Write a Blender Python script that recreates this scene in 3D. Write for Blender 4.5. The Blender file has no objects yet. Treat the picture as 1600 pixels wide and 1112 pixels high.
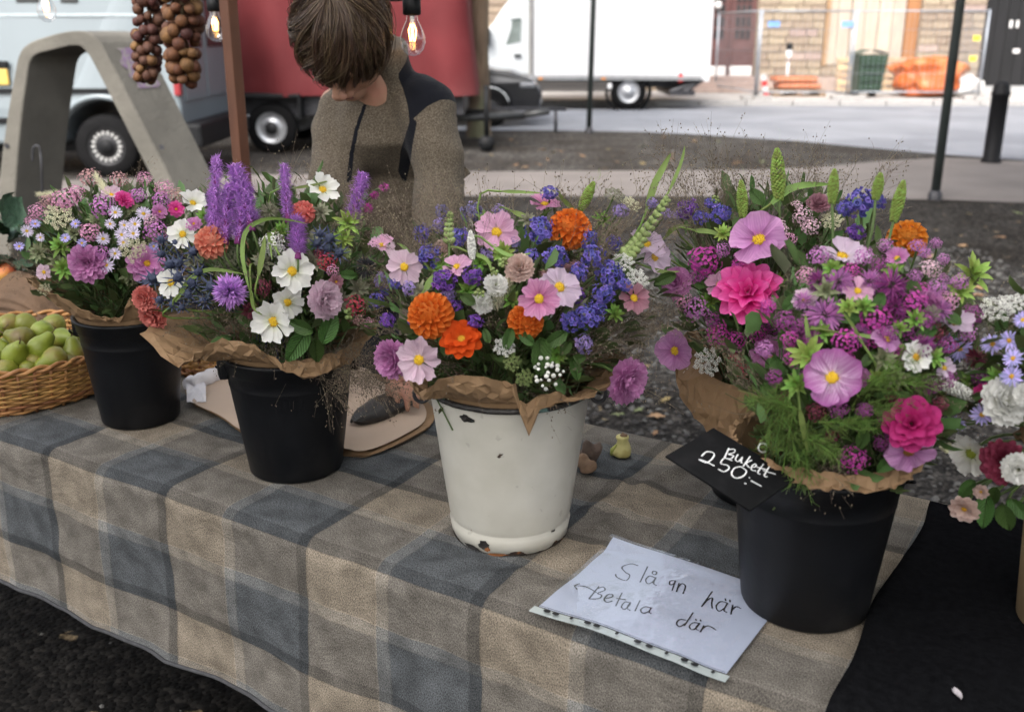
import bpy, bmesh, math, random
from mathutils import Vector as V, Matrix, Euler, noise, Quaternion
from mathutils.bvhtree import BVHTree
random.seed(7)
R = random.Random(11)
PI = math.pi
rad = math.radians
SC = bpy.context.scene
COL = SC.collection

# ------------------------------------------------------------------ camera, sky, sun, exposure
CAM_H, PITCH, FPX = 1.51, rad(18), 1555.6
cam = bpy.data.cameras.new('camera')
cam_o = bpy.data.objects.new('camera', cam)
COL.objects.link(cam_o)
cam_o.location = (0, 0, CAM_H)
cam_o.rotation_euler = (PI / 2 - PITCH, 0, 0)
cam.lens, cam.sensor_width = 35.0, 36.0
cam.clip_start, cam.clip_end = 0.05, 400
cam.dof.use_dof = True
cam.dof.focus_distance = 1.72
cam.dof.aperture_fstop = 4.2
SC.camera = cam_o

SUN_EL, SUN_AZ = rad(48), rad(205)          # azimuth from +Y clockwise
world = bpy.data.worlds.new('World')
SC.world = world
world.use_nodes = True
wn = world.node_tree
sky = wn.nodes.new('ShaderNodeTexSky')
sky.sky_type = 'NISHITA'
sky.sun_disc = False
sky.sun_elevation = SUN_EL
sky.sun_rotation = SUN_AZ
sky.air_density, sky.dust_density, sky.ozone_density = 1.0, 5.0, 1.0
bg = wn.nodes['Background']
bg.inputs['Strength'].default_value = 0.13
hs = wn.nodes.new('ShaderNodeHueSaturation')
hs.inputs['Saturation'].default_value = 0.42       # cloud cover greys the sky
wn.links.new(sky.outputs['Color'], hs.inputs['Color'])
wn.links.new(hs.outputs['Color'], bg.inputs['Color'])
sun = bpy.data.lights.new('sun', 'SUN')
sun.energy, sun.angle, sun.color = 1.1, rad(35), (1.0, 0.96, 0.9)
sun_o = bpy.data.objects.new('sun', sun)
COL.objects.link(sun_o)
sd = V((math.sin(SUN_AZ) * math.cos(SUN_EL), math.cos(SUN_AZ) * math.cos(SUN_EL), math.sin(SUN_EL)))
sun_o.rotation_euler = (-sd).to_track_quat('-Z', 'Y').to_euler()
vs = SC.view_settings
vs.view_transform, vs.look, vs.gamma, vs.exposure = 'Standard', 'None', 1.0, 1.85
vs.use_curve_mapping = False

# ------------------------------------------------------------------ photo pixel -> point in the place
FW = V((0, math.cos(PITCH), -math.sin(PITCH)))
UPV = V((0, math.sin(PITCH), math.cos(PITCH)))
RT = V((1, 0, 0))
CP = V((0, 0, CAM_H))
def ray(x, y):
    return FW + RT * ((x - 800) / FPX) - UPV * ((y - 556) / FPX)
def Pz(x, y, z):
    d = ray(x, y); return CP + d * ((z - CAM_H) / d.z)
def Py(x, y, Y):
    d = ray(x, y); return CP + d * (Y / d.y)
def depth(p):
    return (p - CP).dot(FW)
def proj(p):
    d = p - CP; k = d.dot(FW)
    return 800 + FPX * d.dot(RT) / k, 556 - FPX * d.dot(UPV) / k

# ------------------------------------------------------------------ object helpers
def link(o, parent=None, M=None):
    COL.objects.link(o)
    if parent: o.parent = parent
    if M is not None: o.matrix_basis = M
    return o
def tag(o, label=None, cat=None, group=None, kind=None):
    if label: o['label'] = label
    if cat: o['category'] = cat
    if group: o['group'] = group
    if kind: o['kind'] = kind
    return o
def empty(name, loc=(0, 0, 0), M=None):
    o = bpy.data.objects.new(name, None)
    o.empty_display_size = 0.05
    COL.objects.link(o)
    if M is not None: o.matrix_basis = M
    else: o.location = loc
    return o
def thing(name, label, cat, loc=(0, 0, 0), group=None, M=None):
    return tag(empty(name, loc, M), label, cat, group)

class MB:
    def __init__(s):
        s.v, s.f, s.uv = [], [], None
    def add(s, vs, fs, M=None):
        o = len(s.v)
        if M is None: s.v += [V(p) for p in vs]
        else: s.v += [M @ V(p) for p in vs]
        s.f += [[i + o for i in f] for f in fs]
        return s
    def box(s, lo, hi, M=None, bev=0.0):
        x0, y0, z0 = lo; x1, y1, z1 = hi
        if bev <= 0:
            vs = [(x0,y0,z0),(x1,y0,z0),(x1,y1,z0),(x0,y1,z0),(x0,y0,z1),(x1,y0,z1),(x1,y1,z1),(x0,y1,z1)]
            return s.add(vs, [(0,3,2,1),(4,5,6,7),(0,1,5,4),(1,2,6,5),(2,3,7,6),(3,0,4,7)], M)
        bm = bmesh.new()
        bmesh.ops.create_cube(bm, size=1)
        for v in bm.verts:
            v.co = V(((x0+x1)/2 + v.co.x*(x1-x0), (y0+y1)/2 + v.co.y*(y1-y0), (z0+z1)/2 + v.co.z*(z1-z0)))
        bmesh.ops.bevel(bm, geom=bm.edges[:], offset=bev, segments=2, affect='EDGES', profile=0.6)
        return s.bm(bm, M)
    def bm(s, bm, M=None):
        bm.verts.index_update()
        s.add([v.co.copy() for v in bm.verts], [[v.index for v in f.verts] for f in bm.faces], M)
        bm.free(); return s
    def tube(s, pts, r, n=6, cap=True, M=None, sx=1.0):
        pts = [V(p) for p in pts]
        m = len(pts)
        rs = r if isinstance(r, (list, tuple)) else [r] * m
        t = (pts[1] - pts[0]).normalized()
        a = t.cross(V((0, 0, 1)))
        if a.length < 1e-3: a = t.cross(V((0, 1, 0)))
        a.normalize()
        vs = []
        for i in range(m):
            t = (pts[min(i+1, m-1)] - pts[max(i-1, 0)])
            if t.length < 1e-9: t = V((0, 0, 1))
            t.normalize()
            a = (a - t * a.dot(t))
            if a.length < 1e-6: a = t.orthogonal()
            a.normalize(); b = t.cross(a)
            for k in range(n):
                th = 2 * PI * k / n
                vs.append(pts[i] + (a * math.cos(th) * sx + b * math.sin(th)) * rs[i])
        fs = [[i*n+k, i*n+(k+1) % n, (i+1)*n+(k+1) % n, (i+1)*n+k] for i in range(m-1) for k in range(n)]
        if cap:
            fs.append(list(range(n))[::-1]); fs.append([(m-1)*n + k for k in range(n)])
        return s.add(vs, fs, M)
    def lathe(s, prof, n=32, M=None, cap0=True, cap1=True):
        vs = [(r*math.cos(2*PI*k/n), r*math.sin(2*PI*k/n), z) for r, z in prof for k in range(n)]
        m = len(prof)
        fs = [[i*n+k, i*n+(k+1) % n, (i+1)*n+(k+1) % n, (i+1)*n+k] for i in range(m-1) for k in range(n)]
        if cap0: fs.append(list(range(n))[::-1])
        if cap1: fs.append([(m-1)*n + k for k in range(n)])
        return s.add(vs, fs, M)
    def ball(s, c, r, u=8, v=6, M=None, jit=0.0, rng=R):
        rx, ry, rz = r if isinstance(r, (tuple, list)) else (r, r, r)
        c = V(c); vs = [c + V((0, 0, -rz))]
        for i in range(1, v):
            ph = -PI/2 + PI*i/v
            for k in range(u):
                th = 2*PI*k/u
                j = 1 + (rng.uniform(-jit, jit) if jit else 0)
                vs.append(c + V((rx*math.cos(ph)*math.cos(th)*j, ry*math.cos(ph)*math.sin(th)*j, rz*math.sin(ph)*j)))
        vs.append(c + V((0, 0, rz))); L = len(vs) - 1
        fs = [[0, 1+(k+1) % u, 1+k] for k in range(u)]
        for i in range(v-2):
            for k in range(u):
                a = 1+i*u; fs.append([a+k, a+(k+1) % u, a+u+(k+1) % u, a+u+k])
        a = 1+(v-2)*u
        fs += [[a+k, a+(k+1) % u, L] for k in range(u)]
        return s.add(vs, fs, M)
    def grid(s, fn, nu, nv, M=None):
        vs = [fn(i/(nu-1), j/(nv-1)) for j in range(nv) for i in range(nu)]
        fs = [[j*nu+i, j*nu+i+1, (j+1)*nu+i+1, (j+1)*nu+i] for j in range(nv-1) for i in range(nu-1)]
        return s.add(vs, fs, M)
    def prism(s, poly, d, M=None):
        """outline in the XZ plane pushed along +Y by d"""
        n = len(poly)
        vs = [(x, 0, z) for x, z in poly] + [(x, d, z) for x, z in poly]
        fs = [list(range(n)), [n+k for k in range(n)][::-1]] + [[k, n+k, n+(k+1) % n, (k+1) % n] for k in range(n)]
        return s.add(vs, fs, M)
    def mesh(s, name, mat=None, smooth=True, M=None):
        me = bpy.data.meshes.new(name)
        vs = s.v if M is None else [M @ p for p in s.v]
        me.from_pydata([tuple(p) for p in vs], [], s.f)
        if mat:
            for m in (mat if isinstance(mat, (list, tuple)) else [mat]): me.materials.append(m)
        if smooth: me.polygons.foreach_set('use_smooth', [True] * len(me.polygons))
        me.update()
        return me
    def build(s, name, mat, parent=None, smooth=True, world=False, M=None, fixn=False):
        """world=True: verts are in world space, brought into the parent's frame"""
        W = None
        if world and parent is not None: W = parent.matrix_basis.inverted()
        me = s.mesh(name, mat, smooth, W)
        if fixn:
            bm = bmesh.new(); bm.from_mesh(me); bmesh.ops.recalc_face_normals(bm, faces=bm.faces[:]); bm.to_mesh(me); bm.free()
        return link(bpy.data.objects.new(name, me), parent, M)
def put(name, me, parent, M): return link(bpy.data.objects.new(name, me), parent, M)
def T(x, y=0, z=0): return Matrix.Translation(V((x, y, z)) if not isinstance(x, V) else x)
def RX(a): return Matrix.Rotation(a, 4, 'X')
def RY(a): return Matrix.Rotation(a, 4, 'Y')
def RZ(a): return Matrix.Rotation(a, 4, 'Z')
def S3(x, y=None, z=None):
    if y is None: y = z = x
    return Matrix.Diagonal((x, y, z, 1))
def frame(p, z, x=None):
    z = z.normalized()
    if x is None: x = UPV.cross(z)
    if x.length < 1e-4: x = RT
    x = (x - z * x.dot(z)).normalized(); y = z.cross(x)
    M = Matrix((x, y, z)).transposed().to_4x4(); M.translation = p
    return M
def smooth_path(pts, n=8):
    """Catmull-Rom through the points"""
    pts = [V(p) for p in pts]; P = [pts[0]] + pts + [pts[-1]]; out = []
    for i in range(1, len(P) - 2):
        a, b, c, d = P[i-1], P[i], P[i+1], P[i+2]
        for k in range(n):
            t = k / n
            out.append(0.5 * ((2*b) + (c-a)*t + (2*a-5*b+4*c-d)*t*t + (3*b-a-3*c+d)*t**3))
    return out + [pts[-1]]
def add_bevel(o, w=0.01, seg=2):
    m = o.modifiers.new('bevel', 'BEVEL'); m.width = w; m.segments = seg; m.limit_method = 'ANGLE'; m.angle_limit = rad(40)
    return o
def lerp(a, b, t): return a + (b - a) * t
def sstep(a, b, x):
    t = min(1, max(0, (x-a)/(b-a))); return t*t*(3-2*t)

# ------------------------------------------------------------------ materials
MATS = {}
def nodes_mat(name):
    m = bpy.data.materials.new(name); m.use_nodes = True
    nt = m.node_tree; return m, nt, nt.nodes['Principled BSDF'], nt.nodes['Material Output']
def nd(nt, kind, **kw):
    n = nt.nodes.new(kind)
    for k, v in kw.items():
        if k.startswith('i_'): n.inputs[int(k[2:])].default_value = v
        else: setattr(n, k, v)
    return n
def ramp(nt, stops, interp='LINEAR'):
    n = nt.nodes.new('ShaderNodeValToRGB'); e = n.color_ramp.elements; n.color_ramp.interpolation = interp
    while len(e) < len(stops): e.new(0.5)
    for q, (p, c) in zip(e, stops):
        q.position = p; q.color = (*c, 1) if len(c) == 3 else c
    return n
def mat(name, col, rough=0.6, var=0.12, scale=12.0, bump=0.0, bscale=60.0, metal=0.0, coord='Object', spec=0.4,
        col2=None, scale2=None, thr=(0.5, 0.6), sheen=0.0, coat=0.0, stretch=None, island=0.0, objrand=0.0, transl=0.0, detail=4.0, bdist=0.01):
    if name in MATS: return MATS[name]
    m, nt, b, out = nodes_mat(name); L = nt.links.new
    tc = nd(nt, 'ShaderNodeTexCoord'); src = tc.outputs[coord]
    if stretch:
        mp = nd(nt, 'ShaderNodeMapping'); mp.inputs['Scale'].default_value = stretch; L(src, mp.inputs[0]); src = mp.outputs[0]
    no = nd(nt, 'ShaderNodeTexNoise'); no.inputs['Scale'].default_value = scale; no.inputs['Detail'].default_value = detail; L(src, no.inputs['Vector'])
    lo = tuple(max(0, c*(1-var)) for c in col); hi = tuple(min(1, c*(1+var)) for c in col)
    rp = ramp(nt, [(0.3, lo), (0.7, hi)]); L(no.outputs['Fac'], rp.inputs[0]); c = rp.outputs[0]
    if col2:
        n2 = nd(nt, 'ShaderNodeTexNoise'); n2.inputs['Scale'].default_value = scale2 or scale*0.4; n2.inputs['Detail'].default_value = 6; L(src, n2.inputs['Vector'])
        r2 = ramp(nt, [(thr[0], (0, 0, 0)), (thr[1], (1, 1, 1))]); L(n2.outputs['Fac'], r2.inputs[0])
        mx = nd(nt, 'ShaderNodeMixRGB'); L(r2.outputs[0], mx.inputs[0]); L(c, mx.inputs[1]); mx.inputs[2].default_value = (*col2, 1); c = mx.outputs[0]
    if island or objrand:
        h = nd(nt, 'ShaderNodeHueSaturation')
        if island: g = nd(nt, 'ShaderNodeNewGeometry'); rv = g.outputs['Random Per Island']; a = island
        else: g = nd(nt, 'ShaderNodeObjectInfo'); rv = g.outputs['Random']; a = objrand
        mr = nd(nt, 'ShaderNodeMapRange'); mr.inputs[3].default_value = 1-a; mr.inputs[4].default_value = 1+a; L(rv, mr.inputs[0])
        mh = nd(nt, 'ShaderNodeMath', operation='MULTIPLY_ADD'); L(rv, mh.inputs[0]); mh.inputs[1].default_value = 0.04*a/0.3; mh.inputs[2].default_value = 0.5-0.02*a/0.3
        L(mr.outputs[0], h.inputs['Value']); L(mh.outputs[0], h.inputs['Hue']); L(c, h.inputs['Color']); c = h.outputs[0]
    L(c, b.inputs['Base Color'])
    b.inputs['Roughness'].default_value = rough; b.inputs['Metallic'].default_value = metal
    b.inputs['Specular IOR Level'].default_value = spec
    if sheen: b.inputs['Sheen Weight'].default_value = sheen; b.inputs['Sheen Roughness'].default_value = 0.5
    if coat: b.inputs['Coat Weight'].default_value = coat; b.inputs['Coat Roughness'].default_value = 0.15
    if bump:
        nb = nd(nt, 'ShaderNodeTexNoise'); nb.inputs['Scale'].default_value = bscale; nb.inputs['Detail'].default_value = 5; L(src, nb.inputs['Vector'])
        bp = nd(nt, 'ShaderNodeBump'); bp.inputs['Strength'].default_value = bump; bp.inputs['Distance'].default_value = bdist
        L(nb.outputs['Fac'], bp.inputs['Height']); L(bp.outputs[0], b.inputs['Normal'])
    if transl:
        tr = nd(nt, 'ShaderNodeBsdfTranslucent'); L(c, tr.inputs[0]); ms = nd(nt, 'ShaderNodeMixShader'); ms.inputs[0].default_value = transl
        L(b.outputs[0], ms.inputs[1]); L(tr.outputs[0], ms.inputs[2]); L(ms.outputs[0], out.inputs[0])
    MATS[name] = m
    return m
def petal_mat(name, base, mid, tip, transl=0.38, streak=0.25, streak_col=None, rnd=0.1):
    """colour runs from the petal's foot to its tip, fine veins along it"""
    if name in MATS: return MATS[name]
    m, nt, b, out = nodes_mat(name); L = nt.links.new
    tc = nd(nt, 'ShaderNodeTexCoord'); sp = nd(nt, 'ShaderNodeSeparateXYZ'); L(tc.outputs['Generated'], sp.inputs[0])
    rp = ramp(nt, [(0.05, base), (0.45, mid), (0.97, tip)]); L(sp.outputs['Y'], rp.inputs[0])
    mp = nd(nt, 'ShaderNodeMapping'); mp.inputs['Scale'].default_value = (14, 1.2, 1); L(tc.outputs['Generated'], mp.inputs[0])
    oi = nd(nt, 'ShaderNodeObjectInfo')
    no = nd(nt, 'ShaderNodeTexNoise'); no.noise_dimensions = '4D'; no.inputs['Scale'].default_value = 1.3; no.inputs['Detail'].default_value = 3
    L(mp.outputs[0], no.inputs['Vector']); L(oi.outputs['Random'], no.inputs['W'])
    r2 = ramp(nt, [(0.42, (0, 0, 0)), (0.62, (1, 1, 1))]); L(no.outputs['Fac'], r2.inputs[0])
    ml = nd(nt, 'ShaderNodeMath', operation='MULTIPLY'); L(r2.outputs[0], ml.inputs[0]); ml.inputs[1].default_value = min(1, streak*1.5)
    mx = nd(nt, 'ShaderNodeMixRGB'); L(ml.outputs[0], mx.inputs[0]); L(rp.outputs[0], mx.inputs[1])
    sc = streak_col or tuple(c*0.55 for c in mid); mx.inputs[2].default_value = (*sc, 1)
    h = nd(nt, 'ShaderNodeHueSaturation'); mr = nd(nt, 'ShaderNodeMapRange'); mr.inputs[3].default_value = 1-rnd; mr.inputs[4].default_value = 1+rnd
    L(oi.outputs['Random'], mr.inputs[0]); L(mr.outputs[0], h.inputs['Value']); L(mx.outputs[0], h.inputs['Color'])
    c = h.outputs[0]; L(c, b.inputs['Base Color']); b.inputs['Roughness'].default_value = 0.75; b.inputs['Specular IOR Level'].default_value = 0.12
    bp = nd(nt, 'ShaderNodeBump'); bp.inputs['Strength'].default_value = 0.6; bp.inputs['Distance'].default_value = 0.002
    L(no.outputs['Fac'], bp.inputs['Height']); L(bp.outputs[0], b.inputs['Normal'])
    tr = nd(nt, 'ShaderNodeBsdfTranslucent'); L(c, tr.inputs[0]); ms = nd(nt, 'ShaderNodeMixShader'); ms.inputs[0].default_value = transl
    L(b.outputs[0], ms.inputs[1]); L(tr.outputs[0], ms.inputs[2]); L(ms.outputs[0], out.inputs[0])
    MATS[name] = m
    return m
# ================================================================== THE SETTING
def gravel_mat(name='gravel', k=1.0):
    m, nt, b, out = nodes_mat(name); L = nt.links.new
    tc = nd(nt, 'ShaderNodeTexCoord')
    vo = nd(nt, 'ShaderNodeTexVoronoi'); vo.inputs['Scale'].default_value = 70; L(tc.outputs['Object'], vo.inputs['Vector'])
    n1 = nd(nt, 'ShaderNodeTexNoise'); n1.inputs['Scale'].default_value = 1.2; n1.inputs['Detail'].default_value = 8; L(tc.outputs['Object'], n1.inputs['Vector'])
    n2 = nd(nt, 'ShaderNodeTexNoise'); n2.inputs['Scale'].default_value = 9; n2.inputs['Detail'].default_value = 5; L(tc.outputs['Object'], n2.inputs['Vector'])
    c1 = ramp(nt, [(0.0, (.016*k, .016*k, .0165*k)), (0.5, (.046*k, .044*k, .042*k)), (1.0, (.15*k, .14*k, .13*k))]); L(vo.outputs['Color'], c1.inputs[0])
    v2 = nd(nt, 'ShaderNodeTexVoronoi'); v2.inputs['Scale'].default_value = 26; L(tc.outputs['Object'], v2.inputs['Vector'])
    c2 = ramp(nt, [(0.35, (.50, .47, .44)), (0.68, (1.0, 1.0, 1.0))]); L(n1.outputs['Fac'], c2.inputs[0])
    mx = nd(nt, 'ShaderNodeMixRGB', blend_type='MULTIPLY'); mx.inputs[0].default_value = 1; L(c1.outputs[0], mx.inputs[1]); L(c2.outputs[0], mx.inputs[2])
    c3 = ramp(nt, [(0.66, (0, 0, 0)), (0.72, (1, 1, 1))]); L(n2.outputs['Fac'], c3.inputs[0])
    m2 = nd(nt, 'ShaderNodeMixRGB'); L(c3.outputs[0], m2.inputs[0]); L(mx.outputs[0], m2.inputs[1]); m2.inputs[2].default_value = (.20, .15, .09, 1)
    cv = ramp(nt, [(0.1, (.45, .45, .45)), (0.9, (1.7, 1.68, 1.65))]); L(v2.outputs['Color'], cv.inputs[0]); m4 = nd(nt, 'ShaderNodeMixRGB', blend_type='MULTIPLY'); m4.inputs[0].default_value = 1; L(m2.outputs[0], m4.inputs[1]); L(cv.outputs[0], m4.inputs[2])
    L(m4.outputs[0], b.inputs['Base Color']); b.inputs['Roughness'].default_value = 0.9; b.inputs['Specular IOR Level'].default_value = 0.06
    bp = nd(nt, 'ShaderNodeBump'); bp.inputs['Strength'].default_value = 0.8; bp.inputs['Distance'].default_value = 0.01; bp.invert = True
    L(vo.outputs['Distance'], bp.inputs['Height']); L(bp.outputs[0], b.inputs['Normal'])
    return m
GRAVEL = gravel_mat('gravel', .52); GRAVEL2 = gravel_mat('verge_gravel', .92); GRAVEL3 = gravel_mat('painted_ground_shade', .12)  # one gravel in three tones: shade near the stall put into the colour
ASPHALT = mat('asphalt_road', (.185, .194, .215), 0.75, .14, 0.7, bump=.3, bscale=120, col2=(.15, .158, .178), scale2=.5, thr=(.5, .58), detail=8)
PATH = mat('asphalt_path', (.128, .113, .105), 0.85, .16, 1.6, bump=.3, bscale=90, detail=8)
PAVE = mat('pavement_slabs', (.36, .345, .33), .8, .12, 3, bump=.2, bscale=50)
KERB = mat('granite', (.30, .29, .28), .7, .2, 25, bump=.2, bscale=80)
def sheet(name, pts, z, m, kind='structure'):
    b = MB(); b.add([(p[0], p[1], z) for p in pts], [list(range(len(pts)))])
    return tag(b.build(name, m, smooth=False, fixn=True), kind=kind)
gb = MB(); gb.grid(lambda a, b: (-110 + 220*a, -60 + 220*b, 0), 12, 12)
tag(gb.build('ground', GRAVEL), kind='structure')
near = [Pz(850, 205, 0), Pz(1000, 207, 0), Pz(1100, 212, 0), Pz(1250, 222, 0), Pz(1400, 236, 0), Pz(1480, 243, 0), Pz(1620, 253, 0)]
sheet('road', [(-90, 16.9)] + [(p.x, p.y) for p in near] + [(90, 5.0), (90, 22.0), (-90, 22.0)], 0.010, ASPHALT)
pf_ = [Pz(1480, 247, 0), Pz(1380, 252, 0), Pz(1280, 261, 0), Pz(1180, 266, 0), Pz(720, 269, 0), Pz(400, 274, 0), Pz(120, 282, 0)]
pn = [Pz(120, 322, 0), Pz(400, 312, 0), Pz(740, 307, 0), Pz(1100, 308, 0), Pz(1480, 313, 0), Pz(1720, 322, 0)]
pf = [Pz(1720, 258, 0), Pz(1480, 247, 0), Pz(1380, 252, 0), Pz(1280, 261, 0), Pz(1180, 266, 0), Pz(720, 269, 0), Pz(400, 274, 0), Pz(120, 282, 0)]
sheet('gravel_verge', [(-40, 16.95)] + [(p.x, p.y + .05) for p in near] + [(p.x, p.y - .05) for p in pf_] + [(-40, 10.6)], 0.0025, GRAVEL2)
sheet('path', [(-30, pn[0].y)] + [(p.x, p.y) for p in pn] + [(30, 7.6), (30, 11.0)] + [(p.x, p.y) for p in pf] + [(-30, pf[-1].y)], 0.005, PATH)
b = MB(); b.box((-90, 22.0, -.05), (90, 26.2, .11), bev=0)
pv = tag(b.build('pavement', PAVE, smooth=False), kind='structure')
kb = MB(); kb.box((0, 0, 0), (.98, .13, .16), bev=.015); kme = kb.mesh('kerb_stone', KERB, False)
for i in range(26): put('kerb_stone', kme, pv, T(-8 + i*1.0, 21.86, -.03))

# ------------------------------------------------------------------ stone building across the street
WY = 25.75
def bx_(px): return Py(px, 50, WY).x
def bz_(py): return Py(1200, py, WY).z
STONE = mat('sandstone', (.27, .214, .158), .85, .18, 9, bump=.5, bscale=30, objrand=.14, bdist=.03)
PINKST = mat('pink_stone', (.30, .23, .20), .85, .15, 8, bump=.4, bscale=30, objrand=.12)
MORTAR = mat('mortar', (.24, .19, .14), .9, .2, 10, bump=.3, bscale=40)
PLASTERW = mat('upper_wall', (.40, .30, .21), .9, .2, 3, bump=.5, bscale=20)
DOORB = mat('brown_door_paint', (.105, .048, .045), .45, .15, 5)
DOORD = mat('door_moulding', (.085, .038, .036), .45, .15, 5)
GLASSD = mat('dark_glass', (.03, .032, .034), .08, .3, 4, spec=.6)
PLY = mat('plywood', (.38, .325, .265), .75, .1, 5, stretch=(3, 1, .4), objrand=.1)
WOODO = mat('orange_timber', (.28, .13, .055), .7, .15, 5, stretch=(4, 1, .5))
BLACKW = mat('black_gate_boards', (.007, .007, .008), .8, .3, 6, stretch=(4, 1, .3), objrand=.2)
WHITEP = mat('white_plaster', (.60, .59, .58), .8, .06, 4)
bld = thing('stone_building', 'yellow sandstone building with brown double doors and boarded opening across the street', 'building', (0, WY, .11))
def bpart(name, m, lo, hi, parent=None, bev=0, sm=False):
    q = MB(); q.box((lo[0], lo[1]-WY, lo[2]-.11), (hi[0], hi[1]-WY, hi[2]-.11), bev=bev)
    return q.build(name, m, parent or bld, sm)
dx0, dx1 = bx_(1101), bx_(1183)
ox0, ox1 = bx_(1288), bx_(1437)
gx0, gx1 = bx_(1537), bx_(1537) + 3.4
dz0, oz0, gz0 = bz_(119), bz_(103), bz_(134)
TOPZ = 8.0
openings = [(dx0, dx1, .11, 3.4), (ox0, ox1, oz0, 3.1), (gx0, gx1, .11, 3.3)]
wall_y = WY + .06
segs = [(-40, dx0), (dx1, ox0), (ox1, gx0), (gx1, 45)]
for a, c in segs: bpart('wall', MORTAR, (a, wall_y, .0), (c, wall_y+.5, 3.4))
bpart('wall', MORTAR, (ox0, wall_y, 0), (ox1, wall_y+.5, oz0))
bpart('wall', MORTAR, (ox0, wall_y, 3.1), (ox1, wall_y+.5, 3.4))
bpart('wall', PLASTERW, (-40, wall_y-.05, 3.4), (45, wall_y+.5, TOPZ))
bpart('wall', MORTAR, (gx0, wall_y, 3.3), (gx1, wall_y+.5, 3.4))
bpart('back_wall', MORTAR, (-40, wall_y+1.2, 0), (45, wall_y+1.4, TOPZ))
bpart('plinth', PINKST, (dx1+.05, WY-.08, 0), (ox1+.1, WY+.06, oz0-.25))
bpart('plinth', PINKST, (ox1+.12, WY-.06, 0), (gx0-.02, WY+.06, oz0-.25))
CH = .185
brm = {}
for j in range(18):
    z0 = oz0 - .24 + j*CH
    if z0 > 2.95: break
    for a, c in ((dx1+.01, ox0-.01), (ox1+.01, gx0-.01), (ox0, ox1), (-.6, dx0-.02)):
        if (a, c) == (ox0, ox1) and z0 + CH > oz0: continue
        x = a
        while x < c - .03:
            w = R.choice((.28, .36, .42, .5, .58))
            if c - x - w < .15: w = c - x
            key = round(w, 2)
            if key not in brm:
                q = MB(); q.box((.008, 0, .008), (w-.008, .12, CH-.008), bev=.012); brm[key] = q.mesh('stone_block', STONE, False)
            o = put('stone_block', brm[key], bld, T(x, -.005 + R.uniform(-.018, .012), z0-.11))
            if R.random() < .08: o.material_slots[0].link = 'OBJECT'; o.material_slots[0].material = PINKST
            x += w
# double door with small panes
door = MB(); door.box((dx0, .18, dz0-.11), (dx1, .24, 3.3)); door = door.build('door_leaf', DOORB, bld, False)
for s in range(2):
    xa = lerp(dx0, dx1, .04 + .5*s); xb = lerp(dx0, dx1, .46 + .5*s); wv = xb - xa
    bpart('door_panel', DOORD, (xa+.06, WY+.14, dz0+.18), (xb-.06, WY+.18, bz_(75)), bev=.02)
    z0, z1 = bz_(63), 2.75
    for r in range(5):
        for c in range(3):
            pw = (wv-.14)/3; ph = (z1-z0)/5
            q = MB(); q.box((xa+.07+c*pw+.025, .15, z0-.11+r*ph+.03), (xa+.07+(c+1)*pw-.025, .18, z0-.11+(r+1)*ph-.03)); q.build('window_pane', GLASSD, bld, False)
    bpart('white_kick_stone', WHITEP, (xa, WY+.06, dz0), (xb, WY+.15, bz_(104)), bev=.02)
q = MB(); q.ball((lerp(dx0, dx1, .25), .12, bz_(8)-.11), (.09, .03, .09)); q.build('door_lamp', WHITEP, bld)
bpart('door_post', DOORD, (lerp(dx0, dx1, .48), WY+.10, dz0), (lerp(dx0, dx1, .52), WY+.18, 3.3), bev=.01)
for k in range(3): bpart('step', PINKST, (dx0-.8, WY-.95+.3*k, .11 if k == 0 else .11+k*(dz0-.11)/3), (dx1-.02, WY+.5, .11+(k+1)*(dz0-.11)/3), bev=.015)
# boarded opening
nb = 7
for k in range(nb):
    xa = lerp(ox0, ox1, k/nb) + .01; xb = lerp(ox0, ox1, (k+1)/nb) - .01
    m = WOODO if k in (6,) else PLY
    bpart('board', m, (xa, WY+.10 + (.03 if k % 2 else 0), oz0+.02), (xb, WY+.16, 3.05), bev=.006)
bpart('opening_frame', mat('tan_timber', (.30, .19, .105), .7, .15, 6), (ox0+.02, WY+.02, oz0), (ox0+.12, WY+.14, 3.05))
# black plank gate
nb = 12
for k in range(nb):
    xa = lerp(gx0, gx1, k/nb) + .006; xb = lerp(gx0, gx1, (k+1)/nb) - .006
    bpart('gate_board', BLACKW, (xa, WY+.05, gz0), (xb, WY+.11, 3.3), bev=.006)
bpart('gate_sill', mat('sill_grey', (.3, .3, .3), .8), (gx0, WY+.02, .11), (gx1, WY+.3, gz0-.01))
for px, py, w, h in ((1580, 38, .07, .17), (1590, 38, .06, .17), (1588, 80, .16, .10)):
    p = Py(px, py, WY+.04); bpart('white_mark', WHITEP, (p.x-w/2, WY+.035, p.z-h/2), (p.x+w/2, WY+.049, p.z+h/2), bev=.004)

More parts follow.
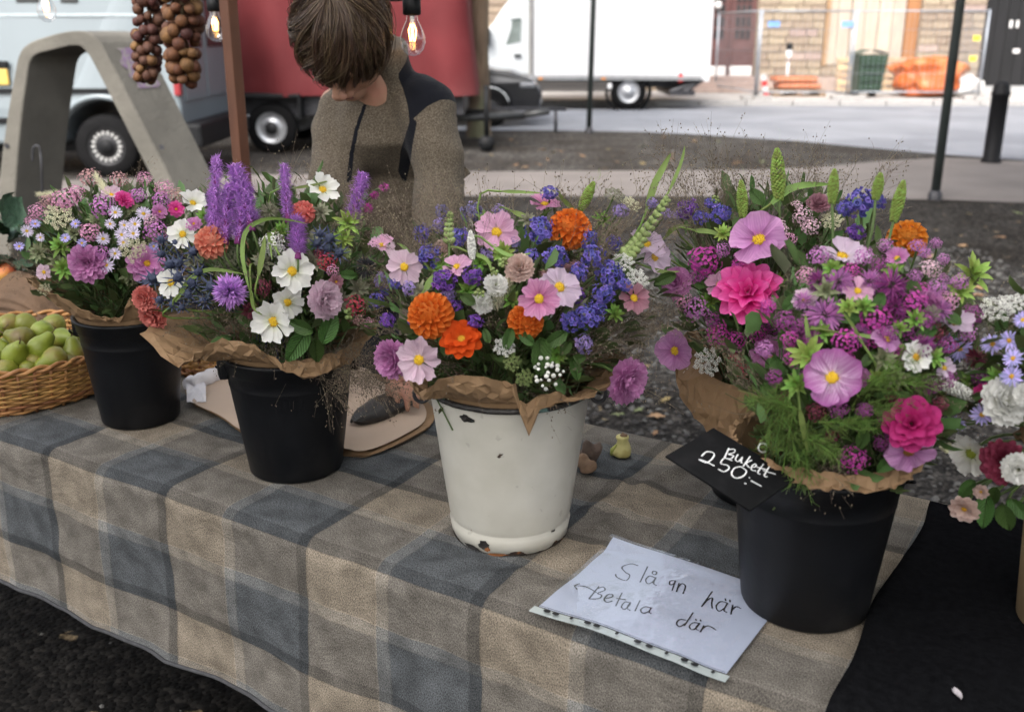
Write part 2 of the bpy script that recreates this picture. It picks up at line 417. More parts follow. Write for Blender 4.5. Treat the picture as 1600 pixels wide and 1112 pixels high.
# ------------------------------------------------------------------ wheels
TYRE = mat('tyre_rubber', (.006, .006, .0065), .85, .2, 20, spec=.12, bump=.2, bscale=60)
RIMG = mat('rim_steel', (.42, .43, .45), .4, .15, 10, metal=.6)
RIMD = mat('rim_dark', (.025, .025, .027), .55, .2, 10, metal=.3)
BLKP = mat('black_plastic', (.006, .0065, .0075), .6, .15, 10, spec=.2)
DARKM = mat('dark_metal', (.04, .04, .045), .5, .25, 10, metal=.4)
def wheel(parent, c, r, w, rim=RIMG, slots=0, hub=None):
    """axle along Y, outer face towards -Y"""
    t = empty('wheel', M=None); t.parent = parent; t.location = c
    Mx = RX(PI/2)
    q = MB(); q.lathe([(r*.62, -w/2), (r*.93, -w/2), (r, -w*.36), (r, w*.36), (r*.93, w/2), (r*.62, w/2)], 40, Mx, False, False)
    q.lathe([(r*.62, -w/2), (r*.60, 0), (r*.62, w/2)], 40, Mx, False, False); q.build('tyre', TYRE, t)
    q = MB(); q.lathe([(r*.62, w*.42), (r*.56, w*.45), (r*.52, w*.30), (r*.34, w*.33), (r*.28, w*.46), (.001, w*.48)], 40, Mx, False, False); q.build('rim', rim, t)
    q = MB(); q.lathe([(r*.26, w*.46), (r*.24, w*.53), (.001, w*.54)], 24, Mx, False, False); q.build('hub_cap', hub or rim, t)
    if slots:
        q = MB(); q.box((r*.37, -w*.42, -r*.035), (r*.49, -w*.32, r*.035), bev=.004); sm_ = q.mesh('rim_slot', mat('slot_light', (.42, .42, .41), .5), False)
        for k in range(slots): put('rim_slot', sm_, t, RY(2*PI*k/slots))
    return t
def hull(prof, y0, y1, belt=None, inset=0.0):
    """side outline (x,z) given width, upper part drawn in"""
    q = MB(); n = len(prof)
    def ins(z): return 0 if belt is None else inset * max(0, (z - belt[0])/(belt[1]-belt[0]))
    q.v = [V((x, y0 + ins(z), z)) for x, z in prof] + [V((x, y1 - ins(z), z)) for x, z in prof]
    q.f = [list(range(n)), [n+k for k in range(n)][::-1]] + [[k, n+k, n+(k+1) % n, (k+1) % n] for k in range(n)]
    return q
WPAINT = mat('white_car_paint', (.55, .575, .59), .3, .03, 2, coat=.4)
VPAINT = mat('pale_van_paint', (.165, .196, .213), .35, .05, 1.2, coat=.3)
# ------------------------------------------------------------------ white panel van, left
VY = 10.9
def vx(px): return Py(px, 150, VY).x
def vz(py, px=200): return Py(px, py, VY).z
van = thing('panel_van', 'white panel van parked behind the concrete arch, rear lamp towards the trailer', 'van', (vx(155), VY, 0))
def vloc(p): return V((p.x - van.location.x, p.y - VY, p.z))
rx = vx(278) - van.location.x
fr = -5.0
arch = [(.46*math.cos(a), .36 + .46*math.sin(a)) for a in [PI*k/10 for k in range(11)]]
prof = [(fr, .35), (fr-.05, .9), (fr+.4, 1.25), (fr+1.1, 2.1), (fr+1.5, 2.5), (rx-.25, 2.56), (rx-.06, 2.46), (rx, 1.6), (rx+.02, .45), (rx, .36)] + arch
q = hull(prof, 0, 1.98, (1.1, 2.5), .16)
add_bevel(q.build('body', VPAINT, van, False, fixn=True), .05, 3)
def vbox(name, m, x0, x1, z0, z1, y0=-.03, y1=.02, bev=.01):
    q = MB(); q.box((x0, y0, z0), (x1, y1, z1), bev=bev); return q.build(name, m, van, False)
vbox('rub_strip', BLKP, fr+.3, -.52, vz(193), vz(184))
vbox('rear_skirt', mat('blue_black_skirt', (.03, .037, .05), .5), .47, rx+.02, .36, vz(178), -.025)
vbox('side_stripe', BLKP, -2.4, .28, vz(143)-.02, vz(143)+.03, -.02, .02, .006)
zz = vz(122)
vbox('yellow_panel', mat('yellow_sign', (.55, .38, .09), .5), -2.3, vx(18)-van.location.x, zz-.07, zz+.09, -.02, .02)
vbox('black_panel', BLKP, -2.3, vx(20)-van.location.x, zz+.10, zz+.17, -.022, .02)
vbox('upper_crease', mat('grey_crease', (.32, .37, .39), .5), fr+1, rx-.1, vz(24)-.015, vz(24)+.015, .07, .12, .005)
vbox('roof_window', GLASSD, vx(108)-van.location.x, vx(135)-van.location.x, vz(5), vz(-14), .085, .12)
vbox('roof_window', GLASSD, vx(40)-van.location.x, vx(80)-van.location.x, vz(5), vz(-14), .085, .12)
RLAMP = mat('red_lamp', (.65, .02, .02), .25, .1, 5)
q = MB(); q.grid(lambda a, c: (rx+.012 - .0*a, lerp(.03, .16, a) + .05*c*0, lerp(vz(152), vz(35), c)), 3, 8)
q2 = MB(); q2.box((rx-.06, -.012, vz(95)), (rx+.03, .12, vz(38)), bev=.02); q2.build('rear_lamp', RLAMP, van, False)
q2 = MB(); q2.box((rx-.04, -.008, vz(150)), (rx+.03, .10, vz(100)), bev=.02); q2.build('rear_lamp', mat('red_lamp_dark', (.25, .03, .035), .3), van, False)
vr = MB(); vr.box((rx+.01, .18, .8), (rx+.035, .96, 2.3), bev=.01); vr.box((rx+.01, 1.02, .8), (rx+.035, 1.8, 2.3), bev=.01); vr.build('rear_door', VPAINT, van, False)
for k in range(2):
    q = MB(); q.box((rx+.03, .25+k*.84, 1.35), (rx+.045, .89+k*.84, 2.1), bev=.01); q.build('rear_window', GLASSD, van, False)
q = MB(); q.box((rx-.1, -.02, .32), (rx+.22, 2.0, .58), bev=.04); q.build('rear_bumper', BLKP, van, False)
wheel(van, (0, .13, .335), .335, .24, RIMD, 18, BLKP); wheel(van, (-3.9, .13, .335), .335, .24, RIMD, 18, BLKP)
q = MB(); q.box((fr+.3, .3, .25), (rx-.1, 1.7, .45)); q.build('underbody', BLKP, van, False)
q = MB(); q.tube([(.50*math.cos(PI*k/24), -.005, .36+.50*math.sin(PI*k/24)) for k in range(25)], .032, 8); q.build('wheel_arch_trim', VPAINT, van)

# ------------------------------------------------------------------ red tarpaulin trailer
TY = 13.3
REDT = mat('red_tarpaulin', (.105, .0185, .021), .7, .2, 1.3, bump=.12, bscale=5, bdist=.05, spec=.15, col2=(.14, .042, .043), scale2=.6, thr=(.5, .75))
def tx(px): return Py(px, 120, TY).x
def tz(py): return Py(500, py, TY).z
tcx = tx(420)
tr = thing('tarpaulin_trailer', 'red tarpaulin covered trailer with dark wheel behind the stooping person', 'trailer', (tcx, TY, 0))
x0, x1 = tx(306)-tcx, tx(729)-tcx
zb, zt = tz(153), 2.35
q = MB()
def tarp(a, c):
    # around: left end, near side, right end, far side
    per = [(x0, 1.9), (x0, 0), (x1, 0), (x1, 1.9), (x0, 1.9)]
    i = min(3, int(a*4)); f = a*4 - i
    p = V((lerp(per[i][0], per[i+1][0], f), lerp(per[i][1], per[i+1][1], f), 0))
    out = V(((-1, 0), (0, -1), (1, 0), (0, 1))[i] + (0,))
    w = .12*math.sin(p.x*3.3 + 1.2*c)*(1-c*.6) + .12*noise.noise(V((p.x*2.2, p.y*2, c*.7)))+.03*math.sin(p.x*9+c*1.2)
    dz = .03*math.sin(p.x*3.1)*(1-c)
    return p + out*w + V((0, 0, lerp(zb, zt, c) + dz))
q.grid(tarp, 97, 12); q.build('tarpaulin', REDT, tr)
q = MB(); q.grid(lambda a, c: (lerp(x0, x1, a), lerp(0, 1.9, c), zt+.12*math.sin(PI*c)+.02*math.sin(a*30)), 24, 8); q.build('tarpaulin_roof', REDT, tr)
q = MB(); q.box((x0+.1, .05, zb-.22), (x1-.05, 1.85, zb+.04)); q.build('chassis', DARKM, tr, False)
for s in (0, 1):
    wheel(tr, (0, .02 if s == 0 else 1.88, .325), .325, .2, RIMG, 0, RIMD) if s == 0 else wheel(tr, (0, 1.9, .325), .325, .2)
q = MB(); q.box((-.42, -.16, .70), (.42, .14, .76), bev=.02); q.box((-.42, -.16, .45), (-.38, .14, .72)); q.box((.38, -.16, .45), (.42, .14, .72)); q.build('mudguard', BLKP, tr, False)
q = MB(); q.tube([(x1-.2, .3, .42), (x1+.75, .75, .42)], .05, 8); q.tube([(x1-.2, 1.5, .42), (x1+.75, .75, .42)], .05, 8); q.tube([(x1+.7, .75, .42), (x1+1.1, .72, .48)], .045, 8); q.build('drawbar', mat('galvanised', (.05, .052, .053), .5, .2, 12, metal=.5), tr)
q = MB(); q.tube([(x1+.25, .1, .18), (x1+.25, .1, .85)], .035, 8); q.lathe([(.001, -.03), (.11, -.03), (.11, .03), (.001, .03)], 18, T(x1+.25, .1, .11) @ RX(PI/2)); q.build('jockey_wheel', BLKP, tr)

# ------------------------------------------------------------------ tree
BARK = mat('bark', (.15, .105, .07), .9, .35, 8, bump=1.0, bscale=22, bdist=.04, stretch=(1, 1, .25), col2=(.13, .13, .08), scale2=2)
LEAFT = mat('tree_leaves', (.075, .11, .035), .6, .2, 5, island=.3, transl=.3)
tp = Pz(748, 214, 0)
tree = thing('street_tree', 'tree with grey brown trunk beside the black car', 'tree', (tp.x, tp.y, 0))
q = MB(); pts = [(0, 0, -.1), (0, 0, .12), (.01, 0, .45), (0, 0, 1.5), (.03, .0, 3.0), (-.05, .1, 4.6), (0, .1, 6.5)]
q.tube(smooth_path(pts, 4), [lerp(.32, .145, (i/24)**.16) if i < 25 else .1 for i in range(25)], 14)
limbs = []
for k in range(9):
    a = k*2.4; z = 3.2 + k*.35; e = V((math.cos(a)*1.7, math.sin(a)*1.7, z+1.5)); limbs.append(e)
    q.tube(smooth_path([(0, 0, z), V((math.cos(a)*.7, math.sin(a)*.7, z+.8)), e], 3), [.07, .06, .055, .05, .04, .03, .02], 6)
q.build('trunk', BARK, tree)
q = MB()
for k in range(5200):
    e = R.choice(limbs); d = V((R.gauss(0, 1), R.gauss(0, 1), R.gauss(0, .8))); c = e*R.uniform(.7, 1.15) + d*.55
    M = T(c) @ Euler((R.uniform(0, 6), R.uniform(0, 6), R.uniform(0, 6))).to_matrix().to_4x4() @ S3(R.uniform(.06, .12))
    q.add([(-.5, 0, 0), (0, -.9, .1), (.5, 0, 0), (0, .9, .1)], [(0, 1, 2, 3)], M)
q.build('crown', LEAFT, tree)

# unseen tree added right of the stall to shade the ground
bt = thing('added_shade_tree', 'large leafy tree right of the stall, crown above the gravel', 'tree', (9.2, 5.0, 0))
q = MB(); q.tube(smooth_path([(0, 0, -.1), (0, 0, .3), (-.05, .05, 2), (-.2, .1, 4), (-.5, .3, 6.5)], 4), [lerp(.42, .18, (i/16)**.5) for i in range(17)], 14)
bl = []
for k in range(16):
    a = k*2.39996; rr_ = 1.5 + 3.2*((k*.37) % 1); e = V((math.cos(a)*rr_*.9 - 3.2, math.sin(a)*rr_*.9 + .6, 4.6 + 1.9*((k*.61) % 1))); bl.append(e)
    q.tube(smooth_path([(-.2, .1, 3.2 + .12*k), V((-.2, .1, 4.2)).lerp(e, .5), e], 3), [.11, .1, .09, .07, .06, .05, .03], 6)
q.build('trunk', BARK, bt)
q = MB()
for k in range(7500):
    e = R.choice(bl); c = e + V((R.gauss(0, 1.0), R.gauss(0, 1.0), R.gauss(0, .55)))
    M = T(c) @ Euler((R.uniform(-.9, .9), R.uniform(-.9, .9), R.uniform(0, 6))).to_matrix().to_4x4() @ S3(R.uniform(.10, .2))
    q.add([(-.55, 0, 0), (-.2, -.8, .1), (.35, -.6, 0), (.55, .1, .1), (.1, .9, .0), (-.4, .6, .1)], [(0, 1, 2, 3, 4, 5)], M)
q.build('crown', LEAFT, bt)
for (x, y, a, lab) in ((-5.5, -6.0, 1.0, 'unseen tree added behind the camera to cut front light, left'), (6.0, -6.5, 4.0, 'unseen tree added behind the camera to cut front light, right')):  # unseen trees added behind the camera to hold back front light
    o2 = thing('added_screen_tree', lab, 'tree', group='unseen trees added to cut front light', M=T(x, y, 0) @ RZ(a) @ S3(.92))
    for ch in list(bt.children): put(ch.name.split('.')[0], ch.data, o2, T(2.0, -.5, -.6) if ch.name.startswith('crown') else Matrix())
# ------------------------------------------------------------------ black car
CY = 16.9
def cx_(px): return Py(px, 150, CY).x
def cz_(py): return Py(800, py, CY).z
CARB = mat('black_car_paint', (.012, .013, .016), .18, .1, 3, coat=.6)
car = thing('black_car', 'black car with chrome-edged headlamp parked behind the tree', 'car', (cx_(770), CY, 0))
k0 = car.location.x
nx = cx_(846)-k0
archf = [(nx-.85+.34*math.cos(a), .32+.34*math.sin(a)) for a in [PI*k/8 for k in range(9)]]
archr = [(nx-3.5+.34*math.cos(a), .32+.34*math.sin(a)) for a in [PI*k/8 for k in range(9)]]
prof = [(nx-4.3, .3), (nx-4.35, .8), (nx-4.2, 1.0), (nx-3.7, 1.35), (nx-2.6, 1.45), (nx-1.9, 1.32), (nx-1.25, .98), (nx-.5, .90), (nx-.15, .78), (nx, .58), (nx-.02, .32), (nx-.12, .24)] + archf + archr
add_bevel(hull(prof, 0, 1.75, (.85, 1.45), .22).build('body', CARB, car, False, fixn=True), .05, 3)
wheel(car, (nx-.85, .1, .32), .315, .2, RIMD); wheel(car, (nx-3.5, .1, .32), .315, .2, RIMD)
q = MB(); q.box((nx-.36, -.012, cz_(138)), (nx-.10, .1, cz_(129)), bev=.03); q.build('headlamp', mat('lamp_clear', (.22, .23, .25), .15, .1, 5, metal=.3), car, False)
q = MB(); q.box((nx-.09, .25, .45), (nx+.015, 1.5, .62), bev=.02); q.build('grille', BLKP, car, False)
q = MB(); q.box((nx-.06, .5, .36), (nx+.022, 1.2, .46), bev=.008); q.build('number_plate', WHITEP, car, False)
q = hull([(nx-3.5, 1.02), (nx-3.2, 1.3), (nx-2.5, 1.38), (nx-1.98, 1.27), (nx-1.5, 1.02)], .075, .12, (1.0, 1.4), .14); q.build('side_window', GLASSD, car, False, fixn=True)
q = MB(); q.box((nx-1.7, -.1, .98), (nx-1.5, .05, 1.1), bev=.03); q.build('wing_mirror', CARB, car)

# ------------------------------------------------------------------ white box truck
UY = 20.7
def ux(px): return Py(px, 80, UY).x
def uz(py): return Py(950, py, UY).z
trk = thing('box_truck', 'white box truck parked across the street with tail lift', 'truck', (ux(985), UY, .01))
k0 = trk.location.x
a0, a1 = ux(834)-k0, ux(1098)-k0
def ubox(name, m, lo, hi, bev=.01):
    q = MB(); q.box(lo, hi, bev=bev); return q.build(name, m, trk, False)
TB = mat('truck_box_white', (.60, .60, .61), .45, .025, .8)
GREYM = mat('grey_metal', (.25, .255, .26), .5, .15, 6, metal=.3)
SKIRT = mat('side_board', (.085, .076, .07), .6, .2, 6, stretch=(.3, 1, 8))
zb_ = uz(121)
ubox('cargo_box', TB, (a0, 0, zb_), (a1, 2.15, 3.25), .03)
ubox('bottom_rail', GREYM, (a0, -.02, zb_-.07), (a1, .1, zb_-.002))
ubox('front_edge_strip', GREYM, (a0-.06, -.015, zb_-.06), (a0-.005, .1, 3.25))
ubox('rear_edge_strip', mat('grey_light', (.6, .6, .61), .5), (a1+.002, -.015, zb_-.06), (a1+.05, .1, 3.25))
ubox('tail_lift', TB, (a1+.06, .05, zb_-.1), (a1+.18, 2.1, zb_+1.6), .02)
for k in range(3): ubox('side_board', SKIRT, (a0+.05, .02, .36+k*.11), (ux(957)-k0, .05, .455+k*.11))
ubox('chassis_beam', DARKM, (a0-1.0, .5, .42), (a1, 1.65, zb_-.02), 0)
q = MB(); q.tube([(a1-.15, .1, .5), (a1-.6, .1, .35)], .05, 6); q.tube([(a1+.05, .1, zb_-.05), (a1-.35, .1, .32)], .05, 6); q.box((a1-.6, .05, .28), (a1-.1, 2.1, .38)); q.build('lift_arm', DARKM, trk, False)
ubox('rear_lamp', RLAMP, (a1-.45, -.005, .55), (a1-.37, .05, .72))
ubox('reflector', mat('white_round', (.8, .8, .8), .4), (ux(951)-k0, .0, .42), (ux(958)-k0, .04, .52), .02)
ubox('marker_lamp', mat('amber', (.7, .25, .03), .3), (a0+.1, -.03, zb_-.055), (a0+.18, -.02, zb_-.015), .004)
ubox('marker_lamp', mat('amber', (.7, .25, .03), .3), (ux(941)-k0, -.03, zb_-.055), (ux(947)-k0, -.02, zb_-.015), .004)
cp = [(834, -60), (812, -58), (800, -5), (787, 12), (770, 38), (757, 54), (745, 62), (736, 75), (728, 105), (727, 150), (731, 160), (834, 160)]
prof = [(ux(x)-k0-(.07 if x == 834 else 0), uz(y)) for x, y in cp]
add_bevel(hull(prof, .05, 2.05, (1.3, 2.9), .14).build('cab', WPAINT, trk, False, fixn=True), .04, 3)
cp = [(762, 57), (780, 34), (814, 29), (813, 66), (768, 78)]
q = hull([(ux(x)-k0, uz(y)) for x, y in cp], .075, .13, (1.3, 2.2), .06)
q.build('cab_window', mat('cab_glass', (.10, .13, .12), .06, .5, 3, spec=.7), trk, False, fixn=True)
ubox('door_handle', BLKP, (ux(803)-k0, .02, uz(90)), (ux(814)-k0, .06, uz(86)))
ubox('wing_mirror', BLKP, (ux(758)-k0, -.15, uz(72)), (ux(766)-k0, .04, uz(45)), .03)
wheel(trk, (0, .18, .355), .355, .3, RIMG); wheel(trk, (ux(770)-k0, .18, .355), .355, .25, RIMG)
q = MB(); q.lathe([(.42, -.16), (.46, -.16), (.46, .16), (.42, .16)], 24, T(0, .17, .37) @ RX(PI/2), False, False); q.build('mudguard', BLKP, trk)

# ------------------------------------------------------------------ poles, bollard, low rail
GREENP = mat('green_grey_paint', (.026, .032, .031), .5, .2, 6)
def pole(px, py, w, label, name='steel_pole', base=True, h=4.5, g=None, lean=0.0):
    p = Pz(px, py, 0); o = thing(name, label, 'pole', (p.x, p.y, 0), g)
    q = MB(); q.tube([(0, 0, -.05), (lean*h, 0, h)], w/2, 14); q.build('shaft', GREENP, o)
    q = MB(); q.lathe([(w*.75, 0), (w*.75, .06), (w*.52, .09)], 16, cap0=False); q.build('foot_collar', DARKM, o)
    q = MB(); q.ball((lean*h, 0, h), w*.55); q.build('cap', GREENP, o)
pole(920, 208, .085, 'thin dark pole standing at the kerb in front of the white box truck', lean=.012)
pole(1460, 312, .085, 'grey green pole standing beside the path left of the black bollard')
p = Pz(1548, 254, 0); bo = thing('bollard', 'black bollard with domed cap beside the road', 'bollard', (p.x, p.y, 0))
CAST = mat('black_cast_iron', (.005, .005, .006), .6, .2, 10, spec=.2, bump=.2, bscale=30)
q = MB(); q.lathe([(.115, 0), (.115, .03), (.10, .05), (.098, .78), (.108, .79), (.108, .83), (.098, .84), (.098, .87)], 24); q.build('post', CAST, bo)
q = MB(); q.lathe([(.098, .87), (.09, .91), (.06, .95), (.001, .965)], 24, cap0=False); q.build('domed_cap', CAST, bo)
p = Pz(868, 207, 0); lr = thing('low_rail', 'low dark tube rail at the kerb in front of the black car', 'railing', (p.x, p.y, 0))
q = MB(); q.tube([(-2.0, 0, .36), (.16, 0, .36)], .03, 8); q.build('rail', DARKM, lr)
for x in (0, -1.7): q = MB(); q.tube([(x, 0, -.05), (x, 0, .34)], .028, 8); q.build('post', DARKM, lr)

# ------------------------------------------------------------------ building site fence and what stands behind it
FY = 22.35
def fx(px): return Py(px, 100, FY).x
def fz(py): return Py(1350, py, FY).z
GALV = mat('galvanised_bright', (.30, .325, .36), .45, .15, 10, metal=.4)
fg = 'site fence panels'
def fence(x0, y0, x1, y1, label):
    L = math.hypot(x1-x0, y1-y0)
    o = thing('site_fence', label, 'fence', group=fg, M=T(x0, y0, .11) @ RZ(math.atan2(y1-y0, x1-x0)))
    H = 1.86
    q = MB(); q.tube([(0, 0, .05), (0, 0, H)], .022, 8); q.build('end_post', GALV, o)
    q = MB(); q.tube([(L, 0, .05), (L, 0, H)], .022, 8); q.build('end_post', GALV, o)
    for z in (.16, H-.03): q = MB(); q.tube([(0, 0, z), (L, 0, z)], .016, 8); q.build('rail', GALV, o)
    q = MB()
    n = int(L/.11)
    for k in range(1, n): q.tube([(L*k/n, 0, .16), (L*k/n, 0, H-.03)], .0035, 3, False)
    for z in (.55, 1.0, 1.45): q.tube([(0, .01, z), (L, .01, z)], .004, 3, False)
    q.build('wire_mesh', GALV, o)
    for x in (0.0, L):
        q = MB(); q.box((x-.33, -.11, 0), (x+.33, .11, .09), bev=.015); q.build('concrete_foot', KERB, o, False)
    return o
xa, xm, xb = fx(1186), fx(1330), fx(1536)
f1 = fence(xa, FY, xm, FY+.12, 'left long panel of the wire site fence in front of the boarded opening')
f2 = fence(xm+.06, FY+.1, xb, FY+.02, 'right long panel of the wire site fence in front of the orange sack')
fence(xa-.03, FY+.08, xa-.35, FY+2.9, 'short end panel of the wire site fence beside the brown door')
fence(xb+.03, FY+.08, xb+.5, FY+2.6, 'short end panel of the wire site fence beside the black gate')
BLUE = mat('blue_sign', (.16, .30, .58), .5)
for o, x in ((f1, fx(1204)-xa), (f1, fx(1320)-xa)):
    q = MB(); q.box((x-.13, -.045, 1.50), (x+.13, -.03, 1.62), bev=.003); q.build('blue_plate', BLUE, o, False)
YEL = mat('yellow_tag', (.75, .6, .04), .5)
for px, py in ((1523, 60), (1517, 92)):
    q = MB(); p = Py(px, py, FY); q.box((p.x-xm-.09, -.05, p.z-.16), (p.x-xm+.05, -.02, p.z-.06), bev=.01); q.build('yellow_tag', YEL, f2, False)
PALW = mat('pallet_wood', (.40, .29, .18), .8, .2, 8, stretch=(1, 1, 3), objrand=.15)
PALD = mat('pallet_wood_dark', (.22, .15, .10), .85, .2, 8, objrand=.15)
def pallet(M, label, m, g='wooden pallets on the building site'):
    o = thing('wooden_pallet', label, 'pallet', group=g, M=M)
    for k in range(5): q = MB(); q.box((0, k*.175, .122), (1.2, k*.175+.10, .144), bev=.003); q.build('slat', m, o, False)
    for k in range(3):
        for c in range(3): q = MB(); q.box((c*.53, k*.35, .022), (c*.53+.14, k*.35+.1, .10), bev=.003); q.build('block', m, o, False)
    for c in range(3): q = MB(); q.box((c*.53, 0, .10), (c*.53+.14, .80, .121), bev=.003); q.build('bearer', m, o, False)
    for k in range(3): q = MB(); q.box((0, k*.35, 0), (1.2, k*.35+.1, .022), bev=.003); q.build('bottom_board', m, o, False)
def site(px, Y): return Py(px, 150, Y).x
pallet(T(site(1191, 23.6)+.2, 23.4, .112), 'dark pallet lying under the orange bags by the brown door', PALD)
for i, (px, lab) in enumerate(((1304, 'pale pallet stood upright left of the green bin'), (1375, 'pale pallet stood upright between the green bin and the orange sack'), (1340, 'pale pallet stood upright behind the green bin'))):
    yy = 24.9 if i < 2 else 25.2
    pallet(T(site(px, yy), yy, .115) @ RZ(.0) @ RX(rad(82)) @ T(0, 0, -.0) @ S3(.62 if i < 2 else .7, 1, 1), lab, PALW)
ORB = mat('orange_bag', (.42, .15, .075), .6, .15, 4, bump=.6, bscale=9, bdist=.05)
for i, (dx, dz, lab) in enumerate(((.05, .145, 'lower orange bag lying on the dark pallet'), (-.03, .29, 'upper orange bag lying on the dark pallet'))):
    q = MB(); q.box((0, 0, 0), (1.0, .6, .14), bev=.06)
    o = q.build('orange_bag', ORB, None, True, M=T(site(1193, 23.6)+.25+dx, 23.5, .118+dz)); tag(o, lab, 'bag', 'orange bags')
    m = o.modifiers.new('sub', 'SUBSURF'); m.levels = m.render_levels = 2
sx = site(1233, 23.9)
o = thing('fence_clamp_tool', 'white handled tool with black top standing behind the orange bags', 'tool', (sx, 24.2, .11))
q = MB(); q.tube([(0, 0, 0), (0, 0, 1.0)], .035, 8); q.tube([(0, 0, .75), (0, 0, 1.0)], [.05, .07], 8); q.build('white_shaft', WHITEP, o)
q = MB(); q.box((-.07, -.05, 1.0), (.07, .05, 1.16), bev=.03); q.build('black_head', BLKP, o)
sx = site(1354, 23.3)
o = thing('green_bin', 'dark green ribbed plastic bin behind the site fence', 'bin', (sx, 23.3, .11))
GRB = mat('green_plastic', (.024, .05, .03), .5, .15, 6)
q = MB(); q.v = [V(p) for p in ((-.28, -.25, .1), (.22, -.25, .1), (.22, .25, .1), (-.28, .25, .1), (-.36, -.32, .92), (.30, -.32, .92), (.30, .32, .92), (-.36, .32, .92))]
q.f = [(0, 3, 2, 1), (0, 1, 5, 4), (1, 2, 6, 5), (2, 3, 7, 6), (3, 0, 4, 7)]; add_bevel(q.build('tub', GRB, o, False), .03)
q = MB(); q.grid(lambda a, c: (lerp(-.38, .32, a), lerp(-.34, .34, c), .93+.10*math.sin(PI*a)), 10, 4); q.build('lid', GRB, o)
for k in range(4): q = MB(); q.box((-.3, -.345+.0*k, .2+k*.17), (.26, -.30, .23+k*.17), M=T(0, .03-.012*k, 0), bev=.005); q.build('rib', GRB, o, False)
for s in (-.2, .18): q = MB(); q.lathe([(.001, -.03), (.1, -.03), (.1, .03), (.001, .03)], 16, T(s, .2, .10) @ RX(PI/2)); q.build('wheel', BLKP, o)
# crumpled orange sack
def sack(name, c, r, m, label, seed, g=None):
    q = MB(); u, v = 40, 22
    vs = []
    for j in range(v+1):
        ph = PI*j/v
        for i in range(u):
            th = 2*PI*i/u
            d = V((math.sin(ph)*math.cos(th), math.sin(ph)*math.sin(th), math.cos(ph)))
            d2 = V((math.copysign(abs(d.x)**.6, d.x), math.copysign(abs(d.y)**.6, d.y), math.copysign(abs(d.z)**.7, d.z)))
            k = .92 + .34*noise.noise(d*1.9+V((seed, 0, 0))) + .22*abs(noise.noise(d*4+V((0, seed, 0))))
            vs.append((d2.x*r[0]*k, d2.y*r[1]*k, max(-r[2]+.001*i, d2.z*r[2]*k)))
    fs = [[j*u+i, j*u+(i+1) % u, (j+1)*u+(i+1) % u, (j+1)*u+i] for j in range(v) for i in range(u)]
    q.add(vs, fs); o = q.build(name, m, None, True, M=T(c[0], c[1], c[2]+r[2])); tag(o, label, 'sack', g); return o
sack('orange_sack', (site(1448, 23.4), 23.5, .112), (.80, .6, .42), mat('orange_tarp', (.42, .095, .02), .4, .15, 3, bump=.8, bscale=5, bdist=.08, col2=(.5, .17, .06), scale2=2), 'large crumpled orange sack behind the site fence', 3)
sack('pale_sack', (site(1506, 23.2), 23.3, .112), (.36, .3, .24), mat('pale_sack_cloth', (.6, .58, .55), .6, .1, 4, bump=.5, bscale=7, bdist=.05), 'pale sack lying right of the large orange sack', 8)
o = thing('warning_barrier', 'red and white barrier board leaning at the left end of the site fence', 'barrier', M=T(site(1195, 23.0), 22.8, .11) @ RY(rad(-14)) @ S3(.6))
for k in range(4): q = MB(); q.box((-.1, -.02, k*.22), (.1, .02, k*.22+.218), bev=.004); q.build('stripe_panel', mat('barrier_red', (.5, .04, .04), .5) if k % 2 == 0 else WHITEP, o, False)
# ================================================================== THE STALL
TZ = 0.72
O_ = Pz(480, 845, TZ)
U_ = V((math.sin(rad(58)), -math.cos(rad(58)), 0))
V_ = V((-U_.y, U_.x, 0))
def tb(u, v, z=TZ): p = O_ + U_*u + V_*v; return V((p.x, p.y, z))
def uv_of(p): d = p - O_; return d.dot(U_), d.dot(V_)
TM = Matrix((U_, V_, V((0, 0, 1)))).transposed().to_4x4(); TM.translation = V((O_.x, O_.y, 0))   # table frame: x along, y across

# ---- canopy on posts
RUST = mat('rusty_brown_steel', (.105, .042, .022), .55, .25, 12, bump=.15, bscale=60, stretch=(1, 1, .3))
CANV = mat('canopy_canvas', (.88, .87, .84), .9, .03, 3, transl=.88)
cpo = Py(367, 130, 2.9); pu, pvv = uv_of(cpo)
can = thing('stall_canopy', 'canvas stall canopy on brown steel posts over the flower table', 'canopy', M=TM.copy())
for (a, c) in ((pu, pvv), (pu+3.1, pvv), (pu, -1.8), (pu+3.1, -1.8)):
    q = MB(); q.box((a-.018, c-.018, 0), (a+.018, c+.018, 2.2), bev=.004); q.build('post', RUST, can, False)
    q = MB(); q.box((a-.06, c-.06, 0), (a+.06, c+.06, .008)); q.build('foot_plate', RUST, can, False)
q = MB()
for c in (pvv, -1.8): q.tube([(pu, c, 2.2), (pu+3.1, c, 2.2)], .02, 6)
for a in (pu, pu+3.1): q.tube([(a, pvv, 2.2), (a, -1.8, 2.2)], .02, 6)
q.build('roof_frame', RUST, can)
q = MB(); q.grid(lambda a, c: (lerp(pu-.08, pu+3.18, a), lerp(-1.88, pvv+.08, c), 2.24 + .42*(1-abs(2*c-1)) - .03*math.sin(PI*a*3)**2), 24, 17); q.build('roof_canvas', CANV, can)

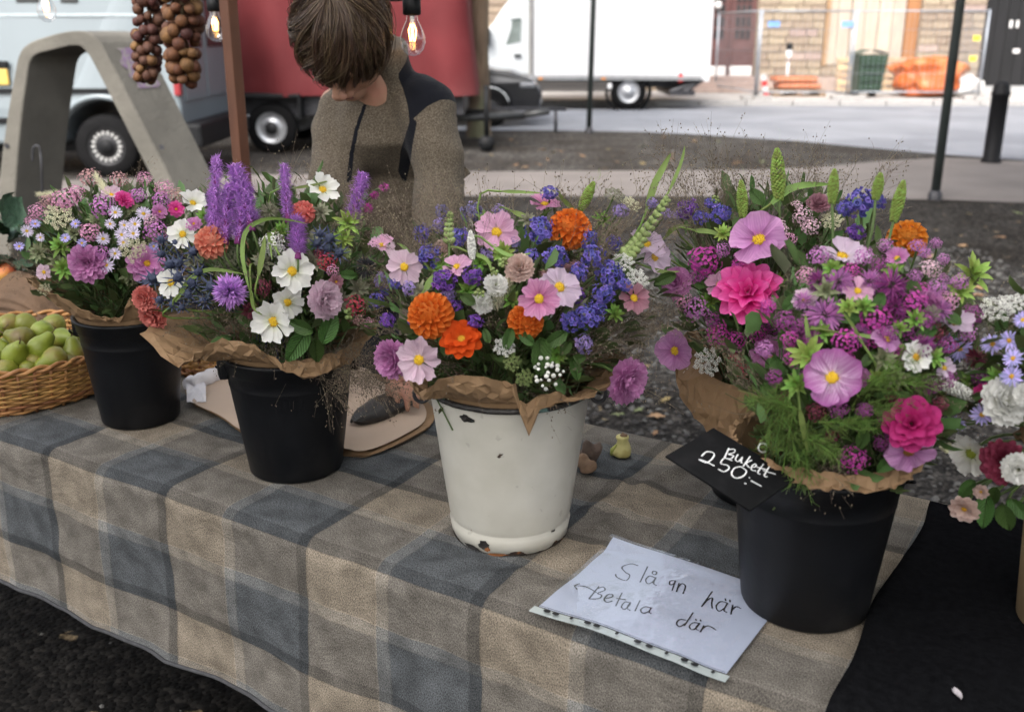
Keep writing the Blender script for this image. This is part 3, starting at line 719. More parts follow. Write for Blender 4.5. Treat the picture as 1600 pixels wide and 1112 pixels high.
# ---- string of bulbs
BLKC = mat('black_cable', (.012, .012, .013), .5)
def thin_clear(name, rough, bump=0.0, lo=.03, hi=.75):
    m = bpy.data.materials.new(name); m.use_nodes = True; nt = m.node_tree; L = nt.links.new
    tp_ = nt.nodes.new('ShaderNodeBsdfTransparent'); gl = nt.nodes.new('ShaderNodeBsdfGlossy'); gl.inputs['Roughness'].default_value = rough
    lw = nt.nodes.new('ShaderNodeLayerWeight'); lw.inputs[0].default_value = .5; pw = nd(nt, 'ShaderNodeMath', operation='POWER'); L(lw.outputs['Facing'], pw.inputs[0]); pw.inputs[1].default_value = 3.0
    mr = nd(nt, 'ShaderNodeMapRange'); mr.inputs[3].default_value = lo; mr.inputs[4].default_value = hi; L(pw.outputs[0], mr.inputs[0])
    ms = nt.nodes.new('ShaderNodeMixShader'); L(mr.outputs[0], ms.inputs[0]); L(tp_.outputs[0], ms.inputs[1]); L(gl.outputs[0], ms.inputs[2]); L(ms.outputs[0], nt.nodes['Material Output'].inputs[0])
    if bump:
        tc = nt.nodes.new('ShaderNodeTexCoord'); no = nt.nodes.new('ShaderNodeTexNoise'); no.inputs['Scale'].default_value = 22; no.inputs['Detail'].default_value = 4; L(tc.outputs['Object'], no.inputs['Vector'])
        bp = nt.nodes.new('ShaderNodeBump'); bp.inputs['Strength'].default_value = bump; bp.inputs['Distance'].default_value = .01; L(no.outputs['Fac'], bp.inputs['Height']); L(bp.outputs[0], gl.inputs['Normal'])
    return m
GL = thin_clear('bulb_glass', .06, 0, .16, .9)
GLOW = bpy.data.materials.new('filament'); GLOW.use_nodes = True
ge = GLOW.node_tree.nodes['Principled BSDF']; ge.inputs['Emission Color'].default_value = (1, .48, .12, 1); ge.inputs['Emission Strength'].default_value = 5; ge.inputs['Base Color'].default_value = (1, .6, .2, 1)
bulbs = [(67, -26, 3.45, 'leftmost bulb hanging above the concrete arch'), (333, 2, 3.3, 'clear bulb hanging between the onion strings and the brown post'), (643, 2, 2.42, 'clear bulb hanging beside the person\'s head')]
cable = thing('festoon_cable', 'black festoon cable carrying the bulbs', 'cable', Py(333, -2, 3.3))
pts = [Py(-260, -110, 3.7), Py(67, -32, 3.45), Py(200, -10, 3.36), Py(333, -2, 3.3), Py(480, 10, 2.9) + V((0, 0, .03)), Py(643, -3, 2.42), Py(900, -70, 2.0), Py(1300, -190, 1.7)]
q = MB(); q.tube(smooth_path(pts, 8), .006, 6); q.build('wire', BLKC, cable, world=True)
for px, py, Y, lab in bulbs:
    p = Py(px, py, Y); o = thing('light_bulb', lab, 'light bulb', p, 'festoon bulbs'); s = 1.06
    q = MB(); q.lathe([(.008, .012), (.021, .008), (.021, -.028), (.017, -.031)], 16); q.build('socket', BLKP, o)
    q = MB(); q.lathe([(.0125, -.03), (.014, -.042), (.022, -.058), (.029, -.078), (.0295, -.09), (.025, -.106), (.013, -.118), (.001, -.121)], 24, cap0=False, cap1=False); q.build('glass', GL, o)
    q = MB()
    for k in range(4):
        a = k*PI/2; q.tube([(.003*math.cos(a), .003*math.sin(a), -.05), (.009*math.cos(a), .009*math.sin(a), -.064), (.006*math.cos(a+.6), .006*math.sin(a+.6), -.088)], .0011, 4)
    q.build('filament', GLOW, o)
    q = MB(); q.tube([(0, 0, -.03), (0, 0, -.055)], [.006, .003], 6); q.build('glass_stem', mat('pale_glass', (.6, .6, .58), .2), o)

# ---- onion strings
ON1 = mat('onion_skin_brown', (.105, .044, .018), .75, .45, 30, stretch=(1, 1, .2), objrand=.3)
ON2 = mat('onion_skin_red', (.062, .022, .014), .75, .45, 30, stretch=(1, 1, .2), objrand=.3)
def onion_mesh(m):
    q = MB(); q.lathe([(.001, -.024), (.012, -.023), (.022, -.014), (.0265, 0), (.024, .012), (.014, .022), (.006, .030), (.0045, .042), (.006, .056), (.001, .058)], 12, cap0=False, cap1=False); return q.mesh('onion', m)
om = [onion_mesh(ON1), onion_mesh(ON2)]
TWINE = mat('twine', (.22, .17, .10), .9)
for (px, y0, y1, Y, mi, lab, n) in ((236, -30, 128, 3.15, 1, 'string of small dark red onions hanging left', 70), (284, -30, 128, 3.05, 0, 'string of golden brown onions hanging nearest the brown post', 60)):
    top = Py(px, -40, Y); top.z = 2.2; a = Py(px, y0, Y); c = Py(px - (8 if mi else -3), y1, Y)
    o = thing('onion_string', lab, 'onions', a, 'strings of onions')
    q = MB(); q.tube([top, a, c], .006, 6); q.build('twine', TWINE, o, world=True)
    for k in range(n):
        t = (k+.5)/n; ang = k*2.4; rr = (.040 if mi == 0 else .034)*(1.1 - .5*t**3)
        p = a.lerp(c, t) + V((math.cos(ang)*rr, math.sin(ang)*rr, R.uniform(-.015, .015)))*1.0
        d = (V((math.cos(ang), math.sin(ang), R.uniform(-1.2, .1)))).normalized()
        put('onion', om[mi] if R.random() < .85 else om[1-mi], o, T(p - a) @ (-d).to_track_quat('Z', 'Y').to_matrix().to_4x4() @ S3(R.uniform(.62, .98) * (.8 if mi else .9)) @ S3(R.uniform(.85, 1.1), R.uniform(.85, 1.1), R.uniform(.9, 1.2)))

# ---- concrete arch
CONC = mat('grey_concrete', (.125, .117, .10), .85, .16, 5, bump=.35, bscale=45, col2=(.075, .07, .06), scale2=2.4, thr=(.5, .75), detail=8)
AY = 5.4
op = [(-28, 560), (-16, 420), (4, 230), (22, 118), (30, 84), (44, 68), (70, 58), (102, 50), (126, 49), (141, 53), (152, 62), (165, 82), (215, 178), (258, 262), (330, 400), (415, 560)]
ip = [(4, 560), (14, 420), (29, 230), (42, 120), (48, 95), (58, 85), (76, 80), (104, 73), (120, 72), (128, 75), (136, 84), (148, 104), (196, 198), (238, 280), (308, 414), (385, 560)]
ar = thing('concrete_arch', 'rounded concrete arch with a purple paint smear in front of the van', 'arch', (Py(150, 300, AY).x, AY, 0))
ex = V((.13, .30, 0)); off = V((ar.location.x, AY, 0))
def W_(l): return [Py(x, y, AY) - off for x, y in l]
ow, iw = W_(op), W_(ip)
for l in (ow, iw):
    l[0].z = 0; l[-1].z = 0
ow = smooth_path(ow, 5); iw = smooth_path(iw, 5); n = len(ow)
q = MB(); q.v = ow + iw + [p+ex for p in ow] + [p+ex for p in iw]
for k in range(n-1):
    q.f += [[k, k+1, n+k+1, n+k], [2*n+k+1, 2*n+k, 3*n+k, 3*n+k+1], [k+1, k, 2*n+k, 2*n+k+1], [n+k, n+k+1, 3*n+k+1, 3*n+k]]
q.f += [[0, n, 3*n, 2*n], [n-1, 2*n-1, 4*n-1, 3*n-1][::-1]]
add_bevel(q.build('frame', CONC, ar, False, fixn=True), .008, 2)
q = MB()
for px, py in ((11, 228), (253, 230)):
    p = Py(px, py, AY) - off; q.lathe([(.001, 0), (.014, 0)], 12, T(p + V((0, -.004, 0))) @ RX(PI/2), False, False)
q.build('bolt_hole', DARKM, ar)
pm = MB()
def gp(a, c):
    x = lerp(172, 206, c) ; y = lerp(76, 140, c); p = Py(x-4, y, AY) - off
    # the smear lies on the sloping outer face
    k = min(range(n-1), key=lambda i: abs(ow[i].z - p.z) + (0 if ow[i].x > ow[n//2].x else 9)); f = (p.z - ow[k].z)/((ow[k+1].z-ow[k].z) or 1)
    e = ow[k].lerp(ow[k+1], f); nn = (ow[k+1]-ow[k]).cross(ex).normalized()
    if nn.z < 0: nn = -nn
    return e + ex*lerp(.25 + .15*noise.noise(V((c*4, 0, 0))), .75 + .2*noise.noise(V((c*5, 3, 0))), a) + nn*.004
pm.grid(gp, 6, 16); pm.build('paint_smear', mat('purple_paint', (.17, .11, .19), .7, .3, 30, col2=(.20, .188, .165), scale2=40, thr=(.45, .55)), ar)
hk = thing('wire_hook', 'thin dark wire hook leaning on the left leg of the concrete arch', 'hook', Py(60, 280, AY-.12))
q = MB(); q.tube(smooth_path([Py(51, 252, AY-.1), Py(52, 232, AY-.1), Py(58, 228, AY-.1), Py(63, 236, AY-.1), Py(66, 290, AY-.1), Pz(72, 480, 0.01)], 5), .006, 6); q.build('wire', DARKM, hk, world=True)

# ---- shade in front of and under the table, painted as a near-black gravel sheet
tag((lambda b_: (b_.add([TM @ V(p) for p in ((-4.5, -4, .003), (4.5, -4, .003), (4.5, .45, .003), (-4.5, .45, .003))], [(0, 1, 2, 3)]), b_.build('painted_ground_shade', GRAVEL3, None, False))[1])(MB()), kind='structure')
# ---- table
TABW = .70
tab = thing('folding_table', 'long folding table under the checked cloth', 'table', M=TM.copy())
TABG = mat('table_top_grey', (.35, .35, .34), .6)
LEGM = mat('table_leg_grey', (.12, .12, .13), .5, metal=.3)
q = MB(); q.box((-1.7, .012, TZ-.045), (1.75, TABW-.012, TZ-.012), bev=.01); q.build('tabletop', TABG, tab, False)
for x in (-1.25, .14, 1.4):
    for y in (.09, .6):
        q = MB(); q.tube([(x, y, 0), (x, y, TZ-.05)], .016, 10); q.build('leg', LEGM, tab)

# ---- checked cloth
def plaid_mat():
    m, nt, b, out = nodes_mat('checked_wool'); L = nt.links.new
    uv = nd(nt, 'ShaderNodeUVMap', uv_map='UVMap'); sp = nd(nt, 'ShaderNodeSeparateXYZ')
    # wavy threads
    nw = nd(nt, 'ShaderNodeTexNoise'); nw.inputs['Scale'].default_value = 5; L(uv.outputs[0], nw.inputs['Vector'])
    sc = nd(nt, 'ShaderNodeVectorMath', operation='MULTIPLY_ADD'); L(nw.outputs['Color'], sc.inputs[0]); sc.inputs[1].default_value = (.010, .010, 0); L(uv.outputs[0], sc.inputs[2])
    L(sc.outputs[0], sp.inputs[0])
    BL, BE = (.084, .090, .096), (.208, .177, .140)
    def bands(val, period, off, hd, hl):
        a = nd(nt, 'ShaderNodeMath', operation='ADD'); L(val, a.inputs[0]); a.inputs[1].default_value = -off + 50*period
        d = nd(nt, 'ShaderNodeMath', operation='DIVIDE'); L(a.outputs[0], d.inputs[0]); d.inputs[1].default_value = period
        f = nd(nt, 'ShaderNodeMath', operation='FRACT'); L(d.outputs[0], f.inputs[0])
        # after the dark thread beige, a light thread at half way, then blue, a dark thread at the end
        r = ramp(nt, [(0, BE), (.5 - hl, (.105, .103, .098)), (.5, BL)], 'CONSTANT'); L(f.outputs[0], r.inputs[0])
        g = ramp(nt, [(0, (.72,)*3), (.012, (.96,)*3), (.5 - hl - .01, (.92,)*3), (.5 - hl, (1.25,)*3), (.5 - hl*.15, (1.25,)*3), (.5, (.92,)*3), (1 - hd - .008, (.92,)*3), (1 - hd, (.64,)*3)]); L(f.outputs[0], g.inputs[0])
        return r.outputs[0], g.outputs[0]
    wa, ga = bands(sp.outputs['X'], .3465, 0.0, .06, .075)
    ng = nd(nt, 'ShaderNodeMath', operation='MULTIPLY'); L(sp.outputs['Y'], ng.inputs[0]); ng.inputs[1].default_value = -1
    we, ge_ = bands(ng.outputs[0], .235, .002, .085, .10)
    mx0 = nd(nt, 'ShaderNodeMixRGB'); mx0.inputs[0].default_value = .5; L(wa, mx0.inputs[1]); L(we, mx0.inputs[2])
    mx1 = nd(nt, 'ShaderNodeMixRGB', blend_type='MULTIPLY'); mx1.inputs[0].default_value = 1; L(mx0.outputs[0], mx1.inputs[1]); L(ga, mx1.inputs[2])
    mx = nd(nt, 'ShaderNodeMixRGB', blend_type='MULTIPLY'); mx.inputs[0].default_value = 1; L(mx1.outputs[0], mx.inputs[1]); L(ge_, mx.inputs[2])
    # woven mélange: twill pepper
    mp = nd(nt, 'ShaderNodeMapping'); mp.inputs['Rotation'].default_value = (0, 0, rad(45)); mp.inputs['Scale'].default_value = (560, 360, 1); L(uv.outputs[0], mp.inputs[0])
    n2 = nd(nt, 'ShaderNodeTexNoise'); n2.inputs['Scale'].default_value = 1; n2.inputs['Detail'].default_value = 2; L(mp.outputs[0], n2.inputs['Vector'])
    r2 = ramp(nt, [(.3, (.40, .40, .40)), (.7, (1.6, 1.6, 1.6))]); L(n2.outputs['Fac'], r2.inputs[0])
    m1 = nd(nt, 'ShaderNodeMixRGB', blend_type='MULTIPLY'); m1.inputs[0].default_value = 1; L(mx.outputs[0], m1.inputs[1]); L(r2.outputs[0], m1.inputs[2])
    n3 = nd(nt, 'ShaderNodeTexNoise'); n3.inputs['Scale'].default_value = 22; n3.inputs['Detail'].default_value = 6; L(uv.outputs[0], n3.inputs['Vector'])
    r3 = ramp(nt, [(.3, (.74, .74, .74)), (.7, (1.24, 1.24, 1.24))]); L(n3.outputs['Fac'], r3.inputs[0])
    m2 = nd(nt, 'ShaderNodeMixRGB', blend_type='MULTIPLY'); m2.inputs[0].default_value = 1; L(m1.outputs[0], m2.inputs[1]); L(r3.outputs[0], m2.inputs[2])
    L(m2.outputs[0], b.inputs['Base Color']); b.inputs['Roughness'].default_value = .95; b.inputs['Specular IOR Level'].default_value = .02
    
    bp = nd(nt, 'ShaderNodeBump'); bp.inputs['Strength'].default_value = .35; bp.inputs['Distance'].default_value = .002; L(n2.outputs['Fac'], bp.inputs['Height'])
    nb = nd(nt, 'ShaderNodeTexNoise'); nb.inputs['Scale'].default_value = 7; nb.inputs['Detail'].default_value = 5; nb.inputs['Distortion'].default_value = .8; L(uv.outputs[0], nb.inputs['Vector'])
    bp2 = nd(nt, 'ShaderNodeBump'); bp2.inputs['Strength'].default_value = .6; bp2.inputs['Distance'].default_value = .025; L(nb.outputs['Fac'], bp2.inputs['Height']); L(bp.outputs[0], bp2.inputs['Normal'])
    L(bp2.outputs[0], b.inputs['Normal'])
    return m
CRAD, HANG = .028, .335
def ridge(u, v, a, c, w, h):
    """a soft fold from a to c"""
    ax, ay = a; bx, by = c; dx, dy = bx-ax, by-ay; l2 = dx*dx+dy*dy
    t = max(0, min(1, ((u-ax)*dx+(v-ay)*dy)/l2)); d = math.hypot(u-ax-dx*t, v-ay-dy*t)
    return h*math.exp(-(d/w)**2)*sstep(0, .15, t+.02)*sstep(0, .15, 1.02-t)
folds = []
def fold_px(x0, y0, x1, y1, w, h):
    a, c = uv_of(Pz(x0, y0, TZ)), uv_of(Pz(x1, y1, TZ)); folds.append((a, c, w, h))
for f in ((1105, 712, 985, 775, .016, .012), (985, 775, 910, 800, .018, .009), (1040, 760, 925, 830, .014, .006), (1110, 790, 1000, 840, .018, .006), (1080, 740, 930, 760, .012, .006),
          (640, 885, 760, 872, .012, .006), (700, 905, 830, 890, .012, .005), (880, 880, 960, 850, .014, .005), (560, 700, 640, 740, .014, .003), (1130, 830, 1010, 900, .02, .004),
          (270, 740, 330, 720, .012, .003), (400, 790, 450, 775, .012, .003), (930, 700, 1010, 690, .012, .004)): fold_px(*f)
BUCK = {}
def cloth_pt(u, t):
    """t: distance over the cloth from the front fold's start; <0 hangs down in front"""
    arc = CRAD*PI/2
    if t < -arc/2:
        d = -t - arc/2; k = min(1, d/HANG)
        wav = .004*k*math.sin(u*9.5+.6) + .004*k*math.sin(u*21+2*k) - .012*k*abs(noise.noise(V((u*5.5, 3, d*1.2)))) + .010*k*noise.noise(V((u*4, d*6, 0))) + .006*noise.noise(V((u*9, d*10, 5)))
        y, z = -wav - .012*k, TZ - CRAD - d
        y += .004*noise.noise(V((u*14, d*16, 9)))
    elif t < arc/2:
        a = (t + arc/2)/CRAD; y, z = CRAD - CRAD*math.cos(a), TZ - CRAD + CRAD*math.sin(a)
    else:
        y, z = CRAD + t - arc/2, TZ
    if y > TABW:
        d = y - TABW; y, z = TABW + .01*math.sin(u*12)*min(1, d*5) + .004, TZ - d
    elif y >= 0 and t > -arc/2:
        k = sstep(-.02, .05, y)*sstep(0, .04, TABW-y)
        w = .0042*noise.noise(V((u*7, y*7, 1))) + .0024*noise.noise(V((u*16, y*20, 4)))
        for f in folds: w += ridge(u, y, *f)
        for (bu, bv, br) in BUCK.values():          # pressed flat under what stands on it
            k *= sstep(br-.012, br+.03, math.hypot(u-bu, y-bv))
        z += max(-.003, w)*k
    return V((u, y, z))
# ---- where the buckets stand: name -> photo pixel of the front foot, foot radius, rim radius, height
spec = {'A': ((224, 672), .080, .106, .235), 'B': ((466, 757), .087, .119, .238), 'C': ((797, 870), .0955, .129, .262), 'D': ((1250, 990), .090, .116, .236)}
BK = {}
for k, (px, r0, r1, h) in spec.items():
    w = Pz(*px, TZ); d = V((w.x, w.y, 0)).normalized(); c = w + d*r0
    BK[k] = (V((c.x, c.y, TZ+.001)), r0, r1, h)
BK['E'] = (V((.445, 1.635, TZ+.001)), .083, .108, .225)
BK['F'] = (V((.79, 1.20, TZ+.012)), .082, .10, .262)
for k, (c, r0, r1, h) in BK.items(): BUCK[k] = (*uv_of(c), r0)
L0, NU, NT = -1.72, 430, 150
tmin, tmax = -(HANG + CRAD*PI/4), TABW + .18
q = MB(); q.grid(lambda a, c: cloth_pt(lerp(L0, 1.75, a), lerp(tmin, tmax, c)), NU, NT)
cl = q.build('tablecloth', plaid_mat(), None, True, M=TM.copy())
tag(cl, 'grey blue and beige checked wool cloth draped over the long table', 'tablecloth')
uvl = cl.data.uv_layers.new(name='UVMap')
for lp in cl.data.loops:
    i, j = lp.vertex_index % NU, lp.vertex_index // NU
    uvl.data[lp.index].uv = (lerp(L0, 1.75, i/(NU-1)), lerp(tmin, tmax, j/(NT-1)))
hem = MB(); hem.tube([cloth_pt(lerp(L0, 1.75, i/220), tmin) + V((0, -.002, .004)) for i in range(221)], .0042, 5); hem.build('hem', mat('grey_hem', (.045, .046, .05), .9, .2, 60), cl)

# ---- black cloth with white paper under it, right
def over(u, t, lift): 
    p = cloth_pt(u, t); return p + (V((0, 0, lift)) if t > 0 else V((0, -lift, 0)))
BLKF = mat('black_fleece', (.0058, .006, .0068), .95, .3, 90, bump=.5, bscale=160, sheen=0, bdist=.004, spec=.0)
def le(t): return .838 + .012*noise.noise(V((t*5, 1, 0))) - .004*math.sin(t*9)
q = MB(); q.grid(lambda a, c: over(le(lerp(-.1, .64, c)) + a*.8, lerp(-.1, .66, c), .009 + .004*noise.noise(V((a*8, c*8, 2))) + .003*math.exp(-(a/.03)**2)), 60, 60)
bf = q.build('black_cloth', BLKF, None, True, M=TM.copy()); tag(bf, 'black fleece cloth spread over the right end of the table', 'cloth')
so = bf.modifiers.new('thick', 'SOLIDIFY'); so.thickness = .004; so.offset = 1
q = MB(); q.grid(lambda a, c: over(.818 + .04*c + a*.3, lerp(-.1, .10, c), .0035), 30, 20)
tag(q.build('white_sheet', WHITEP, None, True, M=TM.copy()), 'white sheet edge showing under the near corner of the black cloth', 'paper')
q = MB(); q.grid(lambda a, c: over(.93 + a*.5, lerp(.40, .655, c) + .012*math.sin(a*7), .0045), 20, 10)
tag(q.build('pale_blue_sheet', mat('pale_blue_paper', (.55, .62, .72), .6), None, True, M=TM @ T(0, .012, 0)), 'pale sheet edge showing at the back of the black cloth', 'paper')

# ---- buckets
BPL = mat('black_bucket_plastic', (.0055, .006, .0075), .45, .15, 14, spec=.2, bump=.04, bscale=90, col2=(.02, .02, .021), scale2=9, thr=(.56, .78))
def enamel():
    m, nt, b, out = nodes_mat('cream_enamel'); L = nt.links.new
    tc = nd(nt, 'ShaderNodeTexCoord'); sp = nd(nt, 'ShaderNodeSeparateXYZ'); L(tc.outputs['Object'], sp.inputs[0])
    n1 = nd(nt, 'ShaderNodeTexNoise'); n1.inputs['Scale'].default_value = 16; n1.inputs['Detail'].default_value = 6; L(tc.outputs['Object'], n1.inputs['Vector'])
    n2 = nd(nt, 'ShaderNodeTexNoise'); n2.inputs['Scale'].default_value = 60; n2.inputs['Detail'].default_value = 3; L(tc.outputs['Object'], n2.inputs['Vector'])
    base = ramp(nt, [(.3, (.42, .405, .355)), (.7, (.50, .485, .435))]); L(n1.outputs['Fac'], base.inputs[0])
    # chips: near the foot and the rim
    def near(z, w):
        a = nd(nt, 'ShaderNodeMath', operation='SUBTRACT'); L(sp.outputs['Z'], a.inputs[0]); a.inputs[1].default_value = z
        c = nd(nt, 'ShaderNodeMath', operation='ABSOLUTE'); L(a.outputs[0], c.inputs[0])
        d = nd(nt, 'ShaderNodeMapRange'); d.inputs[1].default_value = 0; d.inputs[2].default_value = w; d.inputs[3].default_value = .34; d.inputs[4].default_value = 0; L(c.outputs[0], d.inputs[0]); return d.outputs[0]
    a1 = nd(nt, 'ShaderNodeMath', operation='MAXIMUM'); L(near(0.0, .016), a1.inputs[0]); L(near(.262, .012), a1.inputs[1])
    n3 = nd(nt, 'ShaderNodeTexNoise'); n3.inputs['Scale'].default_value = 22; n3.inputs['Detail'].default_value = 5; L(tc.outputs['Object'], n3.inputs['Vector'])
    ad = nd(nt, 'ShaderNodeMath', operation='ADD'); L(a1.outputs[0], ad.inputs[0]); L(n3.outputs['Fac'], ad.inputs[1])
    ch = ramp(nt, [(.74, (0, 0, 0)), (.755, (1, 1, 1))]); L(ad.outputs[0], ch.inputs[0])
    ru = ramp(nt, [(.35, (.02, .014, .012)), (.55, (.05, .025, .015)), (.66, (.30, .11, .03))]); L(n2.outputs['Fac'], ru.inputs[0])
    mx = nd(nt, 'ShaderNodeMixRGB'); L(ch.outputs[0], mx.inputs[0]); L(base.outputs[0], mx.inputs[1]); L(ru.outputs[0], mx.inputs[2])
    # small grey scuffs
    s1 = ramp(nt, [(.69, (0, 0, 0)), (.73, (.5, .5, .5))]); n4 = nd(nt, 'ShaderNodeTexNoise'); n4.inputs['Scale'].default_value = 45; n4.inputs['Detail'].default_value = 2; L(tc.outputs['Object'], n4.inputs['Vector']); L(n4.outputs['Fac'], s1.inputs[0])
    m3 = nd(nt, 'ShaderNodeMixRGB'); L(s1.outputs[0], m3.inputs[0]); L(mx.outputs[0], m3.inputs[1]); m3.inputs[2].default_value = (.30, .28, .25, 1)
    L(m3.outputs[0], b.inputs['Base Color'])
    rr = nd(nt, 'ShaderNodeMapRange'); L(ch.outputs[0], rr.inputs[0]); rr.inputs[3].default_value = .32; rr.inputs[4].default_value = .9; L(rr.outputs[0], b.inputs['Roughness'])
    bp = nd(nt, 'ShaderNodeBump'); bp.inputs['Strength'].default_value = .6; bp.inputs['Distance'].default_value = .002; bp.invert = True; L(ch.outputs[0], bp.inputs['Height'])
    b2 = nd(nt, 'ShaderNodeBump'); b2.inputs['Strength'].default_value = .12; b2.inputs['Distance'].default_value = .006; L(n1.outputs['Fac'], b2.inputs['Height']); L(bp.outputs[0], b2.inputs['Normal'])
    L(b2.outputs[0], b.inputs['Normal'])
    return m
ENAM = enamel(); ENRIM = mat('chipped_black_rim', (.022, .02, .019), .45, .5, 60, bump=.4, bscale=120, col2=(.12, .2, .18), scale2=70, thr=(.62, .66))
labels = {'A': 'black plastic bucket beside the pear basket, leftmost on the table', 'B': 'black plastic bucket second from the left, in front of the kraft sheets',
          'C': 'cream enamel bucket with rusty chips, middle of the table', 'D': 'black plastic bucket in front at the right, standing on the paper sign',
          'E': 'black plastic bucket half hidden behind the price card', 'F': 'tan cardboard vase at the right edge on the black cloth'}
for k, (c, r0, r1, h) in BK.items():
    if k == 'F': continue
    o = thing('enamel_bucket' if k == 'C' else 'flower_bucket', labels[k], 'bucket', c, None if k == 'C' else 'black flower buckets')
    def rr(z): return lerp(r0, r1, z/h)
    if k == 'C':
        prof = [(r0-.006, 0), (r0, .002), (rr(.03)+.0005, .028), (rr(.032)-.003, .032), (rr(.036)-.002, .036), (rr(.04), .045), (rr(.12), .12), (rr(.2), .2), (r1-.001, h-.008)]
        q = MB(); q.lathe(prof, 64, cap0=True, cap1=False); q.build('wall', ENAM, o)
        q = MB(); q.lathe([(r1-.004, h-.012), (rr(.05)-.004, .05), (.001, .045)], 48, cap0=False, cap1=False); q.build('inside', mat('enamel_inside', (.25, .27, .25), .4), o)
        q = MB(); q.tube([(r1*math.cos(2*PI*i/72)+.0, r1*math.sin(2*PI*i/72), h-.004 + .0012*noise.noise(V((math.cos(i)*2, i, 0)))) for i in range(73)], .0048, 8, False); q.build('rim', ENRIM, o)
        # patches of lost enamel
        def chip(az, z, w, hh, m=ENRIM):
            b2 = MB(); n = 14; pts = []
            for i in range(n):
                a = 2*PI*i/n; kx = R.uniform(.55, 1.1)
                zz = z + hh*math.sin(a)*kx; aa = az + w/r0*math.cos(a)*kx; rad_ = rr(max(0, zz)) + .0012
                pts.append((rad_*math.cos(aa), rad_*math.sin(aa), zz))
            b2.add(pts, [list(range(n))]); b2.build('enamel_chip', m, o, False)
        fa = math.atan2(-c.y, -c.x)
        RUS = mat('rust', (.24, .09, .03), .9, .4, 80)
        chip(fa-.42, .016, .012, .011); chip(fa-.38, .010, .005, .005, RUS); chip(fa+.75, .034, .006, .003); chip(fa-.55, h-.022, .012, .008); chip(fa-.22, .003, .020, .003, RUS); chip(fa-.68, .006, .02, .004)
        # bail handle folded down behind, with ears
        for s in (-1, 1):
            aa = fa + s*1.48; e = V((r1*math.cos(aa), r1*math.sin(aa), h-.018))
            out = V((math.cos(aa), math.sin(aa), 0))
            q = MB(); q.tube([e + V((0, 0, .014))*math.cos(t) + out*(.012 + .012*math.sin(t)) for t in [2*PI*i/14 for i in range(15)]], .0032, 6); q.build('handle_ear', DARKM, o)
        a0, a1 = fa+1.48, fa-1.48+2*PI
        q = MB(); q.tube([V((math.cos(lerp(a0, a1, i/20))*(r1+.016), math.sin(lerp(a0, a1, i/20))*(r1+.016), h-.018-.05*math.sin(PI*i/20))) for i in range(21)], .003, 6); q.build('bail_handle', DARKM, o)
    else:
        prof = [(r0-.004, 0), (r0, .004), (rr(h*.5), h*.5), (rr(h-.062), h-.062), (rr(h-.06)+.0006, h-.060), (rr(h-.056)+.0006, h-.056), (rr(h-.054), h-.054), (rr(h-.03), h-.03), (rr(h-.028)+.003, h-.028), (r1+.001, h-.012), (r1+.006, h-.008), (r1+.007, h-.003), (r1+.004, h), (r1-.002, h-.002), (r0-.004, .02), (.001, .018)]
        q = MB(); q.lathe(prof, 64, cap0=True, cap1=False); q.build('wall', BPL, o)
        fa = math.atan2(-c.y, -c.x)
        for s in (-1, 1):
            aa = fa + s*(-1.42 if k == 'B' else 1.9); q = MB(); q.box((-.006, -.016, -.045), (.012, .016, -.006), bev=.005)
            q.build('handle_lug', BPL, o, True, M=T(rr(h-.02)*math.cos(aa), rr(h-.02)*math.sin(aa), h) @ RZ(aa))
        a0, a1 = fa+1.6, fa-1.6+2*PI
        q = MB(); q.tube([V((math.cos(lerp(a0, a1, i/18))*(r1+.012), math.sin(lerp(a0, a1, i/18))*(r1+.012), h-.03-.06*math.sin(PI*i/18))) for i in range(19)], .0025, 6); q.build('bail_handle', BPL, o)
CARD_ = mat('tan_cardboard', (.36, .25, .13), .85, .12, 12, stretch=(1, 1, .2), bump=.1)
c, r0, r1, h = BK['F']; o = thing('cardboard_vase', labels['F'], 'vase', c)
q = MB(); q.lathe([(r0, 0), (r1, h), (r1-.006, h), (r0-.006, .01), (.001, .01)], 40, cap1=False); q.build('wall', CARD_, o)

# ---- kraft paper wraps
def kraft_mat(*a, **kw):
    """crumpled: sharp creases from a cell pattern, fine ribbing"""
    m = mat(*a, **kw); nt = m.node_tree; L = nt.links.new; b = nt.nodes['Principled BSDF']
    tc = nd(nt, 'ShaderNodeTexCoord'); no = nd(nt, 'ShaderNodeTexNoise'); no.inputs['Scale'].default_value = 6; L(tc.outputs['Object'], no.inputs['Vector'])
    va = nd(nt, 'ShaderNodeVectorMath', operation='MULTIPLY_ADD'); L(no.outputs['Color'], va.inputs[0]); va.inputs[1].default_value = (.12, .12, .12); L(tc.outputs['Object'], va.inputs[2])
    vo = nd(nt, 'ShaderNodeTexVoronoi'); vo.inputs['Scale'].default_value = 24; vo.inputs['Randomness'].default_value = 1; L(va.outputs[0], vo.inputs['Vector'])
    bp = nd(nt, 'ShaderNodeBump'); bp.inputs['Strength'].default_value = .35; bp.inputs['Distance'].default_value = .016; L(vo.outputs['Distance'], bp.inputs['Height'])
    wv = nd(nt, 'ShaderNodeTexWave'); wv.bands_direction = 'X'; wv.inputs['Scale'].default_value = 160; wv.inputs['Distortion'].default_value = 1; L(tc.outputs['Object'], wv.inputs['Vector'])
    b2 = nd(nt, 'ShaderNodeBump'); b2.inputs['Strength'].default_value = .12; b2.inputs['Distance'].default_value = .001; L(wv.outputs['Fac'], b2.inputs['Height']); L(bp.outputs[0], b2.inputs['Normal']); L(b2.outputs[0], b.inputs['Normal'])
    return m
KRAFT = kraft_mat('kraft_paper', (.235, .147, .078), .8, .12, 9, bump=.5, bscale=16, bdist=.02, stretch=(1, 1, 1.6), col2=(.19, .115, .058), scale2=5, thr=(.45, .7))
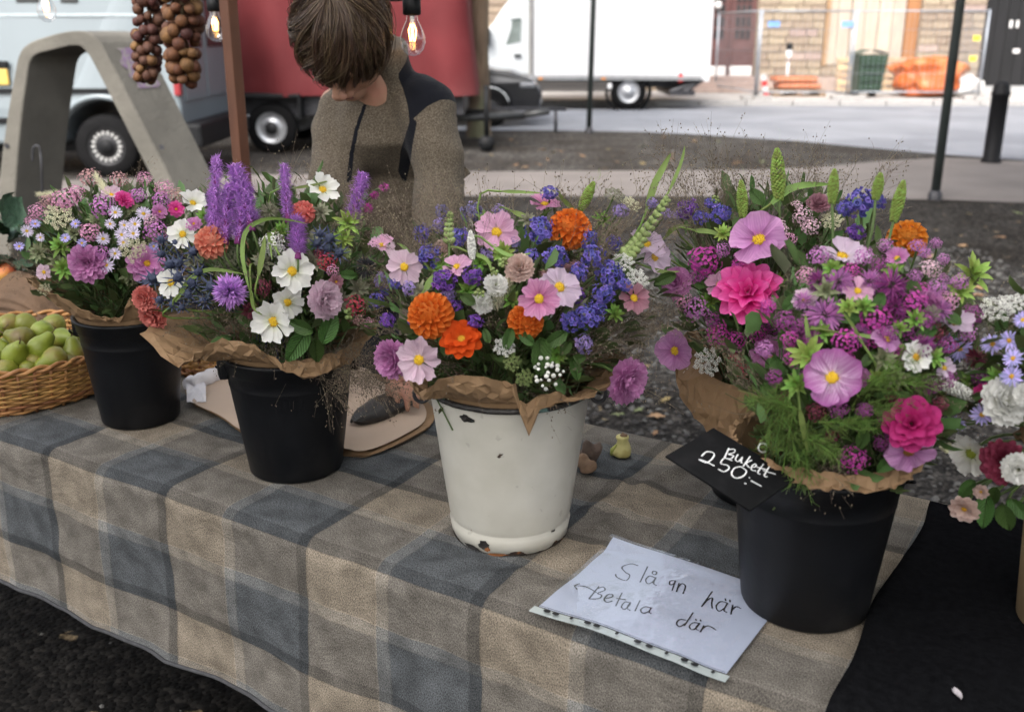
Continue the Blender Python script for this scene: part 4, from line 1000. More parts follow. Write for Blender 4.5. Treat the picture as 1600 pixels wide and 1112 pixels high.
def wrap(k, ctrl, label, seed):
    """ctrl: (angle, flare, rise, bulge) round the rim; angle 0 faces the camera, + is to the right"""
    c, r0, r1, h = BK[k]; fa = math.atan2(-c.y, -c.x)
    ctrl = sorted(ctrl); ctrl = [(ctrl[-1][0]-360,) + ctrl[-1][1:]] + ctrl + [(ctrl[0][0]+360,) + ctrl[0][1:]]
    def at(an):
        for a, b2 in zip(ctrl, ctrl[1:]):
            if a[0] <= an <= b2[0]:
                t = (an-a[0])/(b2[0]-a[0]) if b2[0] > a[0] else 0
                return [lerp(a[i], b2[i], t) for i in (1, 2, 3)]
        return ctrl[1][1:]
    q = MB(); n = 96; m = 10; jr = random.Random(seed)
    def fn(a, t):
        an = lerp(-180, 180, a); fl, ri, bu = at(an); aa = fa + rad(an)
        ri += .010*noise.noise(V((an*.05, seed, 0))); fl += .006*noise.noise(V((an*.06, seed, 4)))
        if t < .3:
            s = t/.3; r, z = lerp(r1*.86, r1-.004, s), lerp(-.05, .006, s)
        else:
            s = (t-.3)/.7; r = r1 - .004 + (fl+.004)*(s**.85) + bu*math.sin(PI*s); z = .006 + (ri-.006)*s + (.016*math.sin(PI*min(1, s*1.4)) if ri < .01 else 0)
            r += (.012*abs(noise.noise(V((math.cos(aa)*5, math.sin(aa)*5, s*1.6+seed)))) + .008*abs(noise.noise(V((math.cos(aa)*11, math.sin(aa)*11, s*3+seed)))) - .005)*s**.5 + .004*noise.noise(V((an*.14, s*4, seed)))*s
        j_ = .0032*sstep(.25, .6, t); return V((r*math.cos(aa) + jr.uniform(-j_, j_), r*math.sin(aa) + jr.uniform(-j_, j_), z+h + jr.uniform(-j_, j_)*1.3))
    q.grid(fn, n, m)
    q.f = [t_ for f in q.f for t_ in ((f[:3], [f[0], f[2], f[3]]) if jr.random() < .5 else ([f[0], f[1], f[3]], f[1:]))]; o = q.build('kraft_wrap', KRAFT, None, False, M=T(c)); tag(o, label, 'paper wrap', 'kraft paper wraps')
    s = o.modifiers.new('thick', 'SOLIDIFY'); s.thickness = .0012; s.offset = 0
    bv = BVHTree.FromPolygons([T(c) @ p for p in q.v], q.f)
    return o, bv
wA, bvA = wrap('A', [(-180, .04, .06, 0), (-110, .07, .08, .0), (-72, .078, .095, -.01), (-45, .05, .06, .01), (-22, .02, .022, .006), (-8, .014, .018, .004), (3, .022, .062, 0), (10, .02, .035, 0), (16, .03, .075, 0), (50, .05, .10, .005), (110, .06, .12, 0)], 'kraft paper wrap in the leftmost black bucket', 1)
wB, bvB = wrap('B', [(-180, .04, .06, 0), (-110, .10, .06, 0), (-84, .13, .045, .0), (-66, .085, .0, .012), (-45, .055, .06, .014), (-20, .035, .055, .012), (-4, .022, .004, .012), (6, .020, -.016, .016), (30, .020, -.016, .018), (52, .02, -.004, .014), (75, .045, .05, .01), (120, .05, .07, 0)], 'kraft paper wrap in the second black bucket, folded over its rim', 2)
wC, bvC = wrap('C', [(-180, .03, .05, 0), (-110, .05, .05, 0), (-70, .035, .02, .006), (-50, .040, .012, .010), (-38, .042, .05, .014), (-14, .034, .062, .01), (-4, .02, .05, .0), (2, .028, .05, 0), (7, .030, -.02, .016), (11, .020, -.042, .014), (15, .012, .004, .006), (30, .02, .012, .006), (60, .045, .024, .006), (84, .055, .03, 0), (120, .04, .05, 0)], 'kraft paper wrap in the cream enamel bucket', 3)
wD, bvD = wrap('D', [(-180, .01, .015, 0), (-120, .006, .004, 0), (-80, .008, .002, .002), (-45, .012, .002, .003), (0, .012, .002, .004), (45, .02, .006, .004), (80, .03, .03, 0), (120, .02, .03, 0)], 'kraft paper wrap in the front right black bucket', 4)
wE, bvE = wrap('E', [(-180, .02, .03, 0), (-120, .05, .05, 0), (-88, .062, .02, .0), (-70, .045, -.035, .008), (-45, .024, -.075, .012), (-10, .018, -.085, .014), (20, .018, -.08, .012), (45, .02, -.03, .008), (80, .03, .03, 0), (130, .03, .04, 0)], 'kraft paper wrap in the bucket behind the price card', 5)
wF, bvF = wrap('F', [(-180, .04, .04, 0), (-60, .01, -.01, 0), (0, .01, -.01, 0), (60, .01, .0, 0)], 'kraft paper wrap in the cardboard vase', 6)

# ---- writing
INKB = mat('black_ink', (.012, .012, .014), .4, .1)
INKW = mat('white_paint_pen', (.80, .81, .82), .5, .05)
INKBR = mat('stamped_brown_ink', (.045, .03, .02), .8, .2)
def ribbon(mb, pts, n, w, lift):
    """flat pen stroke on a surface with normal n"""
    pts = smooth_path(pts, 5) if len(pts) > 2 else [V(p) for p in pts]
    vs = []
    for i, p in enumerate(pts):
        t = (pts[min(i+1, len(pts)-1)] - pts[max(i-1, 0)])
        if t.length < 1e-9: t = V((1, 0, 0))
        s = n.cross(t.normalized()).normalized(); ww = w*(.75 + .35*noise.noise(V((i*.6, pts[0].x*90, 0))))
        vs += [p + s*ww/2 + n*lift, p - s*ww/2 + n*lift]
    mb.add(vs, [[2*i, 2*i+1, 2*i+3, 2*i+2] for i in range(len(pts)-1)])
def plane_hit(px, py, P0, n): d = ray(px, py); return CP + d*((P0-CP).dot(n)/d.dot(n))

# paper sign in a plastic pocket
ZS = TZ + .0055
c3, c0, c2 = Pz(842, 950, ZS), Pz(958, 852, ZS), Pz(1135, 1050, ZS)
e1 = (c2-c3).normalized(); e2 = (c0-c3); e2 = (e2 - e1*e2.dot(e1)); 
WS, HS = (c2-c3).length, (c0-c3).length
ps = thing('paper_sign', 'handwritten white paper sign in a punched plastic pocket under the right bucket', 'sign', (c3+c2)/2)
def sg(a, b2): return c3.lerp(c2, a) + (c0-c3)*b2
def bend(a, b2):
    p = sg(a, b2); u, v = uv_of(p); z = cloth_pt(u, max(.03, v) if v > .02 else max(-.2, v)).z if False else TZ
    dz = .0055 + .004*noise.noise(V((a*3, b2*3, 7))) + .012*sstep(.85, 1.0, b2)*(1-a) + .004*math.sin(a*5)*(1-b2)
    # clear of the curved table edge, resting on bucket foot side flat
    return V((p.x, p.y, TZ + .0035 + max(0, dz)*(1-sstep(.75, .95, a))))
q = MB(); q.grid(bend, 40, 28); 
q.build('paper', mat('white_copy_paper', (.40, .445, .56), .55, .03, 6), ps, world=True)
bvS = BVHTree.FromPolygons(q.v, q.f)
q = MB(); q.grid(lambda a, b2: bend(lerp(-.02, 1.02, a), lerp(-.085, 1.02, b2)) + V((0, 0, .0016 + .0012*abs(noise.noise(V((a*9, b2*7, 3)))))), 60, 36); q.f = [f if (q.v[f[1]]-q.v[f[0]]).cross(q.v[f[2]]-q.v[f[0]]).z > 0 else f[::-1] for f in q.f]
PLA = thin_clear('clear_pocket', .10, .5, .10, .9)
q.build('plastic_pocket', PLA, ps, world=True)
q = MB(); q.grid(lambda a, b2: bend(lerp(-.02, 1.02, a), lerp(-.082, -.012, b2)) + V((0, 0, .0004)), 60, 4); q.build('punched_edge', mat('milky_plastic', (.40, .45, .45), .3, .05, 9), ps, world=True)
q = MB()
for i, a in enumerate((.07, .12, .21, .30, .35, .46, .57, .63, .72, .81, .86, .95)):
    L_ = .011 if i not in (2, 5, 8, 11) else .005
    ctr = bend(a, -.047) + V((0, 0, .004)); ax = (c2-c3).normalized(); ay = (c0-c3).normalized()
    q.add([ctr + ax*L_/2*math.cos(t) + ay*.0036*math.sin(t) for t in [2*PI*j/10 for j in range(10)]], [list(range(10))])
q.build('punch_hole', INKB, ps, False, world=True)
q = MB(); ribbon(q, [bend(i/12, -.006) for i in range(13)], V((0, 0, 1)), .0012, .003); q.build('seam_line', INKB, ps, world=True)
def on(bv, px, py):
    h = bv.ray_cast(CP, ray(px, py).normalized()); return h[0]
sl = [  # Slå in här / <- Betala där   (photo pixels)
 [(997, 884), (986, 881), (972, 886), (977, 894), (984, 899), (978, 907), (964, 902), (962, 897)], [(1012, 885), (1000, 910)],
 [(1024, 903), (1015, 900), (1009, 906), (1012, 912), (1020, 909), (1025, 902)], [(1025, 902), (1021, 911), (1026, 915)], [(1021, 892), (1026, 894), (1024, 898), (1019, 896), (1021, 892)],
 [(1054, 907), (1047, 908), (1047, 914), (1054, 911), (1055, 907)], [(1055, 908), (1050, 923)], [(1061, 911), (1057, 925)], [(1059, 919), (1065, 912), (1071, 916), (1067, 928)],
 [(1113, 924), (1096, 948), (1105, 938), (1113, 934), (1112, 943), (1113, 951)], [(1136, 942), (1126, 940), (1119, 947), (1123, 955), (1132, 950), (1137, 942)], [(1137, 942), (1131, 953), (1136, 957)], [(1133, 935), (1134, 939)], [(1140, 937), (1141, 941)],
 [(1145, 945), (1142, 960)], [(1143, 954), (1150, 948), (1158, 951)],
 [(899, 915), (916, 917), (932, 926)], [(906, 912), (898, 915), (902, 921)],
 [(936, 916), (920, 936)], [(933, 920), (942, 917), (945, 922), (934, 927), (940, 930), (936, 935), (921, 936)],
 [(946, 935), (956, 933), (957, 929), (950, 929), (944, 936), (948, 941), (957, 939)], [(972, 926), (962, 947)], [(963, 935), (978, 937)],
 [(983, 941), (976, 941), (971, 948), (976, 952), (983, 946), (985, 941)], [(985, 941), (980, 950), (985, 954)], [(1000, 938), (992, 955)], [(1017, 950), (1008, 948), (1001, 953), (1005, 958), (1014, 955), (1018, 949)], [(1018, 949), (1014, 956), (1018, 959)],
 [(1083, 957), (1069, 978)], [(1072, 969), (1062, 968), (1057, 974), (1062, 979), (1071, 974)], [(1092, 974), (1083, 973), (1077, 979), (1082, 984), (1090, 979), (1093, 973)], [(1093, 973), (1087, 982), (1092, 985)], [(1087, 967), (1088, 970)], [(1094, 968), (1095, 971)],
 [(1100, 977), (1094, 988)], [(1096, 984), (1104, 978), (1112, 980), (1119, 985)]]
q = MB()
for s in sl:
    pts = [on(bvS, *p) for p in s]
    if all(p is not None for p in pts): ribbon(q, pts, V((0, 0, 1)), .0029, .0008)
q.build('handwriting', INKB, ps, world=True)

# black price card resting on the bucket's rim
nC = V((.1, -.25, 1)).normalized(); P0 = CP + (Py(1143, 732, 1.27) - CP)*.925
cc = [plane_hit(x, y, P0, nC) for x, y in ((1040, 712), (1115, 668), (1172, 797))]
cc.append(cc[1] + cc[2] - cc[0])
pc = thing('price_card', 'black price card with white handwriting on the rim of the right bucket', 'sign', M=T(P0))
q = MB(); q.v = [p.copy() for p in cc] + [p - nC*.0025 for p in cc]; q.f = [[0, 2, 3, 1], [4, 5, 7, 6], [0, 4, 6, 2], [2, 6, 7, 3], [3, 7, 5, 1], [1, 5, 4, 0]]
q.build('card', mat('black_card', (.0045, .0048, .0055), .65, .2, 30, col2=(.008, .008, .009), scale2=40, spec=.12), pc, False, world=True)
bu = [  # Bukett / 250:-
 [(1139, 700), (1132, 715)], [(1136, 703), (1147, 702), (1147, 707), (1138, 710), (1146, 712), (1141, 717), (1131, 715)],
 [(1153, 710), (1149, 718), (1154, 721), (1160, 714)], [(1160, 714), (1158, 722), (1160, 724)], [(1172, 713), (1161, 729)], [(1175, 719), (1166, 724), (1171, 731)],
 [(1173, 730), (1181, 729), (1180, 725), (1175, 728), (1174, 734), (1181, 736)], [(1193, 725), (1184, 738), (1188, 741)], [(1183, 730), (1197, 734)], [(1202, 729), (1194, 743), (1199, 745)], [(1192, 735), (1212, 741)],
 [(1096, 713), (1104, 706), (1115, 708), (1114, 715), (1104, 723), (1092, 718), (1102, 721), (1116, 728)],
 [(1144, 720), (1132, 716), (1126, 724), (1136, 727), (1139, 732), (1131, 737), (1122, 733)],
 [(1157, 729), (1147, 732), (1143, 741), (1150, 747), (1161, 744), (1166, 736), (1157, 729)],
 [(1163, 755), (1166, 756)], [(1170, 746), (1172, 747)], [(1173, 751), (1190, 760)]]
q = MB()
for s in bu: ribbon(q, [plane_hit(*p, P0, nC) for p in s], nC, .0024, .0006)
q.build('handwriting', INKW, pc, world=True)
q = MB(); rc = plane_hit(1191, 703, P0, nC) + nC*.004
q.tube([rc + RT*.006*math.cos(t) + UPV*.006*math.sin(t) for t in [2*PI*i/14 for i in range(13)]], .0016, 6); q.build('wire_ring', mat('ring_silver', (.6, .6, .6), .3, metal=.7), pc, world=True)

# stamped words on two wraps
def scribble(bv, o, strokes, w, m=INKBR):
    q = MB()
    for s in strokes:
        pts = []; ns = V((0, 0, 0))
        for p in s:
            h = bv.ray_cast(CP, ray(*p).normalized())
            if h[0] is not None: pts.append(h[0] - ray(*p).normalized()*.0022); ns += h[1] if h[1].dot(ray(*p)) < 0 else -h[1]
        if len(pts) >= 2: ribbon(q, pts, ns.normalized(), w, .0006)
    if q.v: q.build('stamped_words', m, o, world=True)
scribble(bvA, wA, [[(193, 473), (197, 461), (201, 474)], [(194, 469), (200, 470)], [(204, 474), (204, 461), (209, 463), (208, 468), (204, 468), (210, 475)], [(213, 461), (213, 475)], [(217, 475), (217, 461), (222, 466), (222, 471), (217, 475)], [(194, 447), (196, 450)], [(203, 449), (206, 452), (204, 455)]], .0022)
scribble(bvB, wB, [[(404, 552), (408, 544), (411, 553), (415, 545), (418, 554)], [(421, 548), (422, 555)], [(426, 549), (430, 555), (434, 550), (430, 547), (426, 549)], [(438, 555), (439, 549), (443, 550), (444, 555)], [(448, 550), (449, 556), (454, 551), (455, 556)], [(459, 552), (464, 550), (461, 555), (466, 555)], [(406, 559), (440, 560), (472, 556)]], .0022)

# ---- wicker baskets
WICK = mat('wicker', (.30, .145, .05), .55, .3, 25, island=.3, bump=.2, bscale=80)
def wicker(c, r, h, label, rows, n):
    o = thing('wicker_basket', label, 'basket', c, 'wicker baskets')
    def rz(z): return r*(.86 + .14*(z/h)**.7)
    q = MB()
    for j in range(rows):
        z = .006 + (h-.012)*j/(rows-1); K = 120
        for s in (0, 1):
            pts = []
            for i in range(K+1):
                a = 2*PI*i/K; w = math.cos(a*n/2 + PI*(j % 2) + PI*s)
                rr2 = rz(z) + .0042*w; pts.append((rr2*math.cos(a), rr2*math.sin(a), z + .0014*math.sin(a*7+j) + .0012*s))
            if s == 0: q.tube(pts, .0034, 5, False)
    q.build('weave', WICK, o)
    q = MB()
    for k in range(n): a = 2*PI*k/n; q.tube([(rz(0)*math.cos(a), rz(0)*math.sin(a), 0), (rz(h/2)*math.cos(a), rz(h/2)*math.sin(a), h/2), (rz(h)*math.cos(a), rz(h)*math.sin(a), h)], .0036, 5)
    q.build('stakes', WICK, o)
    q = MB()
    for s in range(2):
        q.tube([((rz(h)+.006*math.cos(i*.9+s*PI))*math.cos(2*PI*i/140), (rz(h)+.006*math.cos(i*.9+s*PI))*math.sin(2*PI*i/140), h+.006+.005*math.sin(i*.9+s*PI)) for i in range(141)], .0048, 5, False)
    q.build('braided_rim', WICK, o)
    q = MB(); q.lathe([(.001, .004), (rz(0), .004)], 40, cap0=False, cap1=False); q.build('base', WICK, o)
    return o
w = Pz(30, 651, TZ); d = V((w.x, w.y, 0)).normalized(); bc = w + d*.225
wicker(V((bc.x, bc.y, TZ+.003)), .255, .098, 'round wicker basket heaped with green pears at the left', 14, 48)
b2c = Pz(330, 588, TZ) + V((0, .07, .003))
wicker(b2c, .115, .07, 'small wicker basket behind the two left buckets', 9, 26)
PEAR = mat('pear_skin', (.15, .17, .018), .42, .2, 14, col2=(.15, .10, .028), scale2=12, thr=(.52, .70), objrand=.3, bump=.1, bscale=90)
q = MB(); q.lathe([(.001, -.031), (.008, -.032), (.021, -.027), (.029, -.014), (.030, -.002), (.026, .012), (.0185, .024), (.0145, .034), (.011, .042), (.005, .046), (.001, .045)], 18, cap0=False, cap1=False); pme = q.mesh('fruit', PEAR)
q = MB(); q.tube([(0, 0, .044), (.001, 0, .054), (.004, .001, .064)], [.0016, .0014, .0018], 5); sme = q.mesh('stalk', mat('stalk_brown', (.09, .06, .03), .8))
pears = [(15, 509, .862), (41, 507, .864), (33, 529, .862), (66, 518, .866), (83, 509, .858), (98, 529, .85), (26, 555, .846), (64, 542, .858), (55, 566, .828), (84, 562, .836), (115, 553, .832), (105, 572, .815), (8, 580, .822), (46, 578, .818), (0, 548, .838), (-14, 560, .83), (-20, 525, .855), (125, 530, .83)]
pl = ['pear at the back left of the heap', 'pear at the back of the heap', 'round green pear in the middle of the heap', 'green pear high in the heap', 'pear at the back right of the heap', 'green pear near the bucket showing its eye', 'large yellow pear in front in the heap', 'pear with its neck towards the camera in the heap', 'small yellow pear at the basket\'s front rim', 'russet brown pear with dark eye at the front', 'dull green pear touching the bucket', 'green pear on the rim beside the bucket', 'green pear at the front rim by the left picture edge', 'small yellow pear lowest at the front rim', 'brownish pear at the left picture edge', 'pear cut by the left picture edge', 'pear in the heap cut by the left picture edge, farther back', 'pear hidden partly behind the bucket']
for i, (px, py, z) in enumerate(pears):
    p = Pz(px, py, z-.012); s = R.uniform(.88, 1.08)*(.78 if i in (8, 13) else 1)
    o = thing('pear', pl[i], 'pear', group='pears in the basket', M=T(p) @ Euler((R.uniform(-2.4, 2.4), R.uniform(-2.0, 2.0), R.uniform(0, 6))).to_matrix().to_4x4() @ S3(s*.97, s*.97, s*.90))
    put('fruit', pme, o, Matrix()); put('stalk', sme, o, Matrix())
for k in range(30):                        # lower layer that carries the heap
    a, r_ = R.uniform(0, 6.28), .19*math.sqrt(R.random())
    o = thing('pear', 'pear lying in the lower layer of the basket', 'pear', group='pears in the basket', M=T(bc.x + r_*math.cos(a), bc.y + r_*math.sin(a), TZ+.045+R.uniform(0, .03)) @ Euler((R.uniform(-1.5, 1.5), R.uniform(-1.5, 1.5), 0)).to_matrix().to_4x4())
    put('fruit', pme, o, Matrix())
# brown paper sack and apples behind the pears
q = MB()
def bag(a, c):
    x = lerp(-60, 118, a); yt = 446 - 22*math.exp(-((a-.55)/.3)**2) + 60*max(0, a-.75)*2; p0, p1 = Py(x, 510, 2.52), Py(x, yt, 2.58)
    p = p0.lerp(p1, c); p.y += .07*math.cos(a*3) - .05*math.sin(PI*c) + .004*math.sin(c*38+a*3); return p
q.grid(bag, 30, 24); KRD = mat('dark_brown_paper', (.085, .05, .028), .85, .2, 9, bump=.5, bscale=14, bdist=.02)
bo_ = thing('brown_paper_bag', 'rumpled brown paper bag standing behind the pears', 'bag', Py(30, 500, 2.55)); q.build('front', KRD, bo_, world=True)
q = MB(); q.grid(lambda a, c: bag(a, c) + V((0, .10 + .04*math.sin(PI*a), -.01)), 30, 24); q.build('back', KRD, bo_, world=True)
APP = mat('apple_skin', (.42, .10, .045), .35, .3, 12, col2=(.45, .28, .06), scale2=9, thr=(.45, .7))
q = MB(); q.lathe([(.001, -.026), (.010, -.031), (.026, -.026), (.036, -.006), (.034, .014), (.022, .028), (.010, .030), (.001, .022)], 18, cap0=False, cap1=False); ame = q.mesh('fruit', APP)
for i, (px, py, lab) in enumerate(((4, 428, 'red apple above the brown paper bag at the left picture edge'), (2, 446, 'yellow red apple below the red one at the left picture edge'), (-22, 436, 'apple cut by the left picture edge'))):
    o = thing('apple', lab, 'apple', group='apples in the paper bag', M=T(Py(px, py, 2.64)) @ RX(.4)); put('fruit', ame, o, Matrix()); put('stalk', sme, o, T(0, 0, -.02))

# ---- kraft sheets, tissue roll, leather pouch, scraps
KR2 = mat('kraft_sheet', (.43, .33, .255), .75, .06, 5, bump=.15, bscale=9)
out = [(292, 612), (300, 634), (345, 655), (395, 690), (470, 708), (548, 716), (580, 716), (640, 690), (676, 664), (668, 636), (600, 600), (560, 566), (420, 560), (330, 585)]
base = [uv_of(Pz(x, y, TZ)) for x, y in out]
gcx = sum(a for a, _ in base)/len(base); gcy = sum(c for _, c in base)/len(base)
for l in range(4):
    q = MB(); rings = 7; n = 56; vs = []
    dense = smooth_path([V((a, c, 0)) for a, c in base] + [V((*base[0], 0))], 4)[:-1]; n = len(dense)
    for j in range(rings+1):
        for i, pt in enumerate(dense):
            t = j/rings; k = 1 - .012*l
            x = gcx + (pt.x-gcx)*t*k + .006*l*math.sin(l*2.1); y = gcy + (pt.y-gcy)*t*k + .004*l*math.cos(l)
            z = TZ + .004 + l*.0032 + (.006 + .003*l)*t**6*max(0, noise.noise(V((x*6, y*6, l*.4)))+.25) + .002*noise.noise(V((x*5, y*5, 0)))
            vs.append((x, min(y, TABW-.01), z))
    q.add(vs, [[j*n+i, j*n+(i+1) % n, (j+1)*n+(i+1) % n, (j+1)*n+i] for j in range(rings) for i in range(n)])
    o = q.build('kraft_sheet', KR2 if l == 3 else KRAFT, None, True, M=TM.copy(), fixn=True)
    tag(o, ['bottom kraft sheet of the stack, lying on the checked cloth', 'third kraft sheet from the top of the stack behind the buckets', 'kraft sheet directly under the pale topmost sheet', 'topmost pale kraft paper sheet lying between the black and cream buckets'][l], 'paper', 'stack of kraft sheets')
q = MB(); a, c = Pz(296, 604, TZ+.02), Pz(352, 580, TZ+.02)
q.tube([a.lerp(c, i/12) + V((0, 0, .003*math.sin(i*2))) for i in range(13)], [.020 + .004*noise.noise(V((i*.7, 0, 0))) for i in range(13)], 14)
o = thing('tissue_roll', 'crumpled white tissue roll on the kraft sheets between the black buckets', 'tissue', a); q.build('roll', mat('white_tissue', (.62, .60, .62), .8, .08, 15, bump=.6, bscale=25, bdist=.02), o, world=True)
q = MB(); q.grid(lambda s, t: Pz(lerp(292, 322, s), lerp(606, 628, t), TZ+.016) + V((0, 0, .012*(1-t) + .005*noise.noise(V((s*4, t*4, 0))))), 14, 10); q.build('loose_end', mat('white_tissue', (.6, .6, .6)), o, world=True)
# leather pouch
LEA = mat('dark_leather', (.022, .019, .018), .45, .3, 18, bump=.5, bscale=35, bdist=.01)
q = MB(); A_, B_ = Pz(552, 656, TZ+.03), Pz(652, 610, TZ+.03); ax = (B_-A_); ay = V((-ax.y, ax.x, 0)).normalized()
def po_(s, t):
    th = 2*PI*s; w = .040*math.sin(PI*min(1, max(0, t)))**.5*(1-.25*t); hgt = .026*math.sin(PI*t)**.6
    return A_ + ax*t + ay*w*math.cos(th) + V((0, 0, hgt*math.sin(th) - .004 + .003*noise.noise(V((s*6, t*6, 0)))))
q.grid(po_, 24, 18); o = thing('leather_pouch', 'dark leather pouch on the kraft sheet under the person\'s hand', 'pouch', A_); q.build('body', LEA, o, world=True, fixn=True)
q = MB(); q.tube([po_(s, .02 + .96*t) + V((0, 0, -.004)) for s, t in [(0.0, i/14) for i in range(15)]] , .003, 5); q.build('piping', LEA, o, world=True)
# gnawed apple core and bark-like scraps
CORE = mat('pear_flesh', (.50, .46, .19), .55, .15, 20, col2=(.40, .34, .12), scale2=25, bump=.4, bscale=60)
p = Pz(972, 710, TZ+.002); o = thing('pear_core', 'gnawed pale pear core standing on the cloth behind the enamel bucket', 'fruit core', p)
q = MB(); prof = [(.018, 0), (.021, .006), (.019, .014), (.013, .022), (.0105, .030), (.0125, .036), (.011, .040), (.001, .040)]
q.lathe(prof, 16, cap0=True, cap1=False)
for v_ in q.v: k = 1 + .28*noise.noise(V((v_.x*70, v_.y*70, v_.z*60))); v_.x *= k; v_.y *= k
q.build('flesh', CORE, o); q = MB(); q.ball((.002, 0, .041), (.008, .008, .003), 8, 5); q.tube([(.002, 0, .04), (.0, .002, .046)], .0015, 5); q.build('calyx', mat('calyx_brown', (.16, .10, .06), .9), o)
q = MB(); q.tube([(-.021, -.004, .002), (-.02, -.008, .014), (-.012, -.006, .024)], [.004, .005, .002], 6); q.build('peel', mat('green_peel', (.30, .33, .08), .5), o)
SCR = mat('dry_scrap', (.20, .13, .085), .9, .35, 30, bump=.8, bscale=50)
for i, (px, py, s, lab, m) in enumerate(((921, 722, .022, 'dark wrinkled dry scrap behind the enamel bucket', mat('dry_scrap_dark', (.105, .075, .06), .9, .35, 30, bump=.8, bscale=50)), (916, 738, .019, 'tan dry scrap lying nearest the enamel bucket', SCR))):
    q = MB(); q.ball((0, 0, s*.9), (s, s*.8, s*.95), 14, 10)
    for v_ in q.v: k = 1 + .45*noise.noise(v_*55 + V((i*9, 0, 0))); v_ *= k; v_.z = max(0, v_.z)
    tag(q.build('dry_scrap', m, None, True, M=T(Pz(px, py, TZ+.003))), lab, 'scrap', 'dry scraps')
# petal on the black cloth
def petal_on(px, py, L_, wd, m, rot, lab):
    u, v = uv_of(Pz(px, py, TZ+.012)); p = Pz(px, py, TZ+.016)
    q = MB(); q.grid(lambda s, t: ((s-.5)*wd*(math.sin(PI*(.08+.8*t))), t*L_, .003*(2*s-1)**2 + .002*t), 5, 6)
    tag(q.build('fallen_petal', m, None, True, M=T(p) @ RZ(rot)), lab, 'petal')
petal_on(1502, 1092, .018, .010, mat('pale_petal', (.38, .35, .37), .7), .2, 'single pale petal fallen on the black cloth')

# ---- pebbles and fallen leaves on the gravel
PEB = mat('pebbles', (.050, .048, .046), .85, .3, 30, island=.7)
q = MB()
def in_path(x, y): return False
n = 0
for k in range(16000):
    x, y = R.uniform(-2.6, 3.4), R.uniform(.5, 7.2)
    if abs(x) > .62*y + .5: continue
    px, py = proj(V((x, y, 0)))
    if not (-40 < px < 1640 and 300 < py < 1130): continue
    u, v = uv_of(V((x, y, TZ)))
    s = R.uniform(.005, .014)*(1 + y*.10)
    if v < .5:
        if R.random() < .93: continue
        s *= .6
    a = R.uniform(0, 6.28); M = T(x, y, s*.25) @ RZ(a) @ RX(R.uniform(-.4, .4)) @ S3(s, s*R.uniform(.6, 1), s*R.uniform(.45, .8))
    vs = [(1, 0, 0), (.3, .9, 0), (-.8, .6, 0), (-.8, -.6, 0), (.3, -.9, 0), (.35, .1, .9), (-.4, .25, .85), (-.1, -.5, .8)]
    q.add(vs, [(0, 1, 5), (1, 6, 5), (1, 2, 6), (2, 3, 6), (3, 7, 6), (3, 4, 7), (4, 0, 7), (0, 5, 7), (5, 6, 7)], M)
tag(q.build('gravel_stones', PEB, None, False), 'loose grey gravel stones around the table', 'gravel', kind='stuff')
LV = [mat('leaf_tan', (.27, .165, .085), .8, .25, 40), mat('leaf_yellow', (.20, .15, .06), .8, .25, 40), mat('leaf_green_fallen', (.13, .15, .065), .8, .25, 40), mat('leaf_brown', (.20, .115, .06), .85, .3, 40)]
def leafpts(n=18):
    return [(math.cos(2*PI*i/n)*(.62 + .28*math.cos(5*2*PI*i/n)), math.sin(2*PI*i/n)*(.95 + .25*math.cos(5*2*PI*i/n)), 0) for i in range(n)]
def leaf_mesh(m, sd):
    q = MB(); n = 18; P_ = leafpts(n); rr_ = random.Random(sd); vs = [(0, 0, .1)] + [(x*rr_.uniform(.8, 1.1), y*rr_.uniform(.8, 1.1), .22*rr_.random()) for x, y, _ in P_]
    q.add(vs, [(0, 1+i, 1+(i+1) % n) for i in range(n)]); q.tube([(0, -.7, .08), (.1, -1.7, .04)], .04, 4); return q.mesh('fallen_leaf', m)
lms = [leaf_mesh(m, i) for i, m in enumerate(LV)]
named = [(1025, 650, .045, 0, 'large curled tan oak leaf on the gravel right of the enamel bucket'), (1040, 624, .028, 1, 'small pale leaf on the gravel above the large tan leaf'), (1024, 676, .018, 3, 'little brown leaf on the gravel by the table edge'), (967, 647, .024, 2, 'greenish leaf on the gravel beside the pear core'), (998, 640, .022, 2, 'green leaf on the gravel next to the large tan leaf'), (945, 655, .016, 1, 'yellowish leaf scrap on the gravel beside the enamel bucket')]
for px, py, s, mi, lab in named:
    tag(put('fallen_leaf', lms[mi], None, T(Pz(px, py, .012)) @ RZ(R.uniform(0, 6)) @ RX(.15) @ S3(s)), lab, 'leaf', 'fallen leaves on the gravel')
for k in range(44):
    px = R.uniform(730, 1250) if k < 30 else R.uniform(1380, 1600); py = R.uniform(212, 262) if k < 30 else R.uniform(325, 560)
    tag(put('fallen_leaf', R.choice(lms), None, T(Pz(px, py, .012)) @ RZ(R.uniform(0, 6)) @ RX(R.uniform(-.3, .3)) @ S3(R.uniform(.03, .055))), 'small fallen leaf on the gravel beyond the table', 'leaf', 'fallen leaves beyond the table')
